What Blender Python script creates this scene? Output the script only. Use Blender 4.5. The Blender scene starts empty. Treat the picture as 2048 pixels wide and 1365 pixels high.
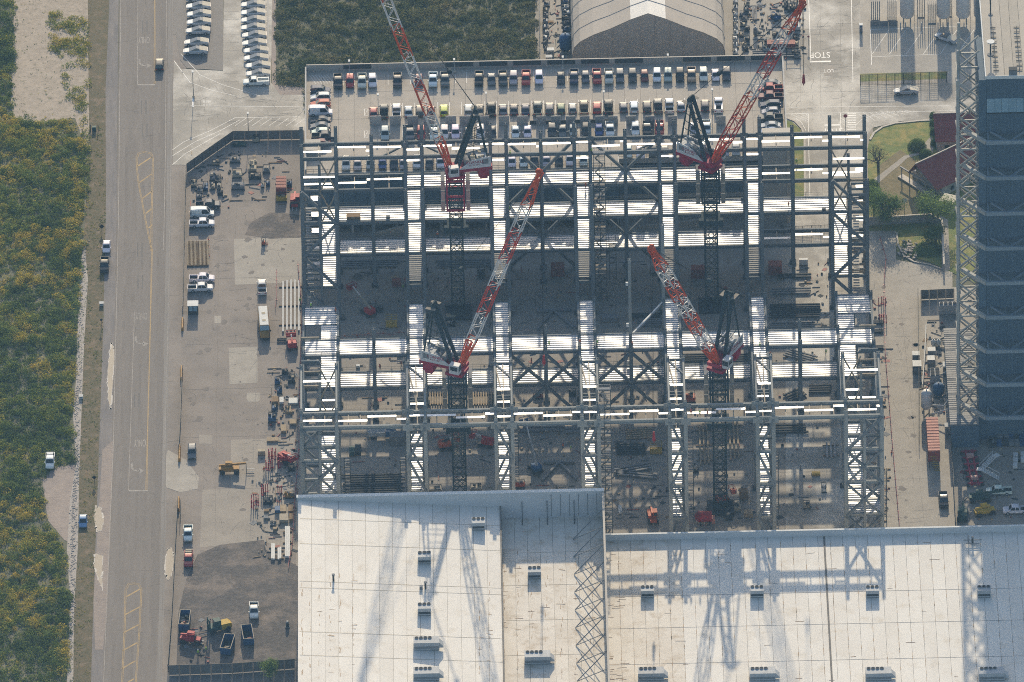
import bpy, bmesh, math, random
import numpy as np
from mathutils import Vector, Matrix, Euler
R = math.radians
rnd = random.Random(7)
SC = bpy.context.scene
COL = SC.collection

# ---------------------------------------------------------------- camera
DEP, ROLL, FPX, DIST = R(33.0), 0.022, 28000.0, 28000.0 / 8.8
_f = Vector((0, math.cos(DEP), -math.sin(DEP)))
_r0 = Vector((1, 0, 0)); _u0 = Vector((0, math.sin(DEP), math.cos(DEP)))
CR = _r0 * math.cos(ROLL) - _u0 * math.sin(ROLL)
CU = _r0 * math.sin(ROLL) + _u0 * math.cos(ROLL)
CAM = -_f * DIST
cd = bpy.data.cameras.new('camera'); cam = bpy.data.objects.new('camera', cd); COL.objects.link(cam)
cd.lens = FPX / 2048 * 36; cd.sensor_width = 36; cd.clip_start = 10; cd.clip_end = 30000
m3 = Matrix((CR, CU, -_f)).transposed()
cam.matrix_world = Matrix.Translation(CAM) @ m3.to_4x4()
SC.camera = cam

# ---------------------------------------------------------------- light
SUN_EL, SUN_AZ = R(21.0), R(1.5)
w = bpy.data.worlds.new('World'); SC.world = w; w.use_nodes = True
nt = w.node_tree; bg = nt.nodes['Background']
sky = nt.nodes.new('ShaderNodeTexSky'); sky.sky_type = 'NISHITA'; sky.sun_disc = False
sky.sun_elevation = SUN_EL; sky.sun_rotation = SUN_AZ
sky.air_density = 1.0; sky.dust_density = 1.8; sky.ozone_density = 1.0
nt.links.new(sky.outputs[0], bg.inputs[0]); bg.inputs[1].default_value = 0.15
sl = bpy.data.lights.new('sun', 'SUN'); sl.energy = 5.0; sl.angle = R(0.53); sl.color = (1.0, 0.855, 0.625)
so = bpy.data.objects.new('sun', sl); COL.objects.link(so)
so.rotation_euler = (-(math.pi / 2 - SUN_EL), 0, -SUN_AZ)
so.location = (0, 400, 300)
SC.view_settings.view_transform = 'Standard'; SC.view_settings.look = 'None'
SC.view_settings.exposure = 0.44; SC.view_settings.gamma = 1.0
SC.cycles.use_denoising = False; SC.cycles.filter_width = 1.0
SC.cycles.max_bounces = 5; SC.cycles.diffuse_bounces = 2; SC.cycles.glossy_bounces = 2
SC.cycles.transmission_bounces = 3; SC.cycles.transparent_max_bounces = 6
SC.cycles.caustics_reflective = False; SC.cycles.caustics_refractive = False
SC.cycles.sample_clamp_indirect = 4.0

# ---------------------------------------------------------------- helpers
def P(px, py, z=0.0):
    """world point seen at photo position (px, py) that lies at height z"""
    d = _f * FPX + CR * (px - 1024) - CU * (py - 682.5)
    t = (z - CAM.z) / d.z
    return CAM + d * t

PPM = 8.8
HAZE = 2.8e-5
def link(o, parent=None):
    COL.objects.link(o)
    if parent is not None: o.parent = parent
    return o

def tag(o, label=None, cat=None, group=None, kind=None):
    if label: o['label'] = label
    if cat: o['category'] = cat
    if group: o['group'] = group
    if kind: o['kind'] = kind
    return o

def thing(name, label, cat, loc, rz=0.0, group=None):
    o = bpy.data.objects.new(name, None); o.empty_display_size = 0.2
    o.location = loc; o.rotation_euler = (0, 0, rz)
    link(o); return tag(o, label, cat, group)

class MB:
    def __init__(s): s.v = []; s.f = []; s.m = []; s.cur = 0
    def add(s, vs, fs):
        n = len(s.v); s.v += [tuple(v) for v in vs]
        for f in fs: s.f.append(tuple(i + n for i in f)); s.m.append(s.cur)
        return s
    def box(s, c, size, rz=0.0, M=None):
        x, y, z = (k / 2 for k in size); c = Vector(c)
        cs, sn = math.cos(rz), math.sin(rz); vs = []
        for dx, dy, dz in ((-x,-y,-z),(x,-y,-z),(x,y,-z),(-x,y,-z),(-x,-y,z),(x,-y,z),(x,y,z),(-x,y,z)):
            p = Vector((c.x + dx*cs - dy*sn, c.y + dx*sn + dy*cs, c.z + dz))
            vs.append(M @ p if M else p)
        return s.add(vs, ((0,3,2,1),(4,5,6,7),(0,1,5,4),(1,2,6,5),(2,3,7,6),(3,0,4,7)))
    def b2(s, x0, x1, y0, y1, z0, z1):
        return s.box(((x0+x1)/2,(y0+y1)/2,(z0+z1)/2), (abs(x1-x0),abs(y1-y0),abs(z1-z0)))
    def bar(s, p, q, w, h=None):
        p, q = Vector(p), Vector(q); h = h or w; d = q - p
        if d.length < 1e-6: return s
        d.normalize(); up = Vector((0,0,1)) if abs(d.z) < 0.95 else Vector((0,1,0))
        a = d.cross(up).normalized(); b = a.cross(d).normalized()
        a *= w/2; b *= h/2
        vs = [p-a-b, p+a-b, p+a+b, p-a+b, q-a-b, q+a-b, q+a+b, q-a+b]
        return s.add(vs, ((0,1,2,3),(7,6,5,4),(0,4,5,1),(1,5,6,2),(2,6,7,3),(3,7,4,0)))
    def tube(s, p, q, r, n=8, r2=None, caps=True):
        p, q = Vector(p), Vector(q); d = q - p; r2 = r if r2 is None else r2
        if d.length < 1e-6: return s
        d.normalize(); up = Vector((0,0,1)) if abs(d.z) < 0.95 else Vector((0,1,0))
        a = d.cross(up).normalized(); b = a.cross(d).normalized(); vs = []
        for k in range(n):
            t = 2*math.pi*k/n; e = a*math.cos(t) + b*math.sin(t)
            vs.append(p + e*r); vs.append(q + e*r2)
        fs = [(2*k, 2*k+1, (2*k+3) % (2*n), (2*k+2) % (2*n)) for k in range(n)]
        if caps:
            fs.append(tuple(range(0, 2*n, 2))); fs.append(tuple(range(2*n-1, 0, -2)))
        return s.add(vs, fs)
    def path(s, pts, r, n=6):
        for a, b in zip(pts, pts[1:]): s.tube(a, b, r, n)
        return s
    def prism(s, pts, z0, z1):
        n = len(pts); vs = [(p[0], p[1], z0) for p in pts] + [(p[0], p[1], z1) for p in pts]
        fs = [tuple(range(n-1, -1, -1)), tuple(range(n, 2*n))]
        fs += [(i, (i+1) % n, (i+1) % n + n, i + n) for i in range(n)]
        return s.add(vs, fs)
    def side(s, prof, y0, y1):
        """profile in x-z extruded across y"""
        n = len(prof); vs = [(p[0], y0, p[1]) for p in prof] + [(p[0], y1, p[1]) for p in prof]
        fs = [tuple(range(n)), tuple(range(2*n-1, n-1, -1))]
        fs += [((i+1) % n, i, i+n, (i+1) % n + n) for i in range(n)]
        return s.add(vs, fs)
    def loft(s, rings, caps=True):
        n = len(rings[0]); vs = [p for r in rings for p in r]; fs = []
        for k in range(len(rings)-1):
            for i in range(n):
                j = (i+1) % n; fs.append((k*n+i, k*n+j, (k+1)*n+j, (k+1)*n+i))
        if caps: fs.append(tuple(range(n-1, -1, -1))); fs.append(tuple(range((len(rings)-1)*n, len(rings)*n)))
        return s.add(vs, fs)
    def mesh(s, name, mats=None, smooth=False):
        me = bpy.data.meshes.new(name); me.from_pydata(s.v, [], s.f)
        for mt in (mats if isinstance(mats, (list, tuple)) else [mats]):
            if mt is not None: me.materials.append(mt)
        if any(s.m): me.polygons.foreach_set('material_index', s.m)
        bm = bmesh.new(); bm.from_mesh(me); bmesh.ops.recalc_face_normals(bm, faces=bm.faces); bm.to_mesh(me); bm.free()
        if smooth: me.polygons.foreach_set('use_smooth', [True]*len(me.polygons))
        me.update(); return me
    def build(s, name, mat=None, parent=None, local=False, smooth=False, **kw):
        if parent is not None and not local:
            L = Vector(parent.location)
            if parent.parent is not None: L = L + Vector(parent.parent.location)
            s.v = [(v[0]-L.x, v[1]-L.y, v[2]-L.z) for v in s.v]
        o = bpy.data.objects.new(name, s.mesh(name, mat, smooth)); link(o, parent)
        return tag(o, **kw) if kw else o

def inst(name, me, parent, M=None, color=None):
    o = bpy.data.objects.new(name, me); link(o, parent)
    if M is not None: o.matrix_local = M
    if color is not None: o.color = (*color, 1)
    return o

def copy_tree(o, parent=None):
    c = o.copy(); COL.objects.link(c); c.parent = parent
    for ch in list(o.children): copy_tree(ch, c)
    return c

_unit = {}
def unit_bar(mat, shape='box'):
    """shared mesh, 1 m long on z, 1 x 1 section (box or wide-flange profile)"""
    k = (mat.name, shape)
    if k not in _unit:
        b = MB()
        if shape == 'box': b.box((0,0,.5), (1,1,1))
        else:
            for y in (-.45, .45): b.box((0, y, .5), (1, .1, 1))
            b.box((0, 0, .5), (.14, .8, 1))
        _unit[k] = b.mesh('bar_' + shape, mat)
    return _unit[k]

def beam(name, p, q, w, h, mat, parent, shape='box'):
    p, q = Vector(p), Vector(q); d = q - p; L = d.length; d = d / L
    up = Vector((0,0,1)) if abs(d.z) < 0.95 else Vector((0,1,0))
    a = d.cross(up).normalized(); b = a.cross(d).normalized()
    M = Matrix((a*w, b*h, d*L)).transposed().to_4x4()
    M.translation = p - Vector(parent.location)
    return inst(name, unit_bar(mat, shape), parent, M)

# ---------------------------------------------------------------- materials
def M_(name, c1, c2=None, scale=0.4, rough=0.75, metal=0.0, bump=0.0, bscale=None, lo=0.35, hi=0.65,
       stretch=None, detail=8, c3=None, s3=None, lo3=.62, hi3=.72, spec=0.4, coat=0.0, jit=(.93,1.05)):
    mt = bpy.data.materials.new(name); mt.use_nodes = True; n = mt.node_tree.nodes; L = mt.node_tree.links
    b = n['Principled BSDF']; b.inputs['Roughness'].default_value = rough; b.inputs['Metallic'].default_value = metal
    b.inputs['Specular IOR Level'].default_value = spec
    if coat: b.inputs['Coat Weight'].default_value = coat; b.inputs['Coat Roughness'].default_value = 0.08
    c2 = c2 or tuple(k * 0.86 for k in c1)
    tc = n.new('ShaderNodeTexCoord'); mp = n.new('ShaderNodeMapping'); L.new(tc.outputs['Object'], mp.inputs[0])
    if stretch: mp.inputs['Scale'].default_value = stretch
    oi = n.new('ShaderNodeObjectInfo'); mu = n.new('ShaderNodeMath'); mu.operation = 'MULTIPLY'; mu.inputs[1].default_value = 57
    L.new(oi.outputs['Random'], mu.inputs[0])
    cx = n.new('ShaderNodeCombineXYZ'); L.new(mu.outputs[0], cx.inputs[2]); L.new(cx.outputs[0], mp.inputs['Location'])
    nz = n.new('ShaderNodeTexNoise'); nz.inputs['Scale'].default_value = scale; nz.inputs['Detail'].default_value = detail
    nz.inputs['Roughness'].default_value = 0.65; L.new(mp.outputs[0], nz.inputs['Vector'])
    rp = n.new('ShaderNodeMapRange'); rp.inputs[1].default_value = lo; rp.inputs[2].default_value = hi
    L.new(nz.outputs[0], rp.inputs[0])
    mx = n.new('ShaderNodeMix'); mx.data_type = 'RGBA'; mx.inputs[6].default_value = (*c1, 1); mx.inputs[7].default_value = (*c2, 1)
    L.new(rp.outputs[0], mx.inputs[0]); out = mx.outputs[2]
    if c3:
        n3 = n.new('ShaderNodeTexNoise'); n3.inputs['Scale'].default_value = s3 or scale*.3; n3.inputs['Detail'].default_value = 10
        n3.inputs['Roughness'].default_value = 0.7
        L.new(tc.outputs['Object'], n3.inputs['Vector'])
        r3 = n.new('ShaderNodeMapRange'); r3.inputs[1].default_value = lo3; r3.inputs[2].default_value = hi3; L.new(n3.outputs[0], r3.inputs[0])
        m2 = n.new('ShaderNodeMix'); m2.data_type = 'RGBA'; m2.inputs[7].default_value = (*c3, 1)
        L.new(r3.outputs[0], m2.inputs[0]); L.new(out, m2.inputs[6]); out = m2.outputs[2]
    jr = n.new('ShaderNodeMapRange'); jr.inputs[3].default_value, jr.inputs[4].default_value = jit; L.new(oi.outputs['Random'], jr.inputs[0])
    jm = n.new('ShaderNodeMix'); jm.data_type = 'RGBA'; jm.blend_type = 'MULTIPLY'; jm.inputs[0].default_value = 1; L.new(out, jm.inputs[6]); L.new(jr.outputs[0], jm.inputs[7]); out = jm.outputs[2]
    L.new(out, b.inputs['Base Color'])
    if bump:
        bp = n.new('ShaderNodeBump'); bp.inputs['Strength'].default_value = bump; bp.inputs['Distance'].default_value = 0.1
        nb = n.new('ShaderNodeTexNoise'); nb.inputs['Scale'].default_value = bscale or scale*4; nb.inputs['Detail'].default_value = 6
        L.new(tc.outputs['Object'], nb.inputs['Vector']); L.new(nb.outputs[0], bp.inputs['Height']); L.new(bp.outputs[0], b.inputs['Normal'])
    return mt

def M_paint(name, rough=0.6, coat=0.6, metal=0.0):
    """car paint whose colour is the object's own colour"""
    mt = bpy.data.materials.new(name); mt.use_nodes = True; n = mt.node_tree.nodes; L = mt.node_tree.links
    b = n['Principled BSDF']; oi = n.new('ShaderNodeObjectInfo'); nz = n.new('ShaderNodeTexNoise'); nz.inputs['Scale'].default_value = 1.5
    tc = n.new('ShaderNodeTexCoord'); L.new(tc.outputs['Object'], nz.inputs['Vector'])
    rp = n.new('ShaderNodeMapRange'); rp.inputs[3].default_value = .82; rp.inputs[4].default_value = 1.05; L.new(nz.outputs[0], rp.inputs[0])
    mx = n.new('ShaderNodeMix'); mx.data_type = 'RGBA'; mx.blend_type = 'MULTIPLY'; mx.inputs[0].default_value = 1
    L.new(oi.outputs['Color'], mx.inputs[6]); L.new(rp.outputs[0], mx.inputs[7]); L.new(mx.outputs[2], b.inputs['Base Color'])
    b.inputs['Roughness'].default_value = rough; b.inputs['Metallic'].default_value = metal
    b.inputs['Coat Weight'].default_value = coat; b.inputs['Coat Roughness'].default_value = 0.03; b.inputs['Specular IOR Level'].default_value = .1
    return mt

def M_leaf(name, cols, trans=0.3):
    """leaf stuff: colour read from the per-face attribute 'tone'"""
    mt = bpy.data.materials.new(name); mt.use_nodes = True; n = mt.node_tree.nodes; L = mt.node_tree.links
    for k in list(n):
        if k.type != 'OUTPUT_MATERIAL': n.remove(k)
    at = n.new('ShaderNodeAttribute'); at.attribute_name = 'tone'; cr = n.new('ShaderNodeValToRGB')
    e = cr.color_ramp.elements; e[0].color = (*cols[0], 1); e[1].color = (*cols[-1], 1)
    for i, c in enumerate(cols[1:-1]):
        x = e.new((i+1)/(len(cols)-1)); x.color = (*c, 1)
    L.new(at.outputs['Fac'], cr.inputs[0])
    d = n.new('ShaderNodeBsdfDiffuse'); t = n.new('ShaderNodeBsdfTranslucent'); mx = n.new('ShaderNodeMixShader'); mx.inputs[0].default_value = trans
    L.new(cr.outputs[0], d.inputs[0]); L.new(cr.outputs[0], t.inputs[0]); L.new(d.outputs[0], mx.inputs[1]); L.new(t.outputs[0], mx.inputs[2])
    L.new(mx.outputs[0], [k for k in n if k.type == 'OUTPUT_MATERIAL'][0].inputs[0])
    return mt

MT = {}
def mk(key, *a, **k): MT[key] = M_(key, *a, **k)
mk('soil', (.13,.12,.07), (.09,.09,.05), scale=.9, bump=.5, c3=(.30,.25,.18), s3=.12, lo3=.58, hi3=.68, rough=.95)
mk('sand', (.37,.305,.235), (.28,.23,.175), scale=.6, bump=.4, rough=.95, c3=(.17,.145,.10), s3=.8, lo3=.54, hi3=.66)
mk('verge', (.125,.092,.045), (.075,.07,.03), scale=1.2, bump=.8, rough=.95, c3=(.20,.14,.085), s3=.35, lo3=.5, hi3=.66)
mk('asphalt', (.205,.176,.152), (.165,.143,.125), scale=.25, rough=.9, stretch=(3,.12,1), c3=(.24,.205,.175), s3=.12, lo3=.45, hi3=.7, spec=.2)
mk('shoulder', (.115,.105,.105), (.19,.165,.15), scale=.35, rough=.9, stretch=(2,.3,1), bump=.2)
mk('mud', (.27,.215,.18), (.20,.16,.14), scale=.4, rough=.85, bump=.4, c3=(.36,.31,.27), s3=.5)
mk('puddle', (.15,.115,.085), (.12,.092,.07), scale=.4, rough=.55, spec=.15)
mk('salt', (.62,.57,.50), (.45,.40,.34), scale=2, rough=.9)
mk('concrete', (.325,.285,.238), (.255,.225,.19), scale=.12, rough=.85, c3=(.19,.168,.145), s3=.35, lo3=.56, hi3=.75, spec=.2)
mk('concrete_light', (.36,.325,.275), (.27,.245,.208), scale=.15, rough=.85, c3=(.56,.52,.455), s3=.045, lo3=.47, hi3=.60, spec=.2)
mk('concrete_pale', (.36,.325,.275), (.30,.27,.23), scale=.3, rough=.85, c3=(.24,.215,.185), s3=.8, lo3=.58, hi3=.72, spec=.2)
mk('yard', (.275,.235,.20), (.215,.185,.16), scale=.12, rough=.9, c3=(.15,.13,.115), s3=.22, lo3=.55, hi3=.76, spec=.2)
mk('yard_dark', (.135,.12,.11), (.08,.073,.069), scale=1.2, rough=.95, bump=.8, c3=(.24,.195,.16), s3=.14, lo3=.47, hi3=.68, spec=.15)
mk('lot', (.175,.155,.14), (.145,.13,.118), scale=.5, rough=.85)
mk('deck_concrete', (.40,.35,.29), (.34,.30,.25), scale=.2, rough=.85, c3=(.25,.22,.185), s3=.5, lo3=.58, hi3=.74, spec=.2)
mk('precast', (.36,.345,.325), (.31,.30,.285), scale=.3, rough=.8)
mk('precast_tan', (.42,.375,.32), (.38,.34,.29), scale=.3, rough=.8)
mk('line_white', (.74,.72,.68), (.5,.47,.43), scale=1.2, rough=.7, lo=.4, hi=.75)
mk('line_faint', (.36,.325,.285), (.24,.215,.19), scale=1.0, rough=.85, lo=.38, hi=.62, spec=.2)
mk('line_yellow', (.42,.29,.13), (.28,.21,.13), scale=1.0, rough=.85, lo=.4, hi=.65, spec=.2)
mk('grass', (.16,.19,.045), (.10,.13,.03), scale=.9, bump=.6, rough=.95, c3=(.28,.225,.065), s3=.3, lo3=.46, hi3=.62)
mk('grass_dry', (.20,.155,.075), (.13,.11,.05), scale=.8, bump=.5, rough=.95, c3=(.09,.115,.035), s3=.35)
mk('roof_white', (.69,.65,.585), (.61,.565,.50), scale=.10, rough=.75, c3=(.45,.37,.27), s3=.22, lo3=.54, hi3=.85, stretch=(1,.5,1), spec=.2, jit=(.985,1.01))
mk('roof_white_dirty', (.66,.605,.525), (.56,.50,.42), scale=.10, rough=.75, c3=(.36,.27,.175), s3=.35, lo3=.50, hi3=.78, spec=.2, jit=(.985,1.01))
mk('seam', (.20,.18,.16), (.10,.09,.08), scale=1.5, rough=.9)
mk('rust_stain', (.30,.18,.09), (.42,.31,.2), scale=1.5, rough=.9)
mk('parapet', (.55,.55,.55), (.49,.49,.49), scale=.2, rough=.7, spec=.2)
mk('steel_grey', (.165,.182,.19), (.125,.14,.15), scale=.5, rough=.8, metal=.0, spec=.15)
mk('steel_light', (.28,.285,.27), (.22,.228,.22), scale=.5, rough=.8, metal=.0, spec=.15)
mk('steel_tan', (.33,.275,.20), (.25,.21,.16), scale=.8, rough=.75, spec=.2)
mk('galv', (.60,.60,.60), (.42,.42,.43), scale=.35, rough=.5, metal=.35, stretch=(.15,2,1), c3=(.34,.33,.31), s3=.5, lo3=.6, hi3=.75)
mk('galv_dull_and_shaded', (.34,.33,.32), (.27,.265,.26), scale=.6, rough=.75, metal=.0, spec=.2)  # dull metal; its darker tone also serves as painted-in shade on decking
mk('plank', (.78,.78,.78), (.66,.66,.67), scale=.8, rough=.5, metal=.35)
mk('rail', (0.09, 0.1, 0.1), (0.06, 0.07, 0.07), scale=1, rough=.85, spec=.12)
mk('black', (0.018, 0.019, 0.022), (0.03, 0.03, 0.032), scale=1, rough=.85, spec=.12)
mk('rubber', (.02,.02,.021), (.035,.034,.033), scale=3, rough=.85)
mk('crane_dark', (0.03, 0.048, 0.056), (0.022, 0.034, 0.04), scale=1, rough=.85, spec=.12)
mk('crane_red', (.36,.012,.045), (.27,.01,.035), scale=1, rough=.7, spec=.2)
mk('crane_orange', (.60,.085,.015), (.45,.06,.012), scale=1, rough=.7, spec=.2)
mk('crane_red_boom', (.50,.045,.02), (.38,.035,.018), scale=1, rough=.7, spec=.2)
mk('crane_white', (.56,.55,.54), (.48,.47,.46), scale=1, rough=.6, spec=.3)
mk('pinkish', (.52,.30,.25), (.42,.25,.21), scale=1, rough=.7, spec=.2)
mk('walkway_tan', (.26,.225,.18), (.19,.165,.135), scale=2, rough=.85, spec=.15)
mk('glass', (.025,.035,.045), (.018,.026,.035), scale=1, rough=.05, spec=.45)
mk('glass_blue', (.22,.34,.42), (.17,.28,.35), scale=.3, rough=.2, spec=.6)
mk('tent', (.42,.37,.315), (.385,.34,.29), scale=.15, rough=.85, spec=.15, jit=(.99,1.01))
mk('tent_front', (.36,.325,.29), (.32,.29,.26), scale=.2, rough=.85, spec=.15)
mk('tent_ridge', (.62,.60,.56), (.55,.53,.5), scale=.2, rough=.6)
mk('bay_panel', (.085,.13,.175), (.068,.108,.148), scale=.15, rough=.8, stretch=(1,1,.1), spec=.2)
mk('bay_roof', (.37,.33,.275), (.32,.29,.245), scale=.3, rough=.8, spec=.2)
mk('bay_steel', (.40,.385,.345), (.33,.32,.29), scale=.5, rough=.7, spec=.2)
mk('bay_steel_blue', (.24,.285,.315), (.20,.24,.27), scale=.5, rough=.8, spec=.15)
mk('tile_red', (.26,.072,.06), (.17,.05,.045), scale=2.5, rough=.9, lo=.4, hi=.62, bump=.3, spec=.15)
mk('stucco', (.40,.385,.36), (.34,.33,.31), scale=.5, rough=.9, spec=.15)
mk('wood', (.26,.17,.09), (.18,.12,.065), scale=1.5, rough=.85, stretch=(.3,4,1), spec=.15)
mk('wood_pale', (.40,.31,.20), (.30,.23,.15), scale=1.5, rough=.85, spec=.15)
mk('plywood', (.38,.325,.25), (.30,.26,.20), scale=.7, rough=.8, spec=.15)
mk('container_red', (.26,.06,.045), (.18,.045,.035), scale=1.0, rough=.7, spec=.2, stretch=(1,1,.3))
mk('container_salmon', (.46,.20,.15), (.36,.15,.11), scale=1.2, rough=.7, spec=.2, c3=(.25,.10,.07), s3=1)
mk('machine_red', (.40,.018,.022), (.28,.015,.02), scale=1, rough=.65, spec=.2)
mk('machine_orange', (.48,.085,.02), (.36,.065,.02), scale=1, rough=.65, spec=.2)
mk('machine_yellow', (.50,.33,.03), (.36,.23,.025), scale=1, rough=.7, spec=.2)
mk('machine_tan', (.36,.19,.035), (.26,.13,.03), scale=1, rough=.7, spec=.2)
mk('machine_blue', (.03,.10,.22), (.025,.07,.16), scale=1, rough=.7, spec=.2)
mk('machine_green', (.04,.09,.075), (.03,.06,.055), scale=1, rough=.7, spec=.2)
mk('grey_metal', (0.22, 0.222, 0.225), (0.17, 0.173, 0.178), scale=1, rough=.85, spec=.12)
mk('dark_metal', (0.058, 0.062, 0.066), (0.042, 0.046, 0.05), scale=1, rough=.85, spec=.12)
mk('pale_metal', (.42,.425,.425), (.34,.345,.35), scale=.8, rough=.7, metal=.0, spec=.2)
mk('white_paint', (.62,.62,.60), (.54,.54,.52), scale=.8, rough=.75, spec=.2)
mk('cream', (.42,.36,.26), (.33,.28,.20), scale=.8, rough=.8, spec=.2)
mk('cable_red', (.26,.02,.035), (.2,.02,.03), scale=2, rough=.6)
mk('barrier_orange', (.62,.15,.04), (.5,.11,.03), scale=2, rough=.6)
mk('mesh_panel', (.17,.155,.145), (.125,.115,.11), scale=1.0, rough=.85)
mk('fence_dark', (.035,.04,.045), (.025,.028,.032), scale=1, rough=.7)
mk('rock', (.40,.35,.30), (.28,.25,.22), scale=1.5, rough=.95, bump=.6)
mk('bark', (.10,.08,.065), (.06,.05,.04), scale=4, rough=.95)
mk('skin', (.42,.25,.17), (.36,.21,.14), scale=5, rough=.6)
mk('denim', (.05,.06,.09), (.035,.04,.06), scale=5, rough=.85)
mk('vest_lime', (.35,.62,.06), (.28,.50,.05), scale=5, rough=.7)
mk('vest_orange', (.66,.14,.03), (.52,.10,.02), scale=5, rough=.7)
mk('tank_white', (.62,.61,.60), (.55,.54,.53), scale=.4, rough=.4)
mk('tail_red', (.4,.01,.01), (.3,.01,.01), scale=5, rough=.3)
mk('lamp_clear', (.75,.75,.72), (.65,.65,.62), scale=5, rough=.2)
mk('bed_tan', (.55,.49,.39), (.48,.43,.34), scale=1, rough=.8, spec=.15)
mk('stainless', (.52,.525,.53), (.45,.455,.465), scale=.6, rough=.6, metal=.15, spec=.25)
MT['paint'] = M_paint('paint')
MT['leaf'] = M_leaf('leaf', [(.075,.105,.042),(.11,.15,.045),(.15,.20,.05),(.23,.26,.055),(.40,.34,.06),(.48,.36,.07)], .4)
mk('track', (.175,.152,.132), (.20,.174,.152), scale=.5, rough=.9, stretch=(2,.1,1), spec=.2)
mk('gutter', (.25,.225,.20), (.20,.18,.16), scale=.4, rough=.9, stretch=(2,.1,1), spec=.2)
mk('tar', (.07,.064,.06), (.10,.09,.085), scale=1, rough=.9)
mk('glass_grey', (.13,.14,.15), (.10,.11,.12), scale=1, rough=.15, spec=.5)
mk('skid', (.10,.09,.085), (.13,.12,.11), scale=1, rough=.9)
MT['leaf_dark'] = M_leaf('leaf_dark', [(.068,.090,.046),(.098,.122,.054),(.135,.15,.066),(.18,.175,.08),(.24,.20,.10)], .35)
MT['leaf_tree'] = M_leaf('leaf_tree', [(.065,.10,.035),(.095,.15,.045),(.14,.21,.06),(.21,.27,.085)], .4)
MT['twig'] = M_leaf('twig', [(.10,.085,.06),(.14,.12,.08),(.12,.13,.06)], .1)
# ================================================================ setting: ground, roads, markings
def sheet(name, pts, mat, z=0.0, parent=None, label=None, kind='structure'):
    b = MB(); vs = [P(x, y, z) for x, y in pts]; b.add(vs, [tuple(range(len(vs)))])
    o = b.build(name, MT[mat], parent)
    if parent is None: tag(o, label, None, None, kind)
    if o.data.polygons[0].normal.z < 0: o.data.flip_normals()
    return o
def stripe(pts, wd, b, z):
    q = [P(x, y, z) for x, y in pts]
    for a, c in zip(q, q[1:]):
        d = (c - a).normalized(); s = Vector((-d.y, d.x, 0)) * wd / 2
        b.add([a - s, a + s, c + s, c - s], [(0, 1, 2, 3)])
def mark(name, pts, wd, mat, parent, z):
    b = MB(); stripe(pts, wd, b, z)
    return b.build(name, MT[mat], parent)
def text_mesh(body, mat, ext=0.0):
    cu = bpy.data.curves.new('lettering', 'FONT'); cu.body = body; cu.size = 1; cu.align_x = 'CENTER'; cu.align_y = 'CENTER'; cu.extrude = ext
    o = bpy.data.objects.new('lettering', cu); COL.objects.link(o)
    dg = bpy.context.evaluated_depsgraph_get(); me = bpy.data.meshes.new_from_object(o.evaluated_get(dg))
    bpy.data.objects.remove(o); me.materials.clear(); me.materials.append(MT[mat]); return me

g = MB(); S = 3500; g.add([(-S,-S,-.02),(S,-S,-.02),(S,S,-.02),(-S,S,-.02)], [(0,1,2,3)])
tag(g.build('ground', MT['soil']), kind='structure')

road = sheet('road', [(238,-60),(239,0),(233,430),(224,880),(210,1220),(202,1430),(320,1430),(327,1220),(334,880),(341,420),(345,260),(346,-60)], 'asphalt', .03)
sheet('road_shoulder', [(220,-60),(219,0),(211,180),(212,400),(207,640),(198,900),(187,1200),(180,1430),(202,1430),(210,1220),(224,880),(233,430),(238,-60)], 'shoulder', .02)
sheet('roadside_strip', [(346,-60),(345,260),(341,420),(334,880),(327,1220),(320,1430),(338,1430),(345,1200),(352,1100),(358,900),(364,600),(372,330),(372,-60)], 'yard', .02)
sheet('grass_verge', [(175,-60),(178,250),(168,480),(160,700),(160,900),(152,1100),(144,1260),(138,1430),(180,1430),(187,1200),(198,900),(207,640),(212,400),(211,180),(220,-60)], 'verge', .01)
sheet('dirt_track', [(168,480),(158,560),(152,760),(146,830),(152,930),(140,1000),(134,1100),(140,1200),(132,1430),(146,1430),(148,1220),(156,1090),(158,960),(164,800),(168,690),(176,560)], 'rock', .014)
sheet('sandy_clearing', [(28,-60),(26,120),(22,200),(26,235),(70,245),(110,240),(150,236),(172,300),(168,420),(182,420),(186,250),(205,180),(212,40),(214,-60)], 'sand', .006)
sheet('sandy_pullout', [(85,960),(110,935),(150,930),(158,960),(150,1090),(128,1080),(95,1040)], 'mud', .008)
sheet('muddy_edge', [(205,900),(228,880),(214,1220),(206,1300),(190,1300),(187,1200)], 'mud', .036)
for k, pts in enumerate([[(223,685),(229,700),(226,760),(222,820),(216,800),(215,740)],
                         [(190,1010),(200,1015),(208,1040),(204,1060),(194,1065),(188,1040)],
                         [(190,1108),(206,1112),(204,1150),(206,1180),(196,1160),(187,1130)],
                         [(334,1098),(344,1096),(348,1120),(344,1150),(334,1162),(330,1140)]]):
    p = sheet('puddle', pts, 'puddle', .046)
    q = list(pts) + [pts[0]]; jit = []
    for a, c in zip(q, q[1:]):
        for t in range(8): t /= 8; jit.append((a[0]+(c[0]-a[0])*t+rnd.gauss(0,1.0), a[1]+(c[1]-a[1])*t+rnd.gauss(0,1.6)))
    jit.append(jit[0])
    for i in range(0, len(jit)-2, 2):
        if rnd.random() < .8: mark('salt_crust', jit[i:i+3], rnd.choice([.08,.14,.22,.4]), 'salt', p, .052)

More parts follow.
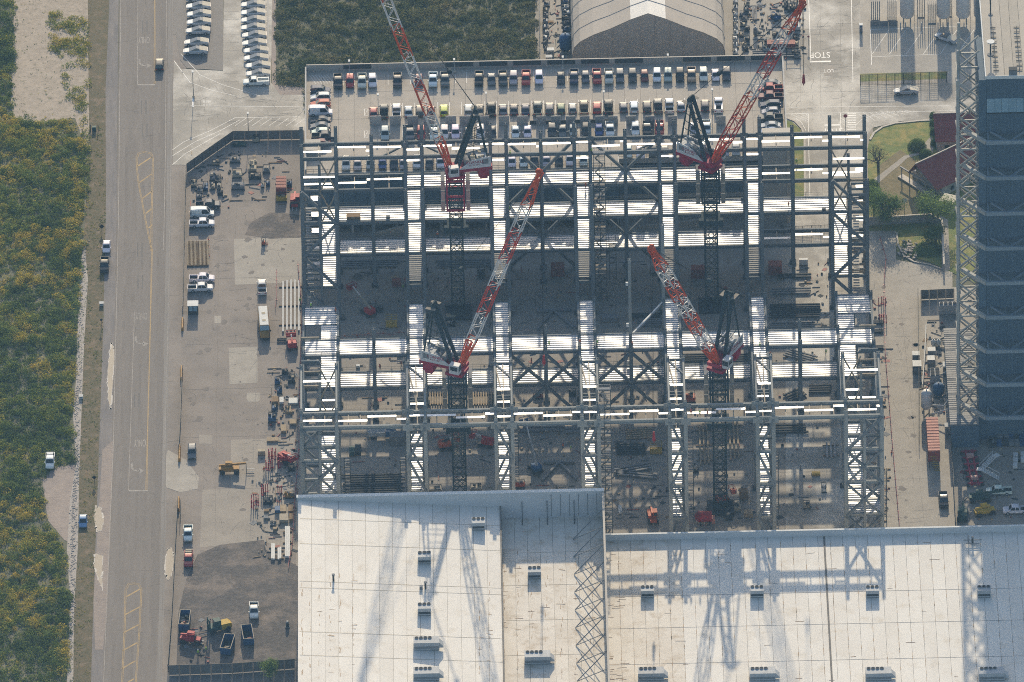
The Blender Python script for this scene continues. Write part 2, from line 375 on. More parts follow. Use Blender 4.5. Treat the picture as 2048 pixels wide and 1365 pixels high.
ZL = .040
def lines(name, specs, mat, wd=.13):
    for pts in specs: mark(name, pts, wd, mat, road, ZL)
lines('edge_line', [[(242,-30),(237,430),(227,880),(213,1220),(205,1420)], [(333,-30),(331,300),(327,500)]], 'line_faint', .13)
lines('edge_line', [[(343,280),(336,640),(330,900)]], 'line_faint', .10)
lines('lane_line', [[(276,-30),(275,170)], [(269,625),(257,982)]], 'line_faint', .13)
lines('stop_line', [[(275,170),(310,170)], [(257,982),(296,982)]], 'line_faint', .5)
lines('centre_line', [[(309,-30),(308,168)], [(305,498),(296,850),(294,980)], [(310,-30),(310.5,168)], [(303,498),(299,700),(295,850),(291.5,980)]], 'line_yellow', .13)
def island(left, right, bars):
    lines('island_line', [left, right, [(x+2.4,y+2) for x,y in left], [(x-2.4,y+2) for x,y in right]], 'line_yellow', .13)
    for a, c in bars: mark('island_hatch', [a, c], .42, 'line_yellow', road, ZL)
island([(288,303),(276,306),(272,316),(273,340),(276,366),(290,440),(302,500)], [(288,303),(303,306),(307,316),(306,370),(304,440),(304,500)],
       [((275,333),(304,314)),((278,366),(304,348)),((284,398),(304,383)),((291,428),(303,418)),((297,457),(304,450))])
island([(268,1166),(256,1168),(250,1180),(248,1260),(240,1430)], [(268,1166),(279,1168),(284,1180),(280,1260),(268,1430)],
       [((251,1195),(281,1178)),((250,1230),(280,1214)),((247,1266),(277,1250)),((245,1302),(274,1286)),((243,1338),(271,1322)),((240,1374),(268,1358))])
for k, (x, y) in enumerate([(290,55),(281,565),(280,500),(274,800),(288,215),(290,262)]):
    for dx in (-5, 4): mark('skid_mark', [(x+dx, y-14), (x+dx, y+14)], .28, 'skid', road, ZL-.004)
def along(t0, t1, wd, mat, nm, z):
    e = [((238,346),-60),((233,341),430),((224,334),880),((210,327),1220),((202,320),1430)]
    mark(nm, [(a+(c-a)*((t0+t1)/2), y) for (a,c),y in e], wd, mat, road, z)
for t in (.10,.25,.42,.56,.71,.85): along(t,t,1.25,'track','wheel_path',.0335)
along(.93,.97,.7,'gutter','gutter_strip',.0342); along(.995,1.0,.35,'gutter','gutter_strip',.0344)
def cracks(parent, box, n, z, ln=(1.5,6), wd=.05, ang=None):
    b = MB()
    for k in range(n):
        c = P(rnd.uniform(box[0],box[2]),rnd.uniform(box[1],box[3]),z); a = rnd.choice([0,1.57])+rnd.gauss(0,.15) if ang is None else ang+rnd.gauss(0,.2)
        L_ = rnd.uniform(*ln); m_ = 5
        for j in range(m_):
            d = c+Vector((math.cos(a),math.sin(a),0))*L_/m_; s = Vector((-math.sin(a),math.cos(a),0))*wd/2; b.add([c-s,c+s,d+s,d-s],[(0,1,2,3)]); c = d; a += rnd.gauss(0,.22)
    o = b.build('sealed_cracks', MT['tar'], parent); o['kind'] = 'stuff'
cracks(road,(230,0,335,1360),70,.0365)
only = text_mesh('ONLY', 'line_faint')
def ground_text(me, name, px, py, sx, sy, parent, z, rot=math.pi):
    c = P(px, py, z); o = inst(name, me, parent, Matrix.Translation(c) @ Matrix.Rotation(rot, 4, 'Z') @ Matrix.Diagonal((sx, sy, 1, 1))); return o
for x, y in ((288,80),(283,632),(280,886)): ground_text(only, 'lettering', x, y, 1.0, 4.2, road, ZL)
for x, y in ((290,128),(283,684),(275,938)):
    b = MB(); c = P(x, y, ZL)
    pts = [(-1.3,2.2),(-1.3,.6),(-.9,-.4),(0,-.9),(.5,-.9)]
    for a, d in zip(pts, pts[1:]):
        a, d = Vector((*a,0)), Vector((*d,0)); e = (d-a).normalized(); s = Vector((-e.y, e.x, 0))*.22
        b.add([c+a-s, c+a+s, c+d+s, c+d-s], [(0,1,2,3)])
    b.add([c+Vector((.4,.2,0)), c+Vector((.4,-2.0,0)), c+Vector((1.6,-.9,0))], [(0,1,2)])
    b.build('turn_arrow', MT['line_faint'], road)

# concrete aprons, lots, yards
apron = sheet('entrance_apron', [(346,190),(348,120),(362,138),(400,140),(446,142),(448,-60),(545,-60),(542,165),(560,190),(640,190),(640,262),(470,262),(372,330),(346,330)], 'concrete_light', .05)
sheet('asphalt_lot', [(347,-60),(347,70),(352,70),(360,120),(374,137),(446,141),(447,-60)], 'lot', .055)
for pts in ([(348,122),(380,165),(420,180),(470,192)], [(362,108),(400,150),(445,170),(520,192)], [(382,212),(600,214)], [(470,236),(600,234)], [(345,300),(368,284),(420,262),(470,236)], [(345,312),(390,284),(440,262),(480,240)],[(345,330),(370,308),(440,268)]):
    mark('painted_line', pts, .12, 'line_white', apron, .06)
for k in range(7): mark('painted_line', [(365+k*16,138+k*8), (352+k*18+14,160+k*6)], .10, 'line_faint', apron, .06)
for k in range(8): mark('painted_line', [(470+k*17,252), (492+k*17,237)], .10, 'line_white', apron, .06)
for k in range(13): mark('parking_line', [(448,8+k*15.5),(478,8+k*15.5)] if k < 11 else [(525,8+k*8),(535,4+k*8)], .1, 'line_faint', apron, .06)
for k in range(14): mark('parking_line', [(524,8+k*10),(534,3+k*10)], .1, 'line_white', apron, .06)
mark('stop_line', [(386,196),(386,214)], .5, 'line_white', apron, .06)
for k in range(4): mark('painted_line', [(406,201+k*2.6),(421,201+k*2.6)], .16, 'line_white', apron, .06)
b = MB(); q = [P(536,-60,.1), P(536,150,.1)]
tag(MB().bar(q[0], q[1], .3, .2).build('kerb', MT['precast']), kind='structure')
sheet('lot_verge', [(538,-60),(552,-60),(552,170),(612,176),(612,190),(545,190)], 'mud', .04)

yard = sheet('work_yard', [(368,330),(470,262),(640,262),(640,1100),(590,1130),(590,1360),(338,1360),(345,1200),(352,1100),(358,900),(364,600)], 'yard', .04)
for nm, pts, mt in (('yard_slab', [(468,478),(604,476),(604,565),(470,570)], 'concrete_pale'), ('yard_slab', [(458,696),(515,694),(515,766),(459,769)], 'concrete_pale'),
                    ('yard_slab', [(332,912),(336,900),(372,920),(398,955),(395,978),(360,985),(332,975)], 'concrete_pale'),
                    ('yard_slab', [(405,980),(600,975),(604,1110),(530,1085),(400,1095)], 'concrete'), ('yard_slab', [(462,880),(600,876),(600,975),(462,978)], 'concrete'),
                    ('yard_slab', [(494,786),(519,786),(520,800),(516,804),(497,804),(493,798)], 'concrete_pale'),
                    ('yard_slab', [(429,632),(442,632),(442,647),(429,647)], 'concrete_pale'),
                    ('yard_slab', [(398,870),(424,870),(424,888),(398,888)], 'concrete'), ('yard_patch', [(490,470),(500,446),(540,425),(604,430),(604,475),(540,478)], 'yard_dark'),
                    ('gravel_yard', [(352,1365),(356,1230),(372,1160),(395,1110),(440,1090),(528,1080),(532,1100),(600,1135),(600,1365)], 'yard_dark')):
    sheet(nm, pts, mt, .048 if 'slab' in nm else .052)
sheet('asphalt_lane', [(338,1332),(600,1322),(600,1430),(330,1430)], 'lot', .056)
sheet('frame_floor', [(604,262),(1745,235),(1775,1240),(590,1260)], 'concrete', .045)
sheet('east_drive', [(1570,-60),(1720,-60),(1720,170),(1960,168),(1960,236),(1900,238),(1800,243),(1745,256),(1730,275),(1735,1240),(1572,1240)], 'concrete_light', .055)
drv = sheet('east_lane', [(1738,462),(1792,462),(1792,520),(1850,530),(1905,540),(1905,580),(1842,580),(1850,760),(1838,860),(1915,1060),(1915,1250),(1740,1250)], 'concrete_pale', .05)
sheet('north_yard', [(1070,-60),(1572,-60),(1572,260),(1070,260)], 'concrete_pale', .05)
sheet('tank_farm', [(1720,-60),(2100,-60),(2100,168),(1720,168)], 'concrete_pale', .058)
sheet('plant_strip', [(1834,575),(1975,575),(1975,1060),(1834,1060)], 'concrete_pale', .047)
sheet('shaded_lot', [(1905,830),(2200,830),(2200,1250),(1915,1250)], 'concrete', .05)
sheet('house_garden', [(1735,300),(1740,270),(1765,252),(1810,244),(1905,240),(1980,240),(1980,580),(1860,525),(1795,505),(1792,462),(1738,462)], 'grass', .054)
sheet('garden_dry', [(1760,330),(1800,300),(1830,320),(1845,370),(1838,430),(1790,434),(1760,420)], 'grass_dry', .06)
b = MB()
for a, c in zip([(1740,280),(1748,266),(1765,254),(1790,247),(1840,242),(1900,239)], [(1748,266),(1765,254),(1790,247),(1840,242),(1900,239),(1960,238)]): b.bar(P(*a,.1), P(*c,.1), .5, .22)
tag(b.build('kerb', MT['precast_tan']), kind='structure')
sheet('garage_verge', [(1572,240),(1584,244),(1600,258),(1607,275),(1608,400),(1580,400),(1572,300)], 'grass', .062)
b = MB()
for a, c in zip([(1572,236),(1590,243),(1604,258),(1609,275)], [(1590,243),(1604,258),(1609,275),(1610,400)]): b.bar(P(*a,.1), P(*c,.1), .45, .22)
tag(b.build('kerb', MT['precast_tan']), kind='structure')
ed = bpy.data.objects['east_drive']
for pts in ([(1575,215),(1900,212)], [(1575,228),(1680,226)], [(1680,226),(1960,221)], [(1617,228),(1617,266)], [(1681,226),(1681,262)], [(1572,228),(1617,228)], [(1612,262),(1603,245),(1590,236)],[(1710,252),(1722,240),(1750,230),(1790,224)], [(1617,270),(1620,400)]):
    mark('painted_line', pts, .12, 'line_white', ed, .065)
for k in range(8): mark('crosswalk_bar', [(1695,227+k*4.6),(1712,227+k*4.6)], .42, 'line_white', ed, .065)
for k in range(6): mark('painted_line', [(1682,228+k*9),(1696,237+k*9)], .1, 'line_white', ed, .065)
for k in range(9): mark('painted_line', [(1714+k*12,226-k*.6),(1738+k*12,244-k*2.4)], .1, 'line_white', ed, .065)
for k in range(4): mark('painted_line', [(1582+k*10,229),(1616,244-k*4)], .1, 'line_white', ed, .065)
mark('stop_line', [(1620,124),(1662,123)], .6, 'line_white', ed, .065)
mark('stop_line', [(1649,251),(1680,250)], .7, 'line_white', ed, .065)
mark('painted_line', [(1616,-40),(1622,125)], .14, 'line_white', ed, .065); mark('painted_line', [(1702,-40),(1706,165)], .14, 'line_white', ed, .065)
stop = text_mesh('STOP', 'line_white'); ground_text(stop, 'lettering', 1640, 110, 2.0, 3.6, ed, .066)
ground_text(stop, 'lettering', 1665, 262, 2.0, 3.6, ed, .066); ground_text(text_mesh('LOT', 'line_white'), 'lettering', 1657, 142, 1.3, 1.9, ed, .066)
sheet('patch_slab', [(1649,131),(1666,131),(1666,152),(1649,152)], 'concrete', .0625)
tf = bpy.data.objects['tank_farm']
mark('painted_line', [(1740,60),(1936,52)], .12, 'line_white', tf, .066); mark('painted_line', [(1744,114),(1900,108)], .12, 'line_white', tf, .066); mark('painted_line', [(1741,60),(1743,130)], .14, 'line_white', tf, .066)
for k in range(6): mark('painted_line', [(1745+k*34,108),(1778+k*34,60)], .12, 'line_white', tf, .066)
# low kerb round the hatched bay
for nm, pts in (('sidewalk', [(1720,150),(1896,144),(1896,166),(1720,170)]),):
    sheet(nm, pts, 'concrete', .07)
sheet('grass_bay', [(1720,148),(1895,143),(1893,158),(1720,164)], 'grass', .076)
for nm, pts in (('garden_path', [(1738,368),(1752,355),(1772,340),(1795,322),(1808,312),(1838,305),(1842,309),(1815,316),(1800,330),(1775,350),(1758,366),(1745,376)]),
                ('garden_path', [(1846,290),(1860,275),(1868,278),(1866,306),(1846,304)]),
                ('gravel_walk', [(1880,430),(1896,440),(1900,540),(1884,540)])):
    sheet(nm, pts, 'rock' if 'gravel' in nm else 'concrete_pale', .07)
# slab joints in the bare floor of the frame and drives
def joints(parent, xs, ys, z, wd=.06):
    for a, c in xs + ys: mark('joint', [a, c], wd, 'seam', parent, z)
joints(bpy.data.objects['work_yard'], [((440,300),(430,1090)),((480,300),(470,480)),((520,570),(500,1085))], [((372,560),(600,552)),((370,690),(600,684)),((366,780),(600,774)),((364,876),(600,870))], .053, .05)
joints(ed, [((1600,0),(1602,230)),((1640,0),(1642,235)),((1680,0),(1683,225)),((1640,265),(1655,590))], [((1575,60),(1720,58)),((1575,185),(1960,180)),((1610,300),(1735,297)),((1610,360),(1735,357))], .0635, .05)
joints(drv, [((1760,600),(1800,1060)),((1800,600),(1850,1060))], [((1745,640),(1838,636)),((1748,760),(1850,756)),((1750,860),(1845,856)),((1752,960),(1880,956))], .056, .05)
ff = bpy.data.objects['frame_floor']
joints(ff, [((x,500),(x+6,1040)) for x in (690,780,870,960,1050,1140,1230,1320,1410,1500,1590)], [((680,y),(1660,y-22)) for y in (560,640,700,760,820,880,940,1000)], .051, .05)

cracks(bpy.data.objects['work_yard'],(375,360,590,1070),90,.0535); cracks(ed,(1580,0,1715,230),50,.0645); cracks(drv,(1745,540,1835,1050),40,.057); cracks(ff,(690,690,1650,1040),110,.0515); cracks(apron,(350,195,600,250),30,.0615)
def blots(parent, box, n, z, mat, r=(.2,1.0)):
    b = MB()
    for k in range(n):
        c = P(rnd.uniform(box[0],box[2]),rnd.uniform(box[1],box[3]),z); s = rnd.uniform(*r); m_ = 9
        b.add([c+Vector((math.cos(6.283*j/m_)*s*rnd.uniform(.5,1.2),math.sin(6.283*j/m_)*s*rnd.uniform(.5,1.4),0)) for j in range(m_)],[tuple(range(m_))])
    o = b.build('stains', MT[mat], parent); o['kind'] = 'stuff'
blots(bpy.data.objects['work_yard'],(380,420,590,1070),60,.0545,'track'); blots(ff,(690,690,1650,1040),90,.0525,'track'); blots(bpy.data.objects['work_yard'],(480,820,600,1080),25,.0548,'tar',(.1,.35)); blots(drv,(1745,560,1835,1050),22,.0575,'track')
# ================================================================ vegetation masses
nprng = np.random.default_rng(11)
def vnoise(x, y, s, seed):
    r = np.random.default_rng(seed).random((64, 64)); u, v = x/s % 64, y/s % 64
    i, j = np.floor(u).astype(int), np.floor(v).astype(int); fu, fv = u-i, v-j
    fu, fv = fu*fu*(3-2*fu), fv*fv*(3-2*fv); i2, j2 = (i+1) % 64, (j+1) % 64; i, j = i % 64, j % 64
    return (r[i,j]*(1-fu)+r[i2,j]*fu)*(1-fv)+(r[i,j2]*(1-fu)+r[i2,j2]*fu)*fv
def inside(poly, x, y):
    c = np.zeros(len(x), bool); n = len(poly)
    for k in range(n):
        x1, y1 = poly[k]; x2, y2 = poly[(k+1) % n]
        if y1 == y2: continue
        c ^= ((y1 > y) != (y2 > y)) & (x < (x2-x1)*(y-y1)/(y2-y1)+x1)
    return c
def leaf_mesh(name, C, N, S, T, mat):
    """one quad leaf spray per row: centre, normal, size, tone"""
    n = len(C); N = N/np.linalg.norm(N, axis=1, keepdims=True); Q = nprng.normal(size=(n,3))
    A = np.cross(N, Q); A /= np.linalg.norm(A, axis=1, keepdims=True)+1e-9; B = np.cross(N, A)
    S = S[:,None]; a = A*S; b_ = B*S*nprng.uniform(.45,1,(n,1))
    V = np.stack([C-a, C-b_*.9+a*.1, C+a, C+b_*.9-a*.1], 1).reshape(-1,3)
    me = bpy.data.meshes.new(name); me.vertices.add(4*n); me.vertices.foreach_set('co', V.astype(np.float32).ravel())
    me.loops.add(4*n); me.loops.foreach_set('vertex_index', np.arange(4*n, dtype=np.int32))
    me.polygons.add(n); me.polygons.foreach_set('loop_start', np.arange(0,4*n,4,dtype=np.int32))
    me.update(calc_edges=True); at = me.attributes.new('tone','FLOAT','FACE'); at.data.foreach_set('value', np.clip(T,0,1).astype(np.float32))
    me.materials.append(MT[mat]); return me
def bushes(cx, cy, r, h, tone, per, leaf=(.09,.2), jit=.12, z0=0.0):
    n = np.maximum(6, (per*r*r).astype(int)); idx = np.repeat(np.arange(len(cx)), n); m = len(idx)
    th = nprng.uniform(0,2*np.pi,m); u = nprng.uniform(-.15,1,m); rr = nprng.uniform(.55,1.08,m)**.7
    k = np.sqrt(np.clip(1-u*u,0,1)); D = np.stack([k*np.cos(th), k*np.sin(th), u], 1)
    C = np.stack([cx[idx]+D[:,0]*r[idx]*rr, cy[idx]+D[:,1]*r[idx]*rr, z0+np.maximum(.03, D[:,2]*h[idx]*rr)], 1)
    N = D + nprng.normal(size=(m,3))*.55 + np.array([0,0,.35])
    return C, N, nprng.uniform(*leaf, m), tone[idx]+nprng.normal(size=m)*jit
def region(poly_px):
    return [(v.x, v.y) for v in (P(x,y,0) for x,y in poly_px)]
def scatter(poly, dens):
    xs, ys = [p[0] for p in poly], [p[1] for p in poly]; A = (max(xs)-min(xs))*(max(ys)-min(ys))
    n = int(A*dens); x = nprng.uniform(min(xs),max(xs),n); y = nprng.uniform(min(ys),max(ys),n)
    k = inside(poly,x,y); return x[k], y[k]
def scrub(name, label, polys, dens, mat, rr, hh, tone_f, per=46, keep=None, leaf=(.09,.2)):
    parts = []
    for pl in polys:
        x, y = scatter(region(pl), dens)
        if keep is not None: k = keep(x,y); x, y = x[k], y[k]
        r = nprng.uniform(*rr, len(x))*(.7+.6*vnoise(x,y,4,3)); h = r*nprng.uniform(*hh, len(x))
        parts.append(bushes(x,y,r,h,tone_f(x,y)+nprng.normal(size=len(x))*.10,per,leaf))
    C,N,S_,T = (np.concatenate([p[i] for p in parts]) for i in range(4))
    o = bpy.data.objects.new(name, leaf_mesh(name,C,N,S_,T,mat)); link(o); return tag(o, label, 'shrubs', kind='stuff')
def tone_w(x, y):
    a = vnoise(x,y,7,1); b_ = vnoise(x+90,y,1.5,2); c = vnoise(x,y+40,14,5)
    t = -.05+.75*a+.12*b_; yel = (b_ > .55) & (a*.5+c*.7 > .60)
    return np.where(yel, .66+.28*b_, np.minimum(t,.62))
west = [[(-20,-60),(26,-60),(24,240),(70,250),(140,242),(172,300),(168,480),(158,560),(150,760),(140,840),(150,925),(105,935),(82,965),(90,1045),(125,1085),(128,1110),(138,1200),(130,1430),(-20,1430)]]
scrub('coastal_scrub', 'low green and yellow coastal scrub beside the dirt track', west, 1.1, 'leaf', (.25,1.45), (.6,1.3), tone_w, per=85, leaf=(.08,.19))
scrub('clearing_scrub', 'olive bushes growing over the sandy clearing', [[(100,20),(130,30),(175,40),(178,110),(182,160),(170,200),(180,300),(172,420),(155,300),(165,230),(130,190),(125,120),(100,100)]], 1.0, 'leaf', (.4,1.2), (.6,.9),
      lambda x,y: .45+.4*vnoise(x,y,3,8), keep=lambda x,y: vnoise(x,y,5,9) > .36)
scrub('sprigs', 'sparse weeds on bare sand and verge', [[(28,-40),(90,-40),(170,230),(26,235)], [(178,250),(165,1300),(205,900),(214,100)]], .16, 'leaf', (.15,.4), (.5,.9), lambda x,y: .3+.3*vnoise(x,y,3,8), per=70, leaf=(.05,.12))
scrub('verge_grass', 'short worn grass along the road shoulder', [[(178,250),(170,480),(160,700),(160,900),(150,1100),(138,1380),(180,1380),(198,900),(207,640),(212,400),(205,250)]], 2.2, 'leaf', (.10,.24), (.5,1.0), lambda x,y: .25+.6*vnoise(x,y,3,18), per=240, leaf=(.04,.09), keep=lambda x,y: vnoise(x,y,2.2,19) > .45)
def tone_n(x, y): return .05+.55*vnoise(x,y,6,21)+.3*vnoise(x,y,1.8,22)
scrub('north_scrub', 'dense dark green brush filling the field north of the garage', [[(552,-70),(1072,-70),(1072,262),(614,262),(612,175),(552,168)]], 1.2, 'leaf_dark', (.3,1.15), (.6,1.2), tone_n, per=80, leaf=(.08,.19))
scrub('bushy_mounds', 'taller brush mounds standing out of the north field', [[(560,0),(1070,-40),(1070,120),(620,130)]], .02, 'leaf_dark', (1.4,2.4), (.55,.8), lambda x,y: .5+.4*vnoise(x,y,5,31), per=60, leaf=(.1,.24))
scrub('track_rim', 'bright green shrubs along the track edge', [[(138,560),(150,470),(168,480),(160,560),(153,640),(140,660)]], 1.2, 'leaf_tree', (.5,1.1), (.7,1.1), lambda x,y: .5+.5*vnoise(x,y,3,12), per=55)
scrub('clearing_rim', 'ragged low brush fringing the sandy clearing', [[(18,-40),(36,-40),(34,120),(30,200),(40,226),(80,236),(150,228),(180,280),(182,420),(160,420),(165,300),(140,250),(70,256),(20,244),(14,120)]], .55, 'leaf', (.2,.7), (.6,1.1), tone_w, per=85, leaf=(.07,.16))
# loose stones of the track
b = MB(); tp = [(172,480),(164,560),(158,760),(152,830),(156,930),(148,1000),(145,1100),(146,1200),(139,1300)]
for k in range(900):
    i = rnd.randrange(len(tp)-1); t = rnd.random(); px = tp[i][0]+(tp[i+1][0]-tp[i][0])*t+rnd.gauss(0,3.2); py = tp[i][1]+(tp[i+1][1]-tp[i][1])*t
    c = P(px,py,.04); s = rnd.uniform(.08,.28); b.box(c, (s*rnd.uniform(.7,1.5), s, s*.6), rnd.uniform(0,3))
tag(b.build('track_stones', MT['rock']), 'pale loose stones along the dirt track', 'stones', kind='stuff')
# ================================================================ parking garage
ZG = 16.5
gar = thing('parking_garage', 'concrete parking garage with cars on its open roof deck', 'parking garage', P(1090, 400, 0))
XW, XE = P(613, 250, ZG).x, P(1569, 220, ZG).x
XM = P(1236, 300, ZG).x
YNg = P(1090, 133, ZG).y; YSg = P(1000, 339, ZG).y; YSr = P(1400, 314, ZG).y
MB().b2(XW, XM, YSg, YNg, ZG-.5, ZG).build('roof_deck', MT['deck_concrete'], gar)
MB().b2(XM, XE, YSr, YNg, ZG-.5, ZG-.006).build('roof_deck', MT['deck_concrete'], gar)
def par(x0, x1, y0, y1, z0, z1, mat='precast', nm='parapet'): return MB().b2(x0, x1, y0, y1, z0, z1).build(nm, MT[mat], gar)
par(XW, XE, YNg, YNg+.35, ZG-4, ZG+1.7, 'precast_tan'); par(XW-.35, XW, YSg, YNg+.35, ZG-16, ZG+1.1)
par(XE, XE+.35, YSr, YNg+.35, ZG-16.4, ZG+1.1); par(XM-.15, XM+.15, YSg, YSr, ZG-16, ZG+1.0)
for k in range(14):
    x = XW+(XE-XW)*(k+.5)/14
    if rnd.random() < .75: MB().b2(x-3.2, x+3.2, YNg-.12, YNg-.01, ZG+.5, ZG+1.62).build('parapet_panel', MT['dark_metal'], gar)
for x0, x1, y in ((XW, XM, YSg), (XM, XE, YSr)):
    MB().b2(x0, x1, y-.3, y, ZG-1.2, ZG+.15).build('spandrel', MT['precast'], gar)
    rl = MB(); rl.bar((x0, y-.1, ZG+1.1), (x1, y-.1, ZG+1.1), .06); rl.bar((x0, y-.1, ZG+.6), (x1, y-.1, ZG+.6), .05)
    n = int((x1-x0)/1.6)
    for k in range(n+1): rl.bar((x0+(x1-x0)*k/n, y-.1, ZG), (x0+(x1-x0)*k/n, y-.1, ZG+1.1), .06)
    rl.build('guard_rail', MT['black'], gar)
    for z in (2.9, 6.2, 9.5, 12.8):
        MB().b2(x0, x1, y, y+14, z-.3, z).build('floor_slab', MT['precast'], gar)
        MB().b2(x0, x1, y-.28, y-.02, z-.5, z+.75).build('spandrel', MT['precast' if z < 7 else 'dark_metal'], gar)
    n = max(2, int((x1-x0)/9))
    for k in range(n+1):
        x = x0+(x1-x0)*k/n; MB().box((x, y+.35, ZG/2-.3), (.6, .7, ZG-.7)).build('column', MT['precast'], gar)
    MB().b2(x0, x1, y+14, y+14.3, 0, ZG-.6).build('rear_wall', MT['precast'], gar)
# screens of dark perforated panels on the upper levels
nsc = 26
for k in range(nsc):
    x0 = XW+(XM-XW)*k/nsc; x1 = XW+(XM-XW)*(k+1)/nsc
    MB().b2(x0+.05, x1-.05, YSg-.42, YSg-.32, 7.0, ZG-1.6).build('screen_panel', MT['bay_panel'], gar)
for k in range(14):
    x0 = XM+(XE-XM)*k/14; x1 = XM+(XE-XM)*(k+1)/14
    MB().b2(x0+.05, x1-.05, YSr-.42, YSr-.32, 7.0, ZG-1.6).build('screen_panel', MT['bay_panel'], gar)
# ramp wedge in the ground floor opening
for px0, px1 in ((745, 815), (1255, 1420)):
    a, c = P(px0, 462, 0).x, P(px1, 462, 0).x
    MB().side([(a, .05), (c, .05), (c, 2.4), (a, .4)], YSg-1.0, YSg-.5).build('ramp_wall', MT['precast_tan'], gar)
# stair towers
for px0, px1, y0, y1, zt in ((1526, 1579, 256, 293, 21.0), (612, 640, 279, 300, 18.2), (640.5, 668, 318, 326, 13.5)):
    q0, q1 = P(px0, y1, zt), P(px1, y0, zt)
    MB().b2(q0.x, q1.x, q0.y, q1.y, 0, zt-.3).build('stair_tower', MT['precast'], gar)
    MB().b2(q0.x-.1, q1.x+.1, q0.y-.1, q1.y+.1, zt-.3, zt).build('tower_roof', MT['precast_tan'], gar)
    MB().b2(q1.x-.9, q1.x+.12, q0.y-.14, q0.y-.02, 0, zt-.35).build('tower_corner', MT['precast_tan'], gar)
# wall panels between the two middle rows
for px in (752, 790, 826, 858, 902, 930, 968, 1008, 1045, 1082, 1112, 1141, 1170, 1200, 1226, 1262, 1300, 1345, 1442):
    wdt = 22 if px < 1060 else 19; q = P(px, 250, ZG)
    MB().box((q.x, q.y, ZG+1.2), (wdt/PPM, .25, 2.4)).build('wall_panel', MT['precast'], gar)
q = P(1085, 250, ZG); MB().b2(P(1060,250,ZG).x, P(1236,250,ZG).x, q.y+.3, q.y+.5, ZG-.0, ZG+.9).build('wall_rail', MT['dark_metal'], gar)
dj = MB()
for k in range(1, 30): x = XW+(XE-XW)*k/30; dj.add([(x-.03,YSg+.3 if x < XM else YSr+.3,ZG+.012),(x+.03,YSg+.3 if x < XM else YSr+.3,ZG+.012),(x+.03,YNg-.2,ZG+.012),(x-.03,YNg-.2,ZG+.012)], [(0,1,2,3)])
for yy in (178, 232, 290): y = P(1000, yy, ZG).y; dj.add([(XW+.2,y-.03,ZG+.012),(XE-.2,y-.03,ZG+.012),(XE-.2,y+.03,ZG+.012),(XW+.2,y+.03,ZG+.012)], [(0,1,2,3)])
dj.build('deck_joints', MT['seam'], gar)['kind'] = 'stuff'
pl = MB()
def gline(x0, y0, x1, y1, wd=.1):
    a, c = P(x0,y0,ZG+.016), P(x1,y1,ZG+.016); d = (c-a).normalized(); s = Vector((-d.y,d.x,0))*wd/2; pl.add([a-s,a+s,c+s,c-s],[(0,1,2,3)])
for k in range(36): gline(664+k*22.4, 150-k*.45, 664+k*22.4+.4, 172-k*.45)
for k in range(28): gline(758+k*23.5, 207-k*.4, 758+k*23.5+.4, 232-k*.4); gline(758+k*23.5, 252-k*.4, 758+k*23.5+.4, 276-k*.4)
for k in range(7): gline(618+k*6, 150, 632+k*6, 168)
for y0 in (218, 262): gline(729,y0,736,y0); gline(729,y0+14,736,y0+14); gline(729,y0,729,y0+14); gline(736,y0,736,y0+14); gline(730,y0+12,735,y0+2)
pl.build('bay_lines', MT['line_white'], gar)['kind'] = 'stuff'

# ================================================================ steel frames
X = lambda px, py=600, z=17.4: P(px, py, z).x
PAIRS = [(X(815),X(849)),(X(987),X(1019)),(X(1156),X(1188)),(X(1327),X(1358)),(X(1499),X(1530))]
EL = (X(607), X(642), X(676)); ER = (X(1672), X(1708), X(1742))
MIDS = [X(748,500,10), X(1086,500,10), X(1254,500,10), X(1588,500,10)]
yy = lambda py: P(1170, py, 0).y
YN1, YN2, YNs = yy(535), yy(564), yy(628)
YS0, YSa, YSb, YSm, YF1, YF2 = yy(733), yy(801), yy(832), yy(985), yy(1079), yy(1107)
LV = (8.7, 17.4, 26.1, 34.8)
DK = {}
def deck_mesh(ly, mat):
    """trapezoid decking, ribs along x; unit length in x, ly metres in y"""
    k = (round(ly,1), mat)
    if k not in DK:
        b = MB(); n = max(1, int(round(ly/.9))); p = ly/n; prof = []
        for i in range(n):
            y0 = i*p; prof += [(y0, 0), (y0+p*.50, 0), (y0+p*.60, -.26), (y0+p*.88, -.26)]
        prof.append((ly, 0))
        for (a, za), (c, zc) in zip(prof, prof[1:]): b.add([(0,a,za),(1,a,za),(1,c,zc),(0,c,zc)], [(0,1,2,3)])
        b.add([(0,0,-.34),(1,0,-.34),(1,ly,-.34),(0,ly,-.34)], [(3,2,1,0)])
        DK[k] = b.mesh('floor_deck', MT[mat])
    return DK[k]
def deck(T, x0, x1, y0, y1, z, mat='galv', rail=''):
    L = Vector(T.location); me = deck_mesh(y1-y0, mat)
    inst('floor_deck', me, T, Matrix.Translation(Vector((x0, y0, z+.3))-L) @ Matrix.Diagonal((x1-x0, 1, 1, 1)))
    hz = z+.3
    def run(a, c):
        r = MB(); n = max(1, int((Vector(c)-Vector(a)).length/2.6))
        for k in range(n+1): q = Vector(a).lerp(Vector(c), k/n); r.bar(q, q+Vector((0,0,1.1)), .055)
        for h in (.55, 1.1): r.bar(Vector(a)+Vector((0,0,h)), Vector(c)+Vector((0,0,h)), .035)
        r.build('guard_rail', MT['rail'], T)
    if 'n' in rail: run((x0,y1-.1,hz), (x1,y1-.1,hz))
    if 's' in rail: run((x0,y0+.1,hz), (x1,y0+.1,hz))
    if 'w' in rail: run((x0+.1,y0,hz), (x0+.1,y1,hz))
    if 'e' in rail: run((x1-.1,y0,hz), (x1-.1,y1,hz))
SG, SL_, ST_ = MT['steel_grey'], MT['steel_light'], MT['steel_tan']
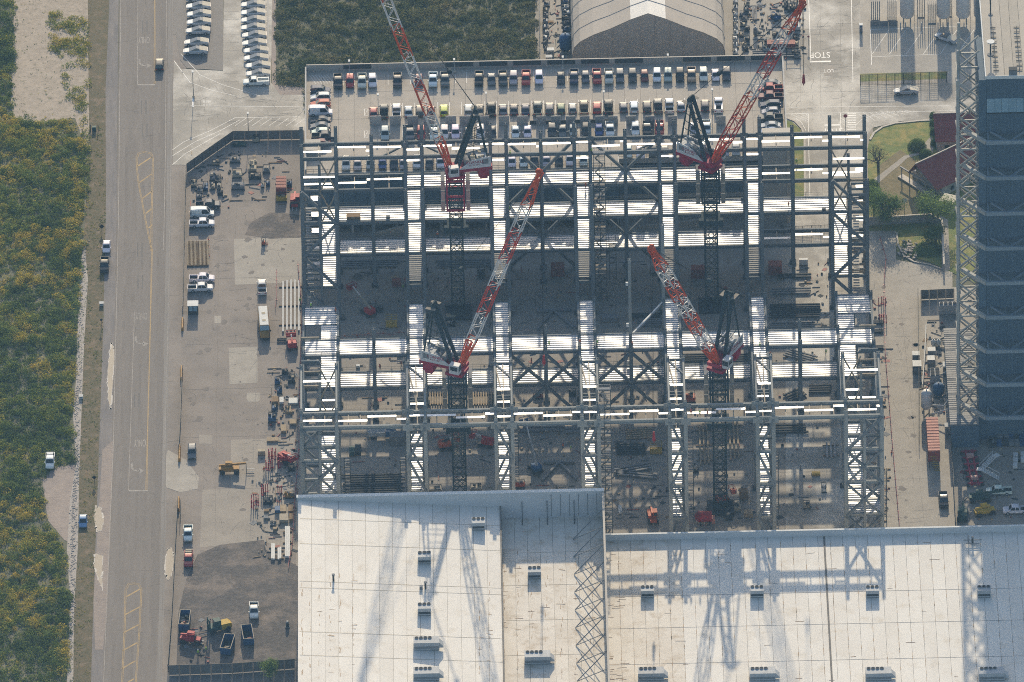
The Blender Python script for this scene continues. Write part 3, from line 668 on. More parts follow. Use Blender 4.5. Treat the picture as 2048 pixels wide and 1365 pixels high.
def col(T, x, y, h, m=None, w_=.8): beam('column', (x,y,0), (x,y,h), w_, w_, m or SG, T, 'ibeam'); MB().box((x, y, .25), (1.5,1.5,.5)).build('base_plate', MT['dark_metal'], T)
def gird(T, p, q, h=.85, w_=.45, m=None): return beam('girder', p, q, w_, h, m or SG, T, 'ibeam')
def brace(T, p, q, m=None, w_=.5): return beam('brace', p, q, w_, w_, m or SG, T)
def joists(T, x0, x1, y0, y1, z, step=3.3):
    n = max(1, int(abs(x1-x0)/step))
    for k in range(1, n): x = x0+(x1-x0)*k/n; beam('joist', (x,y0,z), (x,y1,z), .22, .4, ST_, T)
def planks(T, x0, x1, yc, z, ln=6.4, off=1.0):
    x = x0+.4; k = rnd.randrange(2)
    while x < x1-1.0:
        e = min(x1-.3, x+ln); y = yc+(off if k % 2 else -off)*rnd.uniform(.5,1)
        MB().box(((x+e)/2, y, z+.5), (e-x, .75, .07), rnd.uniform(-.012,.012)).build('walk_plank', MT['plank'], T); x = e+.05; k += 1

# ---- north frame
NF = thing('steel_bay_structure', 'galvanised decked steel frame row standing beside the parking garage', 'steel frame', P(1170, 560, 0))
pl_ = [x for p in PAIRS for x in p]
xsN = sorted([EL[0], EL[2], ER[0], ER[2]] + pl_ + MIDS)
for x in xsN:
    mid = x in MIDS
    col(NF, x, YN2, 38.5 + rnd.uniform(-.5,.6)); col(NF, x, YN1, 37.0 + (2.4 if not mid else 0))
    if not mid: col(NF, x, YNs, 34.6)
for z in LV:
    for y in (YN1, YN2):
        for a, c in zip(xsN, xsN[1:]): gird(NF, (a,y,z), (c,y,z))
    for x in pl_ + [EL[0], EL[2], ER[0], ER[2]]:
        if z < 30: gird(NF, (x,YNs,z), (x,YN1,z), .7, .35)
    for a, c in PAIRS + [(EL[0],EL[2]), (ER[0],ER[2])]:
        if z < 30: gird(NF, (a,YNs,z), (c,YNs,z), .7, .35)
for a, c in zip(xsN, xsN[1:]):
    joists(NF, a, c, YN2, YN1, 34.8)
    if (a, c) not in PAIRS: planks(NF, a, c, (YN1+YN2)/2, 34.8)
    if c <= PAIRS[0][0]+.1 or a >= PAIRS[4][1]-.1: joists(NF, a, c, YN2, YN1, 26.1); planks(NF, a, c, (YN1+YN2)/2, 26.1)
    else: deck(NF, a+.3, c-.3, YN2+.9, YN1-.4, 26.1, 'galv', 'ns')
    if a >= EL[2]-.1 and c <= ER[0]+.1: deck(NF, a+.3, c-.3, YN2-.2, YN1+.4, 17.4, 'galv', 'ns')
    if a >= EL[2]-.1 and c <= PAIRS[4][1]+.1: deck(NF, a+.3, c-.3, YN2-.4, YN1+.4, 8.7, 'galv', 'ns')
    elif a > PAIRS[4][0]: joists(NF, a, c, YN2, YN1, 8.7); planks(NF, a, c, (YN1+YN2)/2, 8.7)
for k, (a, c) in enumerate(PAIRS):
    for z in (26.1, 17.4): deck(NF, a+.35, c-.35, YNs, YN2-.7, z, 'galv', 'we')
    deck(NF, a+.35, c-.35, YNs+1.5, YN2-.7, 8.7, 'galv_dull_and_shaded', 's')  # darker decking than the levels above paints in the shade down here
    planks(NF, a, c, YN2-2.6, 34.8, off=.3); planks(NF, a, c, (YN1+YN2)/2, 34.8)
    for z0, z1, s in ((0,8.7,1),(8.7,17.4,0),(17.4,26.1,1),(26.1,34.8,0)):
        p, q = ((a, YN2-.1, z0), (a+.02, YNs, z1)) if s else ((a, YNs, z0), (a+.02, YN2-.1, z1))
        brace(NF, p, q, w_=.4); brace(NF, (c, p[1], p[2]), (c+.02, q[1], q[2]), w_=.4)
for m_ in MIDS[1:3]:
    l_ = max(x for x in pl_ if x < m_); r_ = min(x for x in pl_ if x > m_)
    for e in (l_, r_):
        for z0, z1 in ((26.1,34.8),(26.1,17.4),(8.7,17.4),(8.7,0.4)): brace(NF, (m_,YN1-.3,z0), (e,YN1-.3,z1), w_=.62)
    brace(NF, (m_-.8,YN1-.3,26.1), (m_+.8,YN1-.3,26.1), w_=1.3)
for p in (PAIRS[0], PAIRS[3]):   # shallow knee braces under the top walk
    brace(NF, (p[1],YN1-.3,34.4), (p[1]+5,YN1-.3,31.5), w_=.4); brace(NF, (p[0],YN1-.3,34.4), (p[0]-5,YN1-.3,31.5), w_=.4)
for (a, m_, c), flip in ((EL, 0), (ER, 1)):
    ih = (m_, c) if not flip else (a, m_); oh = (a, m_) if not flip else (m_, c)
    for z in (17.4, 8.7): deck(NF, ih[0]+.2, ih[1]-.35, YNs+.3, YN1-.4, z, 'galv', 'we')
    for y in (YNs, YN2): beam('column', (m_,y,0), (m_,y,33), .6, .6, SG, NF, 'ibeam'); 
    planks(NF, ih[0], ih[1], YN2+1, 26.1, 8, .3); planks(NF, a, c, (YN2+YNs)/2, 34.8, 9, 2.0)
    for k, (z0, z1) in enumerate(((34.8,26.1),(26.1,17.4),(17.4,8.7),(8.7,.3))):
        p, q = (a, c) if (k in (0,) or (k == 1 and flip) or (k == 2 and not flip) or (k == 3)) else (c, a)
        brace(NF, (p,YNs-.5,z0), (q,YNs-.5,z1), w_=.6)
    for z0, z1 in ((26.1,34.8),(17.4,26.1)):
        brace(NF, (ih[0],YN2-.4,z0), (ih[1],YN2-.4,z1), ST_, .3); brace(NF, (ih[1],YN2-.4,z0), (ih[0],YN2-.4,z1), ST_, .3)
    # stair shaft in the outer half
    z = 2.0
    while z < 33:
        y = YNs+.6+((z*1.7) % (YN1-YNs-2)); 
        MB().box(((oh[0]+oh[1])/2, YNs+1.2+(YN1-YNs-3)*rnd.random()*.9, z), (oh[1]-oh[0]-.7, .35, .5)).build('shaft_beam', SG if rnd.random() < .65 else ST_, NF); z += 1.45
    for z in (4.3, 8.7, 13, 17.4, 21.7, 26.1):
        fl = MB(); x0 = oh[0]+.8; x1 = oh[0]+2.0
        for s in range(10): fl.box(((x0+x1)/2, YNs+1.5+s*.55, z-3.6+s*.38), (1.3, .5, .08))
        fl.build('stair_flight', MT['galv_dull_and_shaded'], NF)
        MB().box((oh[0]+2.6, YN1-2.2, z), (1.7, 2.0, .08)).build('stair_landing', MT['galv'], NF)
# bolted node plates
for x in pl_:
    for z in (34.8, 17.4): MB().box((x, YN1-.55, z), (1.7, .12, 1.9)).build('gusset', MT['steel_grey'], NF)

# ---- south frame
SF = thing('steel_bay_structure', 'galvanised decked steel frame row standing behind the white roofed building', 'steel frame', P(1170, 900, 0))
xsS = sorted([EL[0], EL[2], ER[0], ER[2]] + pl_ + MIDS)
mainx = [x for x in xsS if x not in MIDS]
for x in xsS:
    if x in MIDS:
        col(SF, x, YSa, 37.5 if x == MIDS[2] else 20.5, SL_ if x == MIDS[2] else None, .7 if x == MIDS[2] else .8); col(SF, x, YSb, 19)
    else:
        h = 37.5 if abs(x-PAIRS[3][0]) < .1 else 18.6
        col(SF, x, YS0, h, SL_ if h > 30 else None); col(SF, x, YSa, h if h < 30 else 18.6); col(SF, x, YSb, 18.6)
        col(SF, x, YSm, 35.6, SL_); col(SF, x, YF1, 36.2, SL_); col(SF, x, YF2, 36.6, SL_)
for z in (8.7, 17.4):
    for y in (YSa, YSb):
        for a, c in zip(xsS, xsS[1:]): gird(SF, (a,y,z), (c,y,z))
    for a, c in zip(xsS, xsS[1:]):
        if (a, c) not in PAIRS and a >= EL[2]-.1 and c <= ER[0]+.1: deck(SF, a+.3, c-.3, YSb-.3, YSa+.3, z, 'galv', 'ns')
for x in mainx:
    for z in (8.7, 17.4): gird(SF, (x,YF1,z), (x,YS0,z), .8, .4)
    for z in (26.1, 34.8): gird(SF, (x,YF2,z), (x,YSm,z), .7, .4, SL_)
for z in LV:
    for y in (YF1, YF2):
        for a, c in zip(mainx, mainx[1:]):
            if z > 30 or (a, c) in PAIRS or (a, c) in ((EL[0],EL[2]), (ER[0],ER[2])): gird(SF, (a,y,z), (c,y,z), .95 if z > 30 else .8, .5, SL_)
for a, c in zip(mainx, mainx[1:]):
    joists(SF, a, c, YF2, YF1, 34.8, 2.5)
    planks(SF, a, c, (YF1+YF2)/2, 34.8, 6.4, .9)
for k, (a, c) in enumerate(PAIRS):
    for y0, y1 in ((YSa-16, YSa-.2), (YSa+.3, YS0)) : pass
    deck(SF, a+.3, c-.3, YSa, YS0, 17.4, 'galv', 'wen'); deck(SF, a+.3, c-.3, yy(905), YSa-.05, 17.4, 'galv', 'we')
    if k == 3: pass
    deck(SF, a+.5, c-.9, YF2+.6, yy(992), 17.4, 'galv', 'n'); deck(SF, a+.5, c-.9, YF2+.6, yy(1014), 8.7, 'galv', '')
    planks(SF, a, c, yy(1040), 34.8, 5, .2); planks(SF, a, c, yy(935), 17.4, 5, .2)
    for y in (yy(925), yy(955), YSm):
        for z in (17.4,) if y != YSm else (17.4, 26.1, 34.8): gird(SF, (a,y,z), (c,y,z), .6, .35)
    beam('joist', ((a+c)/2,YF1,34.8), ((a+c)/2,YSm,34.8), .25, .4, ST_, SF); beam('joist', ((a+c)/2,yy(1000),17.4), ((a+c)/2,yy(905),17.4), .25, .4, ST_, SF)
    brace(SF, (a,YSm,34.8), ((a+c)/2,YF1+4,34.8), ST_, .3); brace(SF, (c,YSm-6,34.8), (a,YSm,34.8), SG, .4)
    fl = k % 2
    for j, (z0, z1) in enumerate(((34.8,26.1),(26.1,17.4),(17.4,8.7),(8.7,.2))):
        p, q = (a, c) if (j+fl) % 2 else (c, a)
        brace(SF, (p,YF2-.45,z0), (q,YF2-.45,z1), w_=.5); brace(SF, (p,YF1+.3,z0), (q,YF1+.3,z1), w_=.42)
        brace(SF, (a,YSm if j % 2 else YF1+.5,z0), (a+.02,YF1+.5 if j % 2 else YSm,z1), w_=.4)
    for x in (a, c):
        MB().box((x+.05, YF1-.5, 34.9), (2.6, .14, 2.0)).build('gusset', MT['steel_light'], SF); MB().box((x, YF2-.55, 34.8), (2.2, .14, 1.7)).build('gusset', MT['steel_light'], SF)
for m_ in MIDS[1:3]:
    l_ = max(x for x in pl_ if x < m_); r_ = min(x for x in pl_ if x > m_)
    for e in (l_, r_):
        for p, q in (((e,17.0),(m_,8.9)),((m_,8.5),(e,.3)),((m_,17.0),(e,8.9))): brace(SF, (p[0],YSb-.4,p[1]), (q[0],YSb-.4,q[1]), w_=.6)
for (a, m_, c), flip in ((EL, 0), (ER, 1)):
    ih = (m_, c) if not flip else (a, m_); oh = (a, m_) if not flip else (m_, c)
    deck(SF, a+.3, c-.3, yy(769), YS0, 17.4, 'galv', 'ne'); deck(SF, ih[0], ih[1]-.3, YSa+.2, yy(771), 17.4, 'galv', '')
    deck(SF, a+.3, c-.3, YSb, YSa, 17.4, 'galv', ''); deck(SF, ih[0], ih[1]-.3, yy(895), YSb-.1, 17.4, 'galv', 'we')
    deck(SF, a+.3, c-.3, YF2+.5, yy(1056), 8.7, 'galv', ''); deck(SF, ih[0], ih[1]-.3, YF2+.5, yy(992), 17.4, 'galv', 'n'); deck(SF, ih[0], ih[1]-.3, yy(1055), yy(1014), 8.7, 'galv', '')
    for y in (YS0, YSa, YSb, YSm, YF1, YF2): beam('column', (m_,y,0), (m_,y,17 if y > YSm+1 else 33), .55, .55, SG if y > YSm+1 else SL_, SF, 'ibeam')
    for y in (YS0, YSa, YSb, YSm):
        for z in (8.7, 17.4): gird(SF, (a,y,z), (c,y,z), .7, .4)
    for k in range(9):
        y = YSb-3-k*3.2; z = 17.4 if k < 4 else (17.4, 26.1, 34.8)[k % 3]
        if y > YF1: gird(SF, (oh[0],y,z), (oh[1],y,z), .5, .3, ST_ if k % 2 else SG)
    planks(SF, a, c, yy(1020), 34.8, 8, .8); planks(SF, ih[0], ih[1], yy(990), 26.1, 8, .3); planks(SF, a, c, yy(940), 17.4, 8, .3)
    for j, (z0, z1) in enumerate(((34.8,26.1),(26.1,17.4),(17.4,8.7),(8.7,.2))):
        p, q = (a, c) if j % 2 == flip else (c, a)
        brace(SF, (p,YF2-.45,z0), (q,YF2-.45,z1), SG, .6); brace(SF, (q,YF1+.4,z0), (p,YF1+.4,z1), SG, .5)
        if j > 0: brace(SF, (q,YF2-.45,z0), (p,YF2-.45,z1), SG, .4)
    for z0, z1 in ((17.4,26.1),(26.1,34.8)): brace(SF, (ih[0],YSm,z0), (ih[1],YSm,z1), ST_, .3); brace(SF, (ih[1],YSm,z0), (ih[0],YSm,z1), ST_, .3)
gird(SF, (MIDS[2],YSa,17.0), (PAIRS[3][0],YS0,17.0), .5, .4, MT['white_paint'])
for z in (10, 20, 31): MB().box((MIDS[2]-.5,YSa,z), (.8,.5,.8)).build('gusset', MT['white_paint'], SF)

# ================================================================ roofed factory buildings (south)
fac = thing('factory_building', 'big white membrane roof factory with rooftop air units and braced parapet', 'factory', P(900, 1300, 0))
ZA0, ZA1, ZB, ZP = 27.8, 24.7, 21.6, 28.3
xw, xs_, xe = P(596,1000,ZP).x, P(1000,1040,ZA1).x, P(1204,985,ZP).x
yn = P(900,989,ZP).y; ys = yn-75
ST0, ST1 = MT['roof_white'], MT['roof_white_dirty']
nA = 15
for k in range(nA):
    x0, x1 = xw+(xs_-xw)*k/nA, xw+(xs_-xw)*(k+1)/nA; z0, z1 = ZA0+(ZA1-ZA0)*k/nA, ZA0+(ZA1-ZA0)*(k+1)/nA
    MB().add([(x0+.03,ys,z0-.3),(x1-.03,ys,z1-.3),(x1-.03,yn,z1-.3),(x0+.03,yn,z0-.3),(x0+.03,ys,z0),(x1-.03,ys,z1),(x1-.03,yn,z1),(x0+.03,yn,z0)],
             ((0,3,2,1),(4,5,6,7),(0,1,5,4),(1,2,6,5),(2,3,7,6),(3,0,4,7))).build('roof_panel', ST0, fac)
for k in range(8):
    x0, x1 = xs_+.35+(xe-xs_-.35)*k/8, xs_+.35+(xe-xs_-.35)*(k+1)/8
    MB().b2(x0+.03, x1-.03, ys, yn, ZB-.3, ZB).build('roof_panel', ST1, fac)
MB().b2(xw, xe, ys, yn, 0, ZB-.4).build('wall', MT['parapet'], fac)
MB().add([(xw,ys,ZB-.3),(xs_,ys,ZB-.3),(xs_,yn,ZB-.3),(xw,yn,ZB-.3),(xw,ys,ZA0-.4),(xs_,ys,ZA1-.4),(xs_,yn,ZA1-.4),(xw,yn,ZA0-.4)],
         ((0,3,2,1),(4,5,6,7),(0,1,5,4),(1,2,6,5),(2,3,7,6),(3,0,4,7))).build('upper_wall', MT['parapet'], fac)
MB().b2(xw-.3, xe+.4, yn, yn+.9, 0, ZP).build('parapet', MT['parapet'], fac)
MB().b2(xw-.35, xe+.45, yn-.15, yn+.95, ZP, ZP+.12).build('coping', MT['white_paint'], fac)
MB().b2(xe, xe+.45, ys, yn, 0, ZP-.003).build('parapet', MT['precast_tan'], fac)
MB().b2(xs_, xs_+.3, ys, yn-.02, ZB-.1, ZA1+.18).build('step_flashing', MT['seam'], fac)
for k in range(6):
    x = xe-1.2-k*2.0; MB().b2(x-.05, x+.05, yn-.08, yn-.004, ZB+.4, ZP-.6).build('panel_joint', MT['grey_metal'], fac)
for px in (1044, 1094, 1148): x = P(px,1010,24).x; MB().bar((x, yn-.2, ZB+4.5), (x, yn-.6-.0, ZB+.1), .14).bar((x,yn-.6,ZB+.12),(x,yn-3,ZB+.12),.14).build('downpipe', MT['dark_metal'], fac)
y = yn-9.0; k = 0
while y > ys+7:      # parapet back-stays
    for s in (1, -1): MB().bar((xe-.1, y-3.4 if s < 0 else y+3.4-.0, ZP-1.2), (xe-6.6, y, ZB+.1), .15).build('back_stay', MT['grey_metal'], fac)
    y -= 6.9
sj = MB()
for py in (1045,1095,1170,1183,1271,1318):
    q = P(700,py,26.5).y; sj.add([(xw+.4,q-.05,ZA0+.02),(xs_,q-.05,ZA1+.02),(xs_,q+.05,ZA1+.02),(xw+.4,q+.05,ZA0+.02)],[(0,1,2,3)])
for py in (1105,1170,1240,1310): q = P(1100,py,ZB).y; sj.add([(xs_+.4,q-.05,ZB+.02),(xe-.1,q-.05,ZB+.02),(xe-.1,q+.05,ZB+.02),(xs_+.4,q+.05,ZB+.02)],[(0,1,2,3)])
sj.build('roof_seam', MT['cream'], fac)
stn = MB()
for k in range(330):
    if k < 190: c = P(rnd.choice([1003,1006,1034,1060,1090,1120,1150,1180])+rnd.uniform(0,5), rnd.uniform(1105,1360), ZB+.03)
    else: c = P(rnd.choice([604,620,638,660,680,706,958,978])+rnd.uniform(-1,2), rnd.uniform(1150,1360), ZA0+.1 if 0 else 27.0); c.z = ZA0+(ZA1-ZA0)*(c.x-xw)/(xs_-xw)+.03
    if k % 9: stn.box(c, (rnd.uniform(.05,.11), rnd.uniform(.3,1.7), .01))
    else: stn.box(c, (rnd.uniform(.4,2.2), rnd.uniform(.06,.16), .01), rnd.gauss(0,.12))
stn.build('rust_stains', MT['rust_stain'], fac)['kind'] = 'stuff'

fc = thing('factory_building', 'lower white roof factory wing with rows of rooftop air units', 'factory', P(1600, 1300, 0))
ZC = 18.3; cx0 = xe+.5; cx1 = P(2120,1200,ZC).x; cyn = P(1600,1066,ZC+1.0).y; cys = cyn-75; nC = 36
for k in range(nC):
    x0, x1 = cx0+(cx1-cx0)*k/nC, cx0+(cx1-cx0)*(k+1)/nC
    MB().b2(x0+.025, x1-.025, cys, cyn, ZC-.3, ZC).build('roof_panel', ST1 if k < 6 else ST0, fc)
MB().b2(cx0, cx1, cys, cyn, 0, ZC-.4).build('wall', MT['parapet'], fc)
MB().b2(cx0, cx1, cyn, cyn+.35, 0, ZC+1.5).build('parapet', MT['parapet'], fc)
MB().b2(cx0, cx1, cyn-.1, cyn+.45, ZC+1.5, ZC+1.62).build('coping', MT['white_paint'], fc)
xr = P(1655,1200,ZC).x; MB().b2(xr-.2, xr+.2, cys, cyn-.3, ZC+.01, ZC+.1).build('roof_ridge', MT['seam'], fc)
sj = MB()
for py in (1186,1250,1322): q = P(1600,py,ZC).y; sj.b2(cx0, cx1, q-.04, q+.04, ZC, ZC+.02)
sj.build('roof_seam', MT['seam'], fc)
stn = MB()
for k in range(1100):
    px = rnd.uniform(1215,2045) if k > 260 else rnd.choice([1216,1220,1240,1350,1655,1660,1848])+rnd.uniform(-4,8)
    c = P(px, rnd.uniform(1085,1362), ZC+.03); i = round((c.x-cx0)/(cx1-cx0)*nC)
    if k % 2: c.x = cx0+(cx1-cx0)*i/nC; stn.box(c, (rnd.uniform(.05,.13), rnd.uniform(.3,1.6), .012))
    elif (px < 1250 and k % 3 == 0) or k % 40 == 0: stn.box(c, (rnd.uniform(.5,2.6), rnd.uniform(.05,.14), .012), rnd.gauss(0,.1))
stn.build('rust_stains', MT['rust_stain'], fc)['kind'] = 'stuff'
# rooftop air units
def air_unit(px, py, z, L, W, H, fans, label, grp, hood=False):
    c = P(px, py, z); t = thing('rooftop_air_unit', label, 'air unit', (c.x, c.y, z), 0, grp)
    MB().b2(-L/2,L/2,-W/2,W/2,.25,H).build('cabinet', MT['pale_metal'], t, True)
    MB().b2(-L/2+.1,L/2-.1,-W/2+.1,W/2-.1,0,.25).build('curb', MT['grey_metal'], t, True)
    for k in range(fans):
        x = -L/2+L*(k+.5)/fans if not hood else -L/2+.7+k*.95
        f = MB().tube((x, W/2-.62, H), (x, W/2-.62, H+.18), .42, 12).build('fan_ring', MT['grey_metal'], t, True)
        MB().tube((x, W/2-.62, H+.16), (x, W/2-.62, H+.19), .36, 12).build('fan', MT['black'], f, True)
    if hood: MB().side([(L/2,.5),(L/2+.9,.5),(L/2+.9,.9),(L/2,H-.2)], -W/2+.3, W/2-.6).build('intake_hood', MT['pale_metal'], t, True)
    MB().b2(-L/2+.15,L/2-.15,-W/2-.02,-W/2-.002,.5,H*.55).build('louvre', MT['dark_metal'] if not hood else MT['grey_metal'], t, True)
    return t
for px, py, nm in ((957,1055,'beside the stepped roof edge'),(849,1123,'north of the small roof vent'),(849,1226,'south of the small roof vent')):
    air_unit(px, py, 25.2 if px > 900 else 25.9, 2.9, 2.4, 1.9, 3, 'grey three fan air unit on sloped white roof '+nm, 'small rooftop air units')
air_unit(1069,1153,ZB,2.9,2.4,1.9,3,'grey three fan air unit on sunken roof beside parapet stays','small rooftop air units')
WHR = ('beside the tall braced parapet','in the crane shadow','just east of the dark roof ridge','in the shadow of the tall bay')
for x, wh_ in zip((1295,1514,1745,1968), WHR): air_unit(x,1191,ZC,2.9,2.2,1.9,3,'grey three fan air unit on lower roof wing '+wh_,'lower wing small air units')
for x, y in ((853,1295),(853,1356)): air_unit(x,y,25.9,5.6,2.6,2.0,4,'long pale four fan air unit with hood on sloped white roof','long rooftop air units',True)
air_unit(1075,1323,ZB,5.6,2.6,2.0,4,'long pale four fan air unit with hood on sunken roof','long rooftop air units',True)
for x, wh_ in zip((1302,1525,1757,1983), WHR): air_unit(x,1356,ZC,5.6,2.6,2.0,4,'long four fan air unit on lower wing '+wh_,'lower wing long air units',True)
for px,py,z,lb in ((851,1178,25.9,'small dark roof exhaust vent with side box between air units'),(667,1163,27.2,'lone pipe roof vent on the ribbed white roof'),(1945,1088,ZC,'roof antenna mount with cross arms beside the lower wing parapet')):
    c = P(px,py,z); t = thing('roof_vent', lb, 'vent', (c.x,c.y,z))
    MB().tube((0,0,0),(0,0,1.6),.22,10).build('stack', MT['dark_metal'], t, True); MB().tube((0,0,1.6),(0,0,1.85),.34,10).build('cap', MT['grey_metal'], t, True)
    if px == 851: MB().b2(-1.3,-.6,-.4,.4,0,.8).build('side_box', MT['grey_metal'], t, True)
    if px == 1945: MB().bar((-2,0,1),(2,0,1),.15).bar((-1.5,-.6,.5),(1.5,-.6,.5),.12).bar((-.8,.5,0),(-.8,.5,1.9),.2).build('cross_arm', MT['grey_metal'], t, True)

# ================================================================ tall bay (east)
bay = thing('tall_bay_building', 'very tall bay with blue shaded ribbed facade and glass band', 'building', P(2000, 860, 0))
ZT = 96.0; bx0 = P(1973,160,ZT).x; bx1 = bx0+45; byf = P(2000,152,ZT).y; byn = byf+60
MB().b2(bx0, bx1, byf, byn, 0, ZT-.4).build('wall', MT['bay_panel'], bay)
np_ = 22
for k in range(np_):
    x0, x1 = bx0+(bx1-bx0)*k/np_, bx0+(bx1-bx0)*(k+1)/np_
    MB().b2(x0+.03, x1-.03, byf, byn, ZT-.4, ZT).build('roof_panel', MT['bay_roof'], bay)
for k in range(60):
    x = bx0+.3+k*.62; MB().b2(x-.09, x+.09, byf-.1, byf-.005, 6, ZT-.6).build('facade_rib', MT['bay_panel'], bay)
MB().b2(bx0-.2, bx1, byf-.25, byf-.12, ZT-.7, ZT+.1).build('coping', MT['white_paint'], bay)
MB().b2(bx0-.25, bx0-.004, byf-.3, byn, ZT-.8, ZT+.12).build('coping', MT['white_paint'], bay)
MB().b2(bx0-1.6, bx0-.01, byf-.2, byf+18, 0, ZT-.9).build('corner_strip', MT['bay_panel'], bay)
zg0, zg1 = ZT-(222-152)/7.4, ZT-(195-152)/7.4
for k in range(12):
    x0 = bx0+.1+k*1.63; MB().b2(x0+.03, x0+1.60, byf-.2, byf-.11, zg0, zg1).build('glass_pane', MT['glass_blue'], bay)
MB().b2(bx0, bx1, byf-.3, byf-.11, zg0-.25, zg0-.02).build('sill', MT['black'], bay)
BS, BB = MT['bay_steel'], MT['bay_steel_blue']
zls = [P0 for P0 in range(9)]
for k in range(9):
    pyb = 303+k*66.6; z = None
    yb = byf-4.6; q = P(1976, pyb, 0); z = (q.y-yb)*math.tan(DEP)   # height where the sight line meets the plane y = yb
    beam('ledge_girder', (bx0-.2,yb,z), (bx1,yb,z), .55, .9, BB, bay)
    for j in range(6):
        xa = bx0+1.0+j*7.6; brace_o = beam('ledge_lacing', (xa,byf-.2,z), (xa+3.8,yb,z), .35, .35, BB, bay); beam('ledge_lacing', (xa+3.8,yb,z), (xa+7.6,byf-.2,z), .35, .35, BB, bay)
    beam('ledge_post', (bx0+.3,byf-.2,z), (bx0+.3,yb,z), .3, .3, BB, bay)
    beam('ledge_tie', (bx0-5.2,byf+1.0,z+.2), (bx0-.2,yb,z), .7, .8, BS, bay)
# side lattice tower, three bays deep
xo = bx0-5.6
for j, yv in enumerate((byf+13, byf+7, byf+1)):
    ztop = ZT+3-(13-(yv-byf))*.2-(2-j)*0; zt = (ZT+6, ZT+2.5, ZT-1.5)[j]
    beam('lattice_chord', (xo-.35*j,yv,6), (xo-.35*j,yv,zt), .55, .55, BS, bay)
    z = 6.0; s = 0
    while z < zt-4.2:
        p, q = ((xo-.35*j, yv, z), (bx0-1.2, yv, z+4.4)); 
        if s: p, q = (bx0-1.2, yv, z), (xo-.35*j, yv, z+4.4)
        beam('lattice_diagonal', p, q, .34, .34, BS, bay)
        if j != 1: beam('lattice_diagonal', (p[0],yv-.4,q[2]), (q[0],yv-.4,p[2]), .22, .22, BS, bay)
        if s == 0 and int(z) % 2 == 0: beam('lattice_strut', (xo-.35*j,yv,z), (bx0-1.2,yv,z), .4, .4, BS, bay)
        z += 4.4; s = 1-s
for k in range(12):
    z = 8+k*7.6; beam('lattice_tie', (xo-.2,byf+1,z), (xo-.6,byf+13,z), .35, .35, BS, bay); beam('lattice_tie', (xo-.2,byf+1,z), (xo-.6,byf+13,z+3.6), .28, .28, BS, bay)
# annex lean-to roof at the foot of the lattice
a0, a1 = P(1902,850,6.2), P(1962,655,6.2)
an = thing('lean_to_shed', 'corrugated metal lean-to roof at the foot of the lattice tower', 'shed', (a0.x, a0.y, 0))
MB().b2(a0.x, bx0-1.7, a0.y, a1.y, 0, 5.9).build('wall', MT['bay_panel'], an)
nr = 46
for k in range(nr):
    y0 = a0.y+(a1.y-a0.y)*k/nr; MB().b2(a0.x-.2, bx0-1.7, y0+.12, y0+(a1.y-a0.y)/nr-.14, 5.9, 6.2).build('roof_rib', MT['galv_dull_and_shaded'] if k % 7 else MT['grey_metal'], an)
MB().b2(a0.x-.2, bx0-1.7, a0.y, a1.y, 5.85, 6.02).build('roof_sheet', MT['grey_metal'], an)
# roof furniture of the bay
for px, py, lb in ((1981,88,'white dish antenna on mast at the tall bay roof edge'),):
    c = P(px,py+22,ZT); t = thing('dish_antenna', lb, 'antenna', (c.x,c.y,ZT))
    MB().tube((0,0,0),(0,0,3.2),.16,8).build('mast', MT['dark_metal'], t, True); MB().tube((0,0,3.2),(0,0,3.5),.75,14,.9).build('dish', MT['white_paint'], t, True); MB().tube((0,0,0),(0,0,.15),.7,12).build('base', MT['grey_metal'], t, True)
c = P(1981,30,ZT); t = thing('roof_lamp', 'dark lamp mast on the tall bay roof edge', 'lamp', (c.x,c.y,ZT)); MB().tube((0,0,0),(0,0,4.5),.14,8).build('mast', MT['dark_metal'], t, True); MB().tube((0,0,0),(0,0,.15),.5,12).build('base', MT['grey_metal'], t, True); MB().box((0,0,4.6),(.5,.5,.3)).build('lamp_head', MT['dark_metal'], t, True)
pipe = thing('roof_rail', 'low fall arrest rail frame bolted across the tall bay roof', 'rail', (bx0+2, byf+4, ZT))
for px in (1989, 2036):
    xx = P(px,100,ZT).x; b = MB(); b.bar((xx,byf+2,ZT+.5),(xx,byf+20,ZT+.5),.12)
    for k in range(10): b.bar((xx-.6,byf+2+k*2,ZT+.15),(xx+.6,byf+2+k*2,ZT+.15),.12); b.bar((xx,byf+2+k*2,ZT),(xx,byf+2+k*2,ZT+.5),.1)
    b.build('rail_run', MT['dark_metal'], pipe)
c = P(2026,145,ZT); t = thing('roof_hatch', 'small dark hatch box by the tall bay roof edge', 'hatch', (c.x,c.y,ZT)); MB().b2(-.9,.9,-.7,.7,0,.9).build('box', MT['grey_metal'], t, True); MB().b2(-.95,.95,-.75,.75,.9,1.0).build('lid', MT['dark_metal'], t, True)

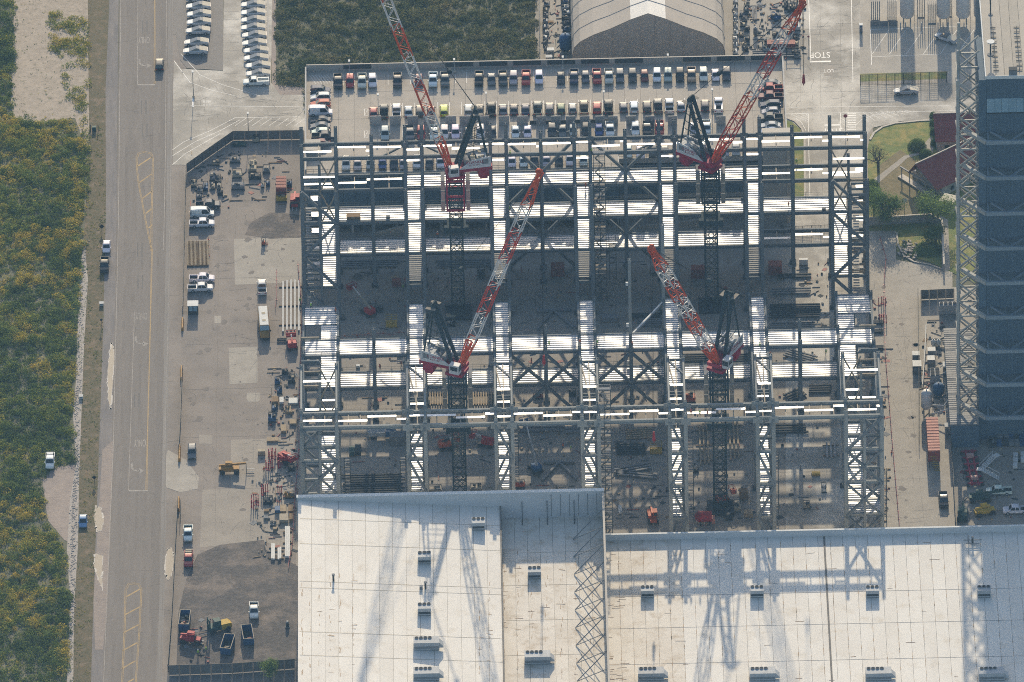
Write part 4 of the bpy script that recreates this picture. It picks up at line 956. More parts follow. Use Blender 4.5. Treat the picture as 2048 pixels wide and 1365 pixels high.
# ================================================================ fabric hangar (north)
tp = P(1298, 152, 0); tent = thing('fabric_hangar', 'tan fabric hangar with curved eaves and pale ridge strip', 'hangar', tp)
hw = 17.9
prof = [(-hw,0),(-hw,6.2),(-hw+.5,8.2),(-hw+1.9,9.8),(-hw+5,11.6),(-hw+9,13.2),(-4.1,15.6),(0,17.2)]
prof += [(-x,z) for x,z in reversed(prof[:-1])]
for j in range(7):
    y0, y1 = j*6.0, j*6.0+5.9
    for (a,za),(c,zc) in zip(prof, prof[1:]):
        pass
    n = len(prof)
    sk = MB()
    vs = [(x, y0, z) for x,z in prof] + [(x, y1, z) for x,z in prof]; sk.add(vs, [(i,i+1,n+i+1,n+i) for i in range(n-1)])
    sk.m = [1 if 6 <= i <= 7 else 0 for i in range(n-1)]
    sk.build('roof_panel', [MT['tent'], MT['tent_ridge']], tent, True)
    rb = MB()
    for (a,za),(c,zc) in zip(prof, prof[1:]): rb.bar((a,y1+.05,za),(c,y1+.05,zc),.16)
    rb.build('rib', MT['tent_front'], tent, True)
fr = MB(); fr.add([(x, .25, z) for x,z in prof], [tuple(range(len(prof)))]); fr.build('front_wall', MT['tent_front'], tent, True)
for x in (-15,-11.5,-8.2,-5,-1.6,1.6,5,8.2,11.5): 
    zz = 17.2-abs(x)*.42-.9; MB().bar((x,.18,0),(x,.18,zz),.12).build('wall_seam', MT['tent'], tent, True)
MB().b2(10.6,16.6,-2.2,.1,0,2.9).build('entrance_box', MT['tent_front'], tent, True); MB().b2(13.2,14.6,-2.24,-2.21,.1,2.3).build('door', MT['dark_metal'], tent, True)
MB().b2(-13.0,-12.3,.12,.19,1.5,2.9).build('notice', MT['white_paint'], tent, True)
for x in (-5.4,-.4,8.2): MB().b2(x-.3,x+.3,.02,.19,.9,1.6).build('wall_fan', MT['black'], tent, True)
# ================================================================ tower cranes
def mast_mesh(mat):
    b = MB(); h, w_ = 3.3, 1.4
    c = [(-w_,-w_),(w_,-w_),(w_,w_),(-w_,w_)]
    for x, y in c: b.box((x,y,h/2), (.34,.34,h-.02))
    for i in range(4):
        (x0,y0),(x1,y1) = c[i], c[(i+1) % 4]
        b.bar((x0,y0,.12),(x1,y1,.12),.16); b.bar((x0,y0,h*.52),(x1,y1,h*.52),.13)
        mx, my = (x0+x1)/2, (y0+y1)/2
        b.bar((x0,y0,.15),(mx,my,h*.5),.13); b.bar((x1,y1,.15),(mx,my,h*.5),.13)
        b.bar((mx,my,h*.54),(x0,y0,h-.1),.13); b.bar((mx,my,h*.54),(x1,y1,h-.1),.13)
    b.bar((.6,.3,0),(.6,.3,h),.08); b.bar((1.0,.3,0),(1.0,.3,h),.08)
    for k in range(6): b.bar((.6,.3,.3+k*.5),(1.0,.3,.3+k*.5),.06)
    return b.mesh('mast_section', mat)
MAST = mast_mesh(MT['crane_dark'])
LET1, LET2 = text_mesh('CORNELL', 'crane_red', .02), text_mesh('& CO. INC.', 'crane_red', .02)
def crane(label, base_px, zt, fwd, tip_px, boom_len_c, red_cage, cab_side, hook_px=None, seccols='OWOWOWO', vis_tip=True):
    B = P(*base_px, 0); T = thing('tower_crane', label, 'tower crane', (B.x,B.y,0), 0, 'luffing tower cranes over the steel frames')
    L0 = Vector((B.x,B.y,0)); fw = Vector((fwd[0],fwd[1],0)).normalized(); sd = Vector((-fw.y,fw.x,0)); up = Vector((0,0,1))
    def W(f, s, z): return L0 + fw*f + sd*s + up*z
    def obox(f0,f1,s0,s1,z0,z1,b=None):
        b = b or MB(); vs = [W(f,s,z) for z in (z0,z1) for f,s in ((f0,s0),(f1,s0),(f1,s1),(f0,s1))]
        return b.add(vs, ((0,3,2,1),(4,5,6,7),(0,1,5,4),(1,2,6,5),(2,3,7,6),(3,0,4,7)))
    n = int((zt-1.4)/3.3)
    for k in range(n): inst('mast_section', MAST, T, Matrix.Translation((0,0,1.2+k*3.3)))
    MB().box((B.x,B.y,.3),(6,6,.6)).box((B.x,B.y,.9),(3.6,3.6,.6)).build('base_block', MT['dark_metal'], T)
    zm = 1.2+n*3.3
    # collar tying the mast to the frame
    cl = MB()
    for s in (-1,1): cl.box((B.x+s*1.9,B.y,zt-15),(.5,4.2,1.0)); cl.box((B.x,B.y+s*1.9,zt-15),(4.2,.5,.996))
    for s in (-1,1): cl.box((B.x+s*2.3,B.y-1.6,zt-15.2),(.9,1.2,1.8))
    cl.build('tie_collar', MT['crane_dark'], T)
    # climbing cage with walk panels
    cg = MB(); cm = MT['crane_red'] if red_cage else MT['crane_dark']
    for sx in (-1,1):
        for sy in (-1,1): cg.box((B.x+sx*1.95,B.y+sy*1.95,zm-4.2),(.4,.4,8.4))
    for z in (zm-8.3, zm-4.6, zm-.5):
        for s in (-1,1): cg.box((B.x,B.y+s*1.95,z),(4.28,.36,.5)); cg.box((B.x+s*1.95,B.y,z),(.36,4.28,.496))
    cg.build('climbing_frame', cm, T)
    for s in (-1,1):
        for k in range(3):
            MB().box((B.x+s*2.85,B.y-1.7,zm-1.7-k*2.75),(.95,.12,2.6)).build('cage_panel', MT['pinkish' if red_cage else 'walkway_tan'], T)
            MB().box((B.x+s*2.85,B.y,zm-.4-k*2.75),(.9,4.0,.1)).build('cage_walkway', MT['grey_metal'], T)
        rl = MB(); rl.bar((B.x+s*3.4,B.y-2.2,zm+.7),(B.x+s*3.4,B.y+2.2,zm+.7),.07)
        for k in range(4): rl.bar((B.x+s*3.4,B.y-2.2+k*1.46,zm-.4),(B.x+s*3.4,B.y-2.2+k*1.46,zm+.7),.06)
        rl.build('guard_rail', MT['rail'], T)
    RD = MT['crane_red']
    st = MB(); obox(-2,2,-2,2,zm,zm+.7,st); st.tube((B.x,B.y,zm+.7),(B.x,B.y,zm+1.5),1.5,16); st.build('slew_ring', RD, T)
    zb = zm+1.5
    mdk = MB(); obox(-8.0,2.2,-1.75,1.75,zb,zb+.85,mdk); obox(-8.3,-8.0,-1.9,1.9,zb-.2,zb+.95,mdk); mdk.build('machinery_deck', RD, T)
    ctw = MB(); obox(-7.6,-5.2,-1.5,1.5,zb-1.9,zb-.02,ctw); obox(-7.3,-5.6,-1.1,1.1,zb-2.7,zb-1.91,ctw); ctw.build('counterweight', RD, T)
    prof = [(-.6,zb+.86),(-8.0,zb+.86),(-7.9,zb+3.6),(-3.6,zb+3.1)]
    for s in (-1,1):
        b = MB(); vs = [W(f, s*1.80, z) for f,z in prof]+[W(f, s*1.92, z) for f,z in prof]
        b.add(vs, ((0,1,2,3),(7,6,5,4),(0,4,5,1),(1,5,6,2),(2,6,7,3),(3,7,4,0))); pn = b.build('side_panel', MT['crane_white'], T)
        if (sd*s).y < 0:      # the lettered flank faces south
            ex = -fw if (-fw).x > 0 else fw
            nrm = sd*s; upv = up; Mx = Matrix((ex, upv, nrm)).transposed().to_4x4()
            for me, f, z, sc in ((LET1,-4.3,zb+2.4,.95),(LET2,-4.3,zb+1.7,.55)):
                Mm = Mx.copy() @ Matrix.Scale(sc,4); Mm.translation = W(f, s*1.95, z)-L0; inst('lettering', me, pn, Mm)
            b = MB(); vs = [W(f, s*1.93, z) for f,z in ((-7.4,zb+1.7),(-5.9,zb+1.7),(-5.9,zb+2.9),(-7.4,zb+3.1))]; b.add(vs,[(0,1,2,3)]); b.build('vent_grille', MT['grey_metal'], pn)
    eg = MB(); obox(-7.6,-5.0,-1.4,1.4,zb+.87,zb+2.9,eg); eg.build('engine_housing', MT['pale_metal'], T)
    for k,(f,r) in enumerate(((-4.2,.75),(-2.6,.7))):
        MB().tube(W(f,-1.2,zb+1.9+.2*k),W(f,1.2,zb+1.9+.2*k),r,14).build('winch_drum', MT['grey_metal'], T)
    hs = MB(); rr = random.Random(int(base_px[0]))
    for k in range(16):
        f, s, z = rr.uniform(-7.5,-1.2), rr.uniform(-1.4,1.4), zb+rr.uniform(2.6,3.7); obox(f,f+rr.uniform(.3,1.0),s,s+rr.uniform(.2,.7),z,z+rr.uniform(.2,.6),hs)
    hs.build('machinery', MT['cream' if red_cage else 'pale_metal'], T)['kind'] = 'stuff'
    cs = cab_side; cb = MB(); obox(-.4,1.9,cs*1.9,cs*3.4,zb+.1,zb+2.4,cb); c_ = cb.build('cab', MT['crane_white'], T)
    wn = MB(); obox(1.3,1.94,cs*1.95,cs*3.35,zb+.9,zb+2.1,wn); obox(-.1,1.6,cs*3.36,cs*3.44,zb+1.0,zb+2.0,wn); obox(-.1,1.6,cs*1.86,cs*1.94,zb+1.0,zb+2.0,wn); wn.build('window', MT['glass'], c_)
    # a-frame
    ap = 5.2; za = zb+15.2
    for s in (-1,1):
        MB().bar(W(-.4,s*1.25,zb+.8), W(-ap,s*.75,za), .62).build('aframe_leg', MT['crane_dark'], T)
        MB().bar(W(-7.6,s*1.45,zb+1), W(-ap-.2,s*.75,za), .36).build('back_stay', MT['crane_dark'], T)
        lc = MB()
        for k in range(5):
            t0, t1 = k/5, (k+.5)/5
            a = W(-.4,s*1.25,zb+.8).lerp(W(-ap,s*.75,za), .25+.7*t0); c = W(-7.6,s*1.45,zb+1).lerp(W(-ap-.2,s*.75,za), .25+.7*t1); lc.bar(a,c,.12)
        lc.build('aframe_lacing', MT['crane_dark'], T)
    MB().bar(W(-ap,-1.1,za),W(-ap,1.1,za),.6).bar(W(-ap,-.9,za+.4),W(-ap,.9,za+.4),.35).build('aframe_head', MT['crane_dark'], T)
    MB().bar(W(-2.0,-1.2,zb+5.6),W(-2.0,1.2,zb+5.6),.3).bar(W(-3.6,-1.0,zb+10.2),W(-3.6,1.0,zb+10.2),.28).build('aframe_tie', MT['crane_dark'], T)
    tb = MB(); obox(-ap-1.3,-ap+1.0,1.0,1.9,za-.5,za-.4,tb); obox(-ap-1.3,-ap+1.0,-1.9,-1.0,za-.5,za-.4,tb); tb.build('aframe_platform', MT['walkway_tan'], T)
    # boom
    p0 = W(1.3,0,zb+1.1); q = tip_px; best = None
    # tip: along the heading, at the height that projects onto the photo's boom line
    tz = zb+1.1+boom_len_c; tipv = P(q[0],q[1],tz); dvec = tipv-p0
    ln = dvec.length; d = dvec/ln; sv = d.cross(up).normalized(); nv = sv.cross(d).normalized()
    N = len(seccols); cuts = [0]+[.12+(.94-.12)*k/(N-1) for k in range(N)]
    cuts = [0,.13,.27,.41,.55,.69,.83,.95] if N == 7 else cuts
    def wid(t): return 1.05 if False else (.55+.5*min(1,t/.13) if t < .13 else (1.05 if t < .83 else 1.05-.55*(t-.83)/.12))
    for i, cc in enumerate(seccols):
        t0, t1 = cuts[i], cuts[i+1]; b = MB(); npan = max(3, int((t1-t0)*ln/1.7)); r = .115
        for k in range(npan):
            a, c = t0+(t1-t0)*k/npan, t0+(t1-t0)*(k+1)/npan
            pa, pc = p0+d*(a*ln), p0+d*(c*ln); wa, wc = wid(a), wid(c)
            ca = [pa+sv*x*wa+nv*y*wa for x,y in ((-1,-1),(1,-1),(1,1),(-1,1))]; ccn = [pc+sv*x*wc+nv*y*wc for x,y in ((-1,-1),(1,-1),(1,1),(-1,1))]
            for j in range(4):
                b.bar(ca[j],ccn[j],r*2); b.bar(ca[j],ccn[(j+1) % 4] if k % 2 else ccn[(j+3) % 4],.11)
                if k == 0 or k == npan-1: b.bar((ca if k == 0 else ccn)[j],(ca if k == 0 else ccn)[(j+1) % 4],.14)
        if i == 0:
            for x in (-1,1): b.bar(p0+sv*x*.6, p0+d*(.10*ln)+sv*x*1.0, .55)
        b.build('boom_section', MT['crane_orange' if cc == 'O' else ('crane_red_boom' if cc == 'R' else 'crane_white')], T)
    hd = MB(); e0 = p0+d*(.93*ln)
    for x in (-1,1): hd.bar(e0+sv*x*.55, tipv+sv*x*.45+nv*.3, .5); hd.bar(e0+sv*x*.5-nv*.3, tipv+sv*x*.4-nv*.7, .3)
    hd.bar(tipv-sv*.7, tipv+sv*.7, .7); hd.tube(tipv-sv*.3+nv*.3, tipv+sv*.3+nv*.3, .75, 14); hd.build('boom_head', MT['crane_orange'], T)
    wk = MB()
    for k in range(6): 
        c = p0+d*(ln*(.2+.12*k)); wk.bar(c-sv*1.1, c-sv*2.0, .12); wk.bar(c+d*1.2-sv*1.1, c+d*1.2-sv*2.0, .12)
    wk.build('boom_lugs', MT['crane_white'], T)
    apx = W(-ap,0,za+.3); bl = apx.lerp(tipv,.26)+up*.0
    cb2 = MB()
    for s in (-.5,-.2,.2,.5): cb2.tube(apx+sd*s, bl+sd*s*.4, .045, 5)
    for s in (-.5,.5): cb2.tube(bl+sd*s*.5, tipv+sv*s, .05, 5)
    for s in (-.3,.3): cb2.tube(W(-4.2,s,zb+2.4), apx+sd*s, .045, 5)
    cb2.build('pendant_rope', MT['black'], T)
    MB().tube(bl-sd*.5,bl+sd*.5,.55,12).build('bridle_block', MT['crane_dark'], T)
    if hook_px:
        hz_ = tipv.z-(hook_px[1]-tip_px[1])/7.42; hp = Vector((tipv.x,tipv.y,hz_))
        MB().tube(tipv-sv*.2, hp+up*1.2-sv*.1, .05, 5).tube(tipv+sv*.2, hp+up*1.2+sv*.1, .05, 5).build('hoist_rope', MT['black'], T)
        MB().tube(hp-up*.9, hp+up*1.3, .38, 10, .22).tube(hp-up*1.5, hp-up*.9, .12, 8).build('hook_block', MT['machine_red'], T)
    return T
crane('luffing tower crane with red climbing cage standing behind the garage side frame', (917,628), 39.0, (-1,-.18), (745,-72), 57, True, 1)
crane('luffing tower crane with dark cage whose orange boom tip hangs beside the stop marking', (1424,614), 39.0, (.79,-.61), (1606,6), 52, False, 1, (1606,156), 'OROWRWO')
crane('luffing tower crane with side cab standing among timber beside the ribbed white roof', (921,1026), 38.5, (.90,-.40), (1080,345), 55, False, -1, (1081,709), 'OWRWRWO')
crane('luffing tower crane with tail turned north standing beside the red mixer', (1441,1018), 38.5, (-.49,-.87), (1302,497), 48, False, 1, (1309,862), 'OWOWOWO')
# ================================================================ vehicles
PM = MT['paint']
def wheel_mesh(r, w_):
    b = MB(); b.tube((0,-w_/2,0),(0,w_/2,0),r,12); return b.mesh('wheel', MT['rubber'])
WH = {'car': wheel_mesh(.34,.23), 'truck': wheel_mesh(.41,.28), 'big': wheel_mesh(.52,.36)}
def rim_mesh(): b = MB(); b.tube((0,-.02,0),(0,.02,0),.2,10); return b.mesh('rim', MT['pale_metal'])
RIM = rim_mesh()
def ring(x, hw, z0, z1, zb_, inset=.1):
    """body cross-section with rounded shoulders"""
    return [(x,-hw+.06,z0),(x,hw-.06,z0),(x,hw,z0+.18),(x,hw,zb_),(x,hw-inset,z1),(x,-hw+inset,z1),(x,-hw,zb_),(x,-hw,z0+.18)]
MESH = {}
def car_meshes(kind):
    if kind in MESH: return MESH[kind]
    d = {}; b = MB(); g_ = MB(); rf = MB(); extra = []
    if kind == 'sedan': L, hw, zh, zr, cab = 4.75, .92, .86, 1.42, (-1.75,-1.05,.35,1.25)
    elif kind == 'suv': L, hw, zh, zr, cab = 4.75, .96, 1.02, 1.72, (-2.28,-2.0,.35,1.15)
    elif kind == 'van': L, hw, zh, zr, cab = 5.6, 1.0, 1.15, 2.25, (-2.75,-2.65,1.15,1.9)
    elif kind == 'hatch': L, hw, zh, zr, cab = 4.2, .9, .9, 1.5, (-2.0,-1.55,.3,1.15)
    elif kind == 'pickup': L, hw, zh, zr, cab = 5.85, 1.0, 1.18, 1.92, (-.75,-.55,.95,1.6)
    elif kind == 'service': L, hw, zh, zr, cab = 6.1, 1.0, 1.18, 1.95, (-.2,-.1,1.1,1.7)
    h2 = L/2; z0 = .30 if kind not in ('pickup','service') else .42
    c0, c1, c2, c3 = cab
    if kind in ('pickup','service'):
        bx = c0-.12
        b.loft([ring(bx,hw,z0,zh,zh-.2), ring(c3,hw,z0,zh,zh-.2), ring(h2-.35,hw-.03,z0,zh-.08,zh-.3), ring(h2-.08,hw-.1,z0+.05,zh-.22,zh-.4), ring(h2,hw-.22,z0+.12,zh-.4,zh-.5)])
        bh = zh+(0 if kind == 'pickup' else .22)
        b.b2(-h2,bx,-hw,hw,z0,z0+.28)
        tw = .1 if kind == 'pickup' else .42
        for s in (-1,1): b.b2(-h2,bx-.002,s*hw,s*(hw-tw),z0+.281,bh)
        b.b2(-h2,-h2+.09,-hw+tw+.002,hw-tw-.002,z0+.281,bh-.02); b.b2(bx-.12,bx-.003,-hw+tw+.002,hw-tw-.002,z0+.281,bh-.01)
        extra.append(('bed', MB().b2(-h2+.1,bx-.13,-hw+tw+.01,hw-tw-.01,z0+.282,z0+.33).mesh('bed', MT['black'])))
    else:
        b.loft([ring(-h2,hw-.2,z0+.15,zh-.25,zh-.4), ring(-h2+.12,hw-.05,z0,zh-.06,zh-.25), ring(-h2+.6,hw,z0,zh,zh-.2), ring(c3,hw,z0,zh,zh-.2), ring(h2-.7,hw-.02,z0,zh-.12,zh-.3), ring(h2-.12,hw-.1,z0+.02,zh-.24,zh-.4), ring(h2,hw-.26,z0+.15,zh-.4,zh-.5)])
    hr = hw-.2; e = .015
    lo = [(c0,-hw+.06,zh-.02),(c3,-hw+.08,zh-.02),(c3,hw-.08,zh-.02),(c0,hw-.06,zh-.02)]
    hi = [(c1,-hr,zr-.05),(c2,-hr,zr-.05),(c2,hr,zr-.05),(c1,hr,zr-.05)]
    g_.add(lo+hi, ((0,3,2,1),(4,5,6,7),(0,1,5,4),(1,2,6,5),(2,3,7,6),(3,0,4,7)))
    rl_ = c2-c1; rf.loft([[(x,-hr-.03,zr-.09),(x,hr+.03,zr-.09),(x,hr-.12,zr+dz),(x,-hr+.12,zr+dz)] for x,dz in ((c1-.06,-.075),(c1+.12*rl_,-.01),(c1+.35*rl_,.025),(c1+.65*rl_,.03),(c2-.1*rl_,0),(c2+.05,-.07))])
    for s in (-1,1):           # pillars
        for (p,q) in ((lo[0],hi[0]),(lo[1],hi[1])) if s < 0 else ((lo[3],hi[3]),(lo[2],hi[2])): rf.bar(p,q,.1)
        m_ = (c1+c2)/2; rf.bar((m_,s*(hw-.06),zh),(m_,s*(hr+.015),zr-.05),.11)
        if kind == 'van': rf.b2(c0+.3,c2-1.2,s*(hr+.02),s*(hw-.02),zh,zr-.1)
        b.b2(c3-.35,c3-.15,s*(hw+.02),s*(hw+.22),zh-.02,zh+.16)   # mirrors
    d['body'] = b.mesh('body', PM); d['window'] = g_.mesh('window', MT['glass']); d['roof'] = rf.mesh('roof', PM)
    d['extra'] = extra; zl = zh-.38
    d['headlight'] = MB().b2(-.03,.05,-.17,.17,-.08,.08).mesh('headlight', MT['lamp_clear']); d['tail_light'] = MB().b2(-.03,.03,-.15,.15,-.12,.12).mesh('tail_light', MT['tail_red'])
    d['dims'] = (h2,hw,zl,'truck' if kind in ('pickup','service','van') else 'car'); MESH[kind] = d; return d
PROTO = {}
def make_car(kind, name):
    d = car_meshes(kind); h2, hw, zl, wk = d['dims']
    t = thing(name, 'vehicle', 'car', (0,0,0))
    inst('body', d['body'], t); inst('window', d['window'], t); inst('roof', d['roof'], t)
    for nm, me in d['extra']: inst(nm, me, t)
    r = .34 if wk == 'car' else .41
    for fx in (-.31,.33):
        for s in (-1,1): wh = inst('wheel', WH[wk], t, Matrix.Translation((fx*2*h2*.97, s*(hw-.1), r))); inst('rim', RIM, wh, Matrix.Translation((0,s*.13,0)))
    for s in (-1,1):
        inst('headlight', d['headlight'], t, Matrix.Translation((h2-.1, s*(hw-.32), zl))); inst('tail_light', d['tail_light'], t, Matrix.Translation((-h2-.0, s*(hw-.28), zl+.05)))
    return t
NAMES = {'sedan':('parked_car','sedan','car'),'hatch':('parked_car','hatchback','car'),'suv':('parked_suv','sport utility car','car'),'van':('parked_van','van','van'),'pickup':('pickup_truck','pickup truck','pickup'),'service':('service_truck','service body truck','truck')}
COLS = {'white':(.72,.72,.70),'silver':(.40,.41,.42),'grey':(.14,.145,.15),'dark grey':(.055,.058,.062),'black':(.014,.015,.017),'red':(.38,.025,.025),'dark red':(.16,.012,.016),'blue':(.035,.08,.26),
        'dark blue':(.02,.035,.085),'tan':(.36,.29,.20),'yellow green':(.42,.46,.05),'green':(.10,.16,.08),'orange red':(.50,.09,.03),'pale':(.55,.53,.49),'sky blue':(.12,.22,.38)}
_cars = {}
def car(kind, colour, px, py, z, ang, where, grp, extra=''):
    """ang: heading in degrees from +x; the point seen at (px,py) is taken at mid height"""
    nm, kd, cat = NAMES[kind]
    if kind not in _cars: t = _cars[kind] = make_car(kind, nm)
    else: t = copy_tree(_cars[kind])
    c = P(px, py, z+.75); t.location = (c.x, c.y, z); t.rotation_euler = (0,0,R(ang+rnd.uniform(-1.5,1.5)))
    cc = tuple(max(0.008, k*rnd.uniform(.9,1.1)) for k in COLS[colour])
    for o in t.children:
        if o.name.split('.')[0] in ('body','roof'): o.color = (*cc,1)
    tag(t, f'{colour} {kd}{extra} {where}', cat, grp); return t
S_, N_ = -90, 90
row = lambda lst, y, where, grp, ang=S_: [car(k, c, x, y-(x-1000)*.019, ZG+.01, ang, where, grp) for x, k, c in lst]
row([(676,'pickup','black'),(700,'suv','red'),(724,'pickup','pale'),(745,'suv','white'),(795,'pickup','dark grey'),(838,'hatch','dark red'),(866,'pickup','white'),(890,'pickup','grey'),(958,'pickup','black'),(983,'sedan','grey'),
     (1006,'pickup','dark grey'),(1027,'suv','silver'),(1052,'pickup','red'),(1078,'suv','white'),(1122,'sedan','dark grey'),(1148,'pickup','dark blue'),(1171,'hatch','grey'),(1194,'pickup','red'),(1218,'pickup','pale'),(1240,'suv','grey'),
     (1265,'suv','dark grey'),(1289,'hatch','dark red'),(1314,'suv','white'),(1336,'suv','silver'),(1360,'suv','black'),(1383,'pickup','tan'),(1407,'suv','white'),(1431,'sedan','white'),(1453,'suv','dark grey')],
    157, 'parked in garage roof row against the north parapet', 'cars along the north parapet')
row([(747,'hatch','red'),(768,'pickup','dark grey'),(793,'pickup','white'),(817,'sedan','silver'),(840,'suv','dark grey'),(862,'hatch','dark red'),(888,'suv','yellow green'),(937,'suv','silver'),(959,'sedan','dark grey'),(983,'pickup','black'),
     (1006,'sedan','grey'),(1028,'sedan','dark grey'),(1051,'sedan','dark blue'),(1075,'pickup','grey'),(1099,'suv','grey'),(1122,'hatch','green'),(1145,'hatch','silver'),(1168,'pickup','tan'),(1194,'suv','red'),(1217,'pickup','black'),
     (1247,'hatch','grey'),(1268,'suv','white'),(1294,'suv','dark grey'),(1316,'pickup','grey'),(1339,'pickup','white'),(1362,'sedan','silver'),(1410,'suv','dark grey'),(1437,'service','white')],
    218, 'parked in garage roof row north of the wall panels', 'cars north of the wall panels', N_)
row([(770,'suv','silver'),(820,'pickup','grey'),(842,'suv','red'),(868,'pickup','white'),(889,'suv','white'),(911,'suv','white'),(937,'sedan','grey'),(961,'suv','white'),(984,'sedan','dark grey'),(1031,'sedan','white'),(1055,'sedan','white'),
     (1104,'suv','dark grey'),(1125,'sedan','grey'),(1146,'hatch','silver'),(1172,'suv','black'),(1198,'hatch','blue'),(1220,'pickup','white'),(1271,'suv','white'),(1294,'pickup','black'),(1319,'pickup','red'),(1388,'sedan','silver'),(1413,'pickup','white')],
    263, 'parked in garage roof row south of the wall panels', 'cars south of the wall panels')
row([(692,'suv','white'),(715,'sedan','pale'),(741,'suv','silver'),(765,'hatch','blue'),(788,'suv','dark grey'),(807,'sedan','silver'),(834,'suv','white'),(859,'sedan','dark grey'),(881,'suv','white'),(1024,'sedan','white'),(1047,'sedan','white'),
     (1069,'suv','dark grey'),(1093,'sedan','silver'),(1118,'hatch','dark grey'),(1140,'suv','white'),(1167,'sedan','pale')], 322, 'parked in garage roof row beside the south rail', 'cars beside the south rail')
row([(1256,'suv','white'),(1281,'pickup','white'),(1306,'suv','dark grey'),(1329,'sedan','grey'),(1450,'sedan','silver'),(1472,'suv','silver')], 308, 'parked on the short east part of the garage roof', 'cars on the east garage roof')
for y, k, c, a in ((180,'suv','dark blue',0),(194,'suv','white',180),(208,'suv','orange red',180),(224,'van','white',0),(239,'sedan','dark grey',180),(251,'sedan','grey',180),(263,'hatch','white',180),(273,'pickup','dark grey',0),(285,'sedan','dark red',180)):
    car(k, c, 641 if y != 273 else 648, y, ZG+.01, a, 'parked crosswise along the west garage parapet', 'cars along the west parapet')
for y, k, c, a in ((166,'sedan','grey',180),(177,'pickup','red',180),(193,'pickup','dark red',180),(209,'suv','dark blue',180),(222,'hatch','silver',180),(236,'pickup','dark grey',180),(250,'sedan','silver',180),(262,'sedan','sky blue',180)):
    car(k, c, 1541, y, ZG+.01, a, 'parked crosswise along the east garage parapet', 'cars along the east parapet')
# road and yard
car('suv','black',319,128,.05,N_,'driving on the asphalt road beside the turn arrow','cars on and beside the road')
car('sedan','white',213,492,.03,S_,'parked on the grass verge in front of a black pickup','cars on and beside the road')
car('pickup','black',209,530,.03,S_,'parked on the grass verge behind a white sedan','cars on and beside the road')
car('pickup','white',100,922,.03,S_,'parked in the sandy pullout with a roof rack','cars on and beside the road')
car('sedan','sky blue',166,1041,.03,S_,'parked on the verge beside the puddles','cars on and beside the road')
car('pickup','dark grey',416,410,.06,0,'parked beside a white van along the west fence','vehicles in the work yard')
car('van','white',404,427,.06,0,'parked between two pickups along the west fence','vehicles in the work yard')
car('pickup','white',404,447,.06,0,'parked beside the steel grate rack along the west fence','vehicles in the work yard')
car('pickup','white',404,557,.06,0,'parked farther from the guard booth along the west fence','vehicles in the work yard')
car('pickup','white',401,576,.06,0,'parked next to the guard booth along the west fence','vehicles in the work yard')
car('pickup','white',524,574,.06,N_,'standing behind the shuttle bus in the yard','vehicles in the work yard')
car('suv','grey',384,904,.06,S_,'parked on the patched yard slab beside the gate','vehicles in the work yard')
car('pickup','white',376,1067,.06,S_,'parked by the fence in front of the loaded red truck','vehicles in the work yard')
car('pickup','red',377,1118,.06,S_,'loaded with pale boxes parked by the fence','vehicles in the work yard')
car('pickup','white',508,1221,.06,S_,'parked alone on the dark gravel yard','vehicles in the work yard')
car('pickup','black',1188+700-1,1000,.07,S_,'parked in the east lane by the fence','vehicles in the east lane')
car('pickup','white',1998,982,.06,180,'without bed load parked in the blue shade of the tall bay','vehicles in the shaded lot')
car('pickup','white',2032,1020,.06,180,'parked beside the yellow loader in the shaded lot','vehicles in the shaded lot')
car('service','white',512,164,.06,180,'parked at the end of the angular truck row','vehicles in the entrance lot')
# boxes loaded on the red pickup and rack on the verge pickup
def load_boxes(px, py, z, n, label, mat, w_=1.4, l_=2.2):
    c = P(px,py,z); t = thing('cargo_load', label, 'cargo', (c.x,c.y,z))
    for k in range(n): MB().b2(-w_/2+rnd.uniform(0,.1),w_/2,-l_/2+l_*k/n+.03,-l_/2+l_*(k+1)/n-.03,0,rnd.uniform(.5,.8)).build('box', MT[mat], t, True)
load_boxes(377,1108,.98,4,'pale boxes stacked in the red pickup bed','cream'); load_boxes(100,914,.95,2,'pale crates in the roof rack pickup bed','white_paint')
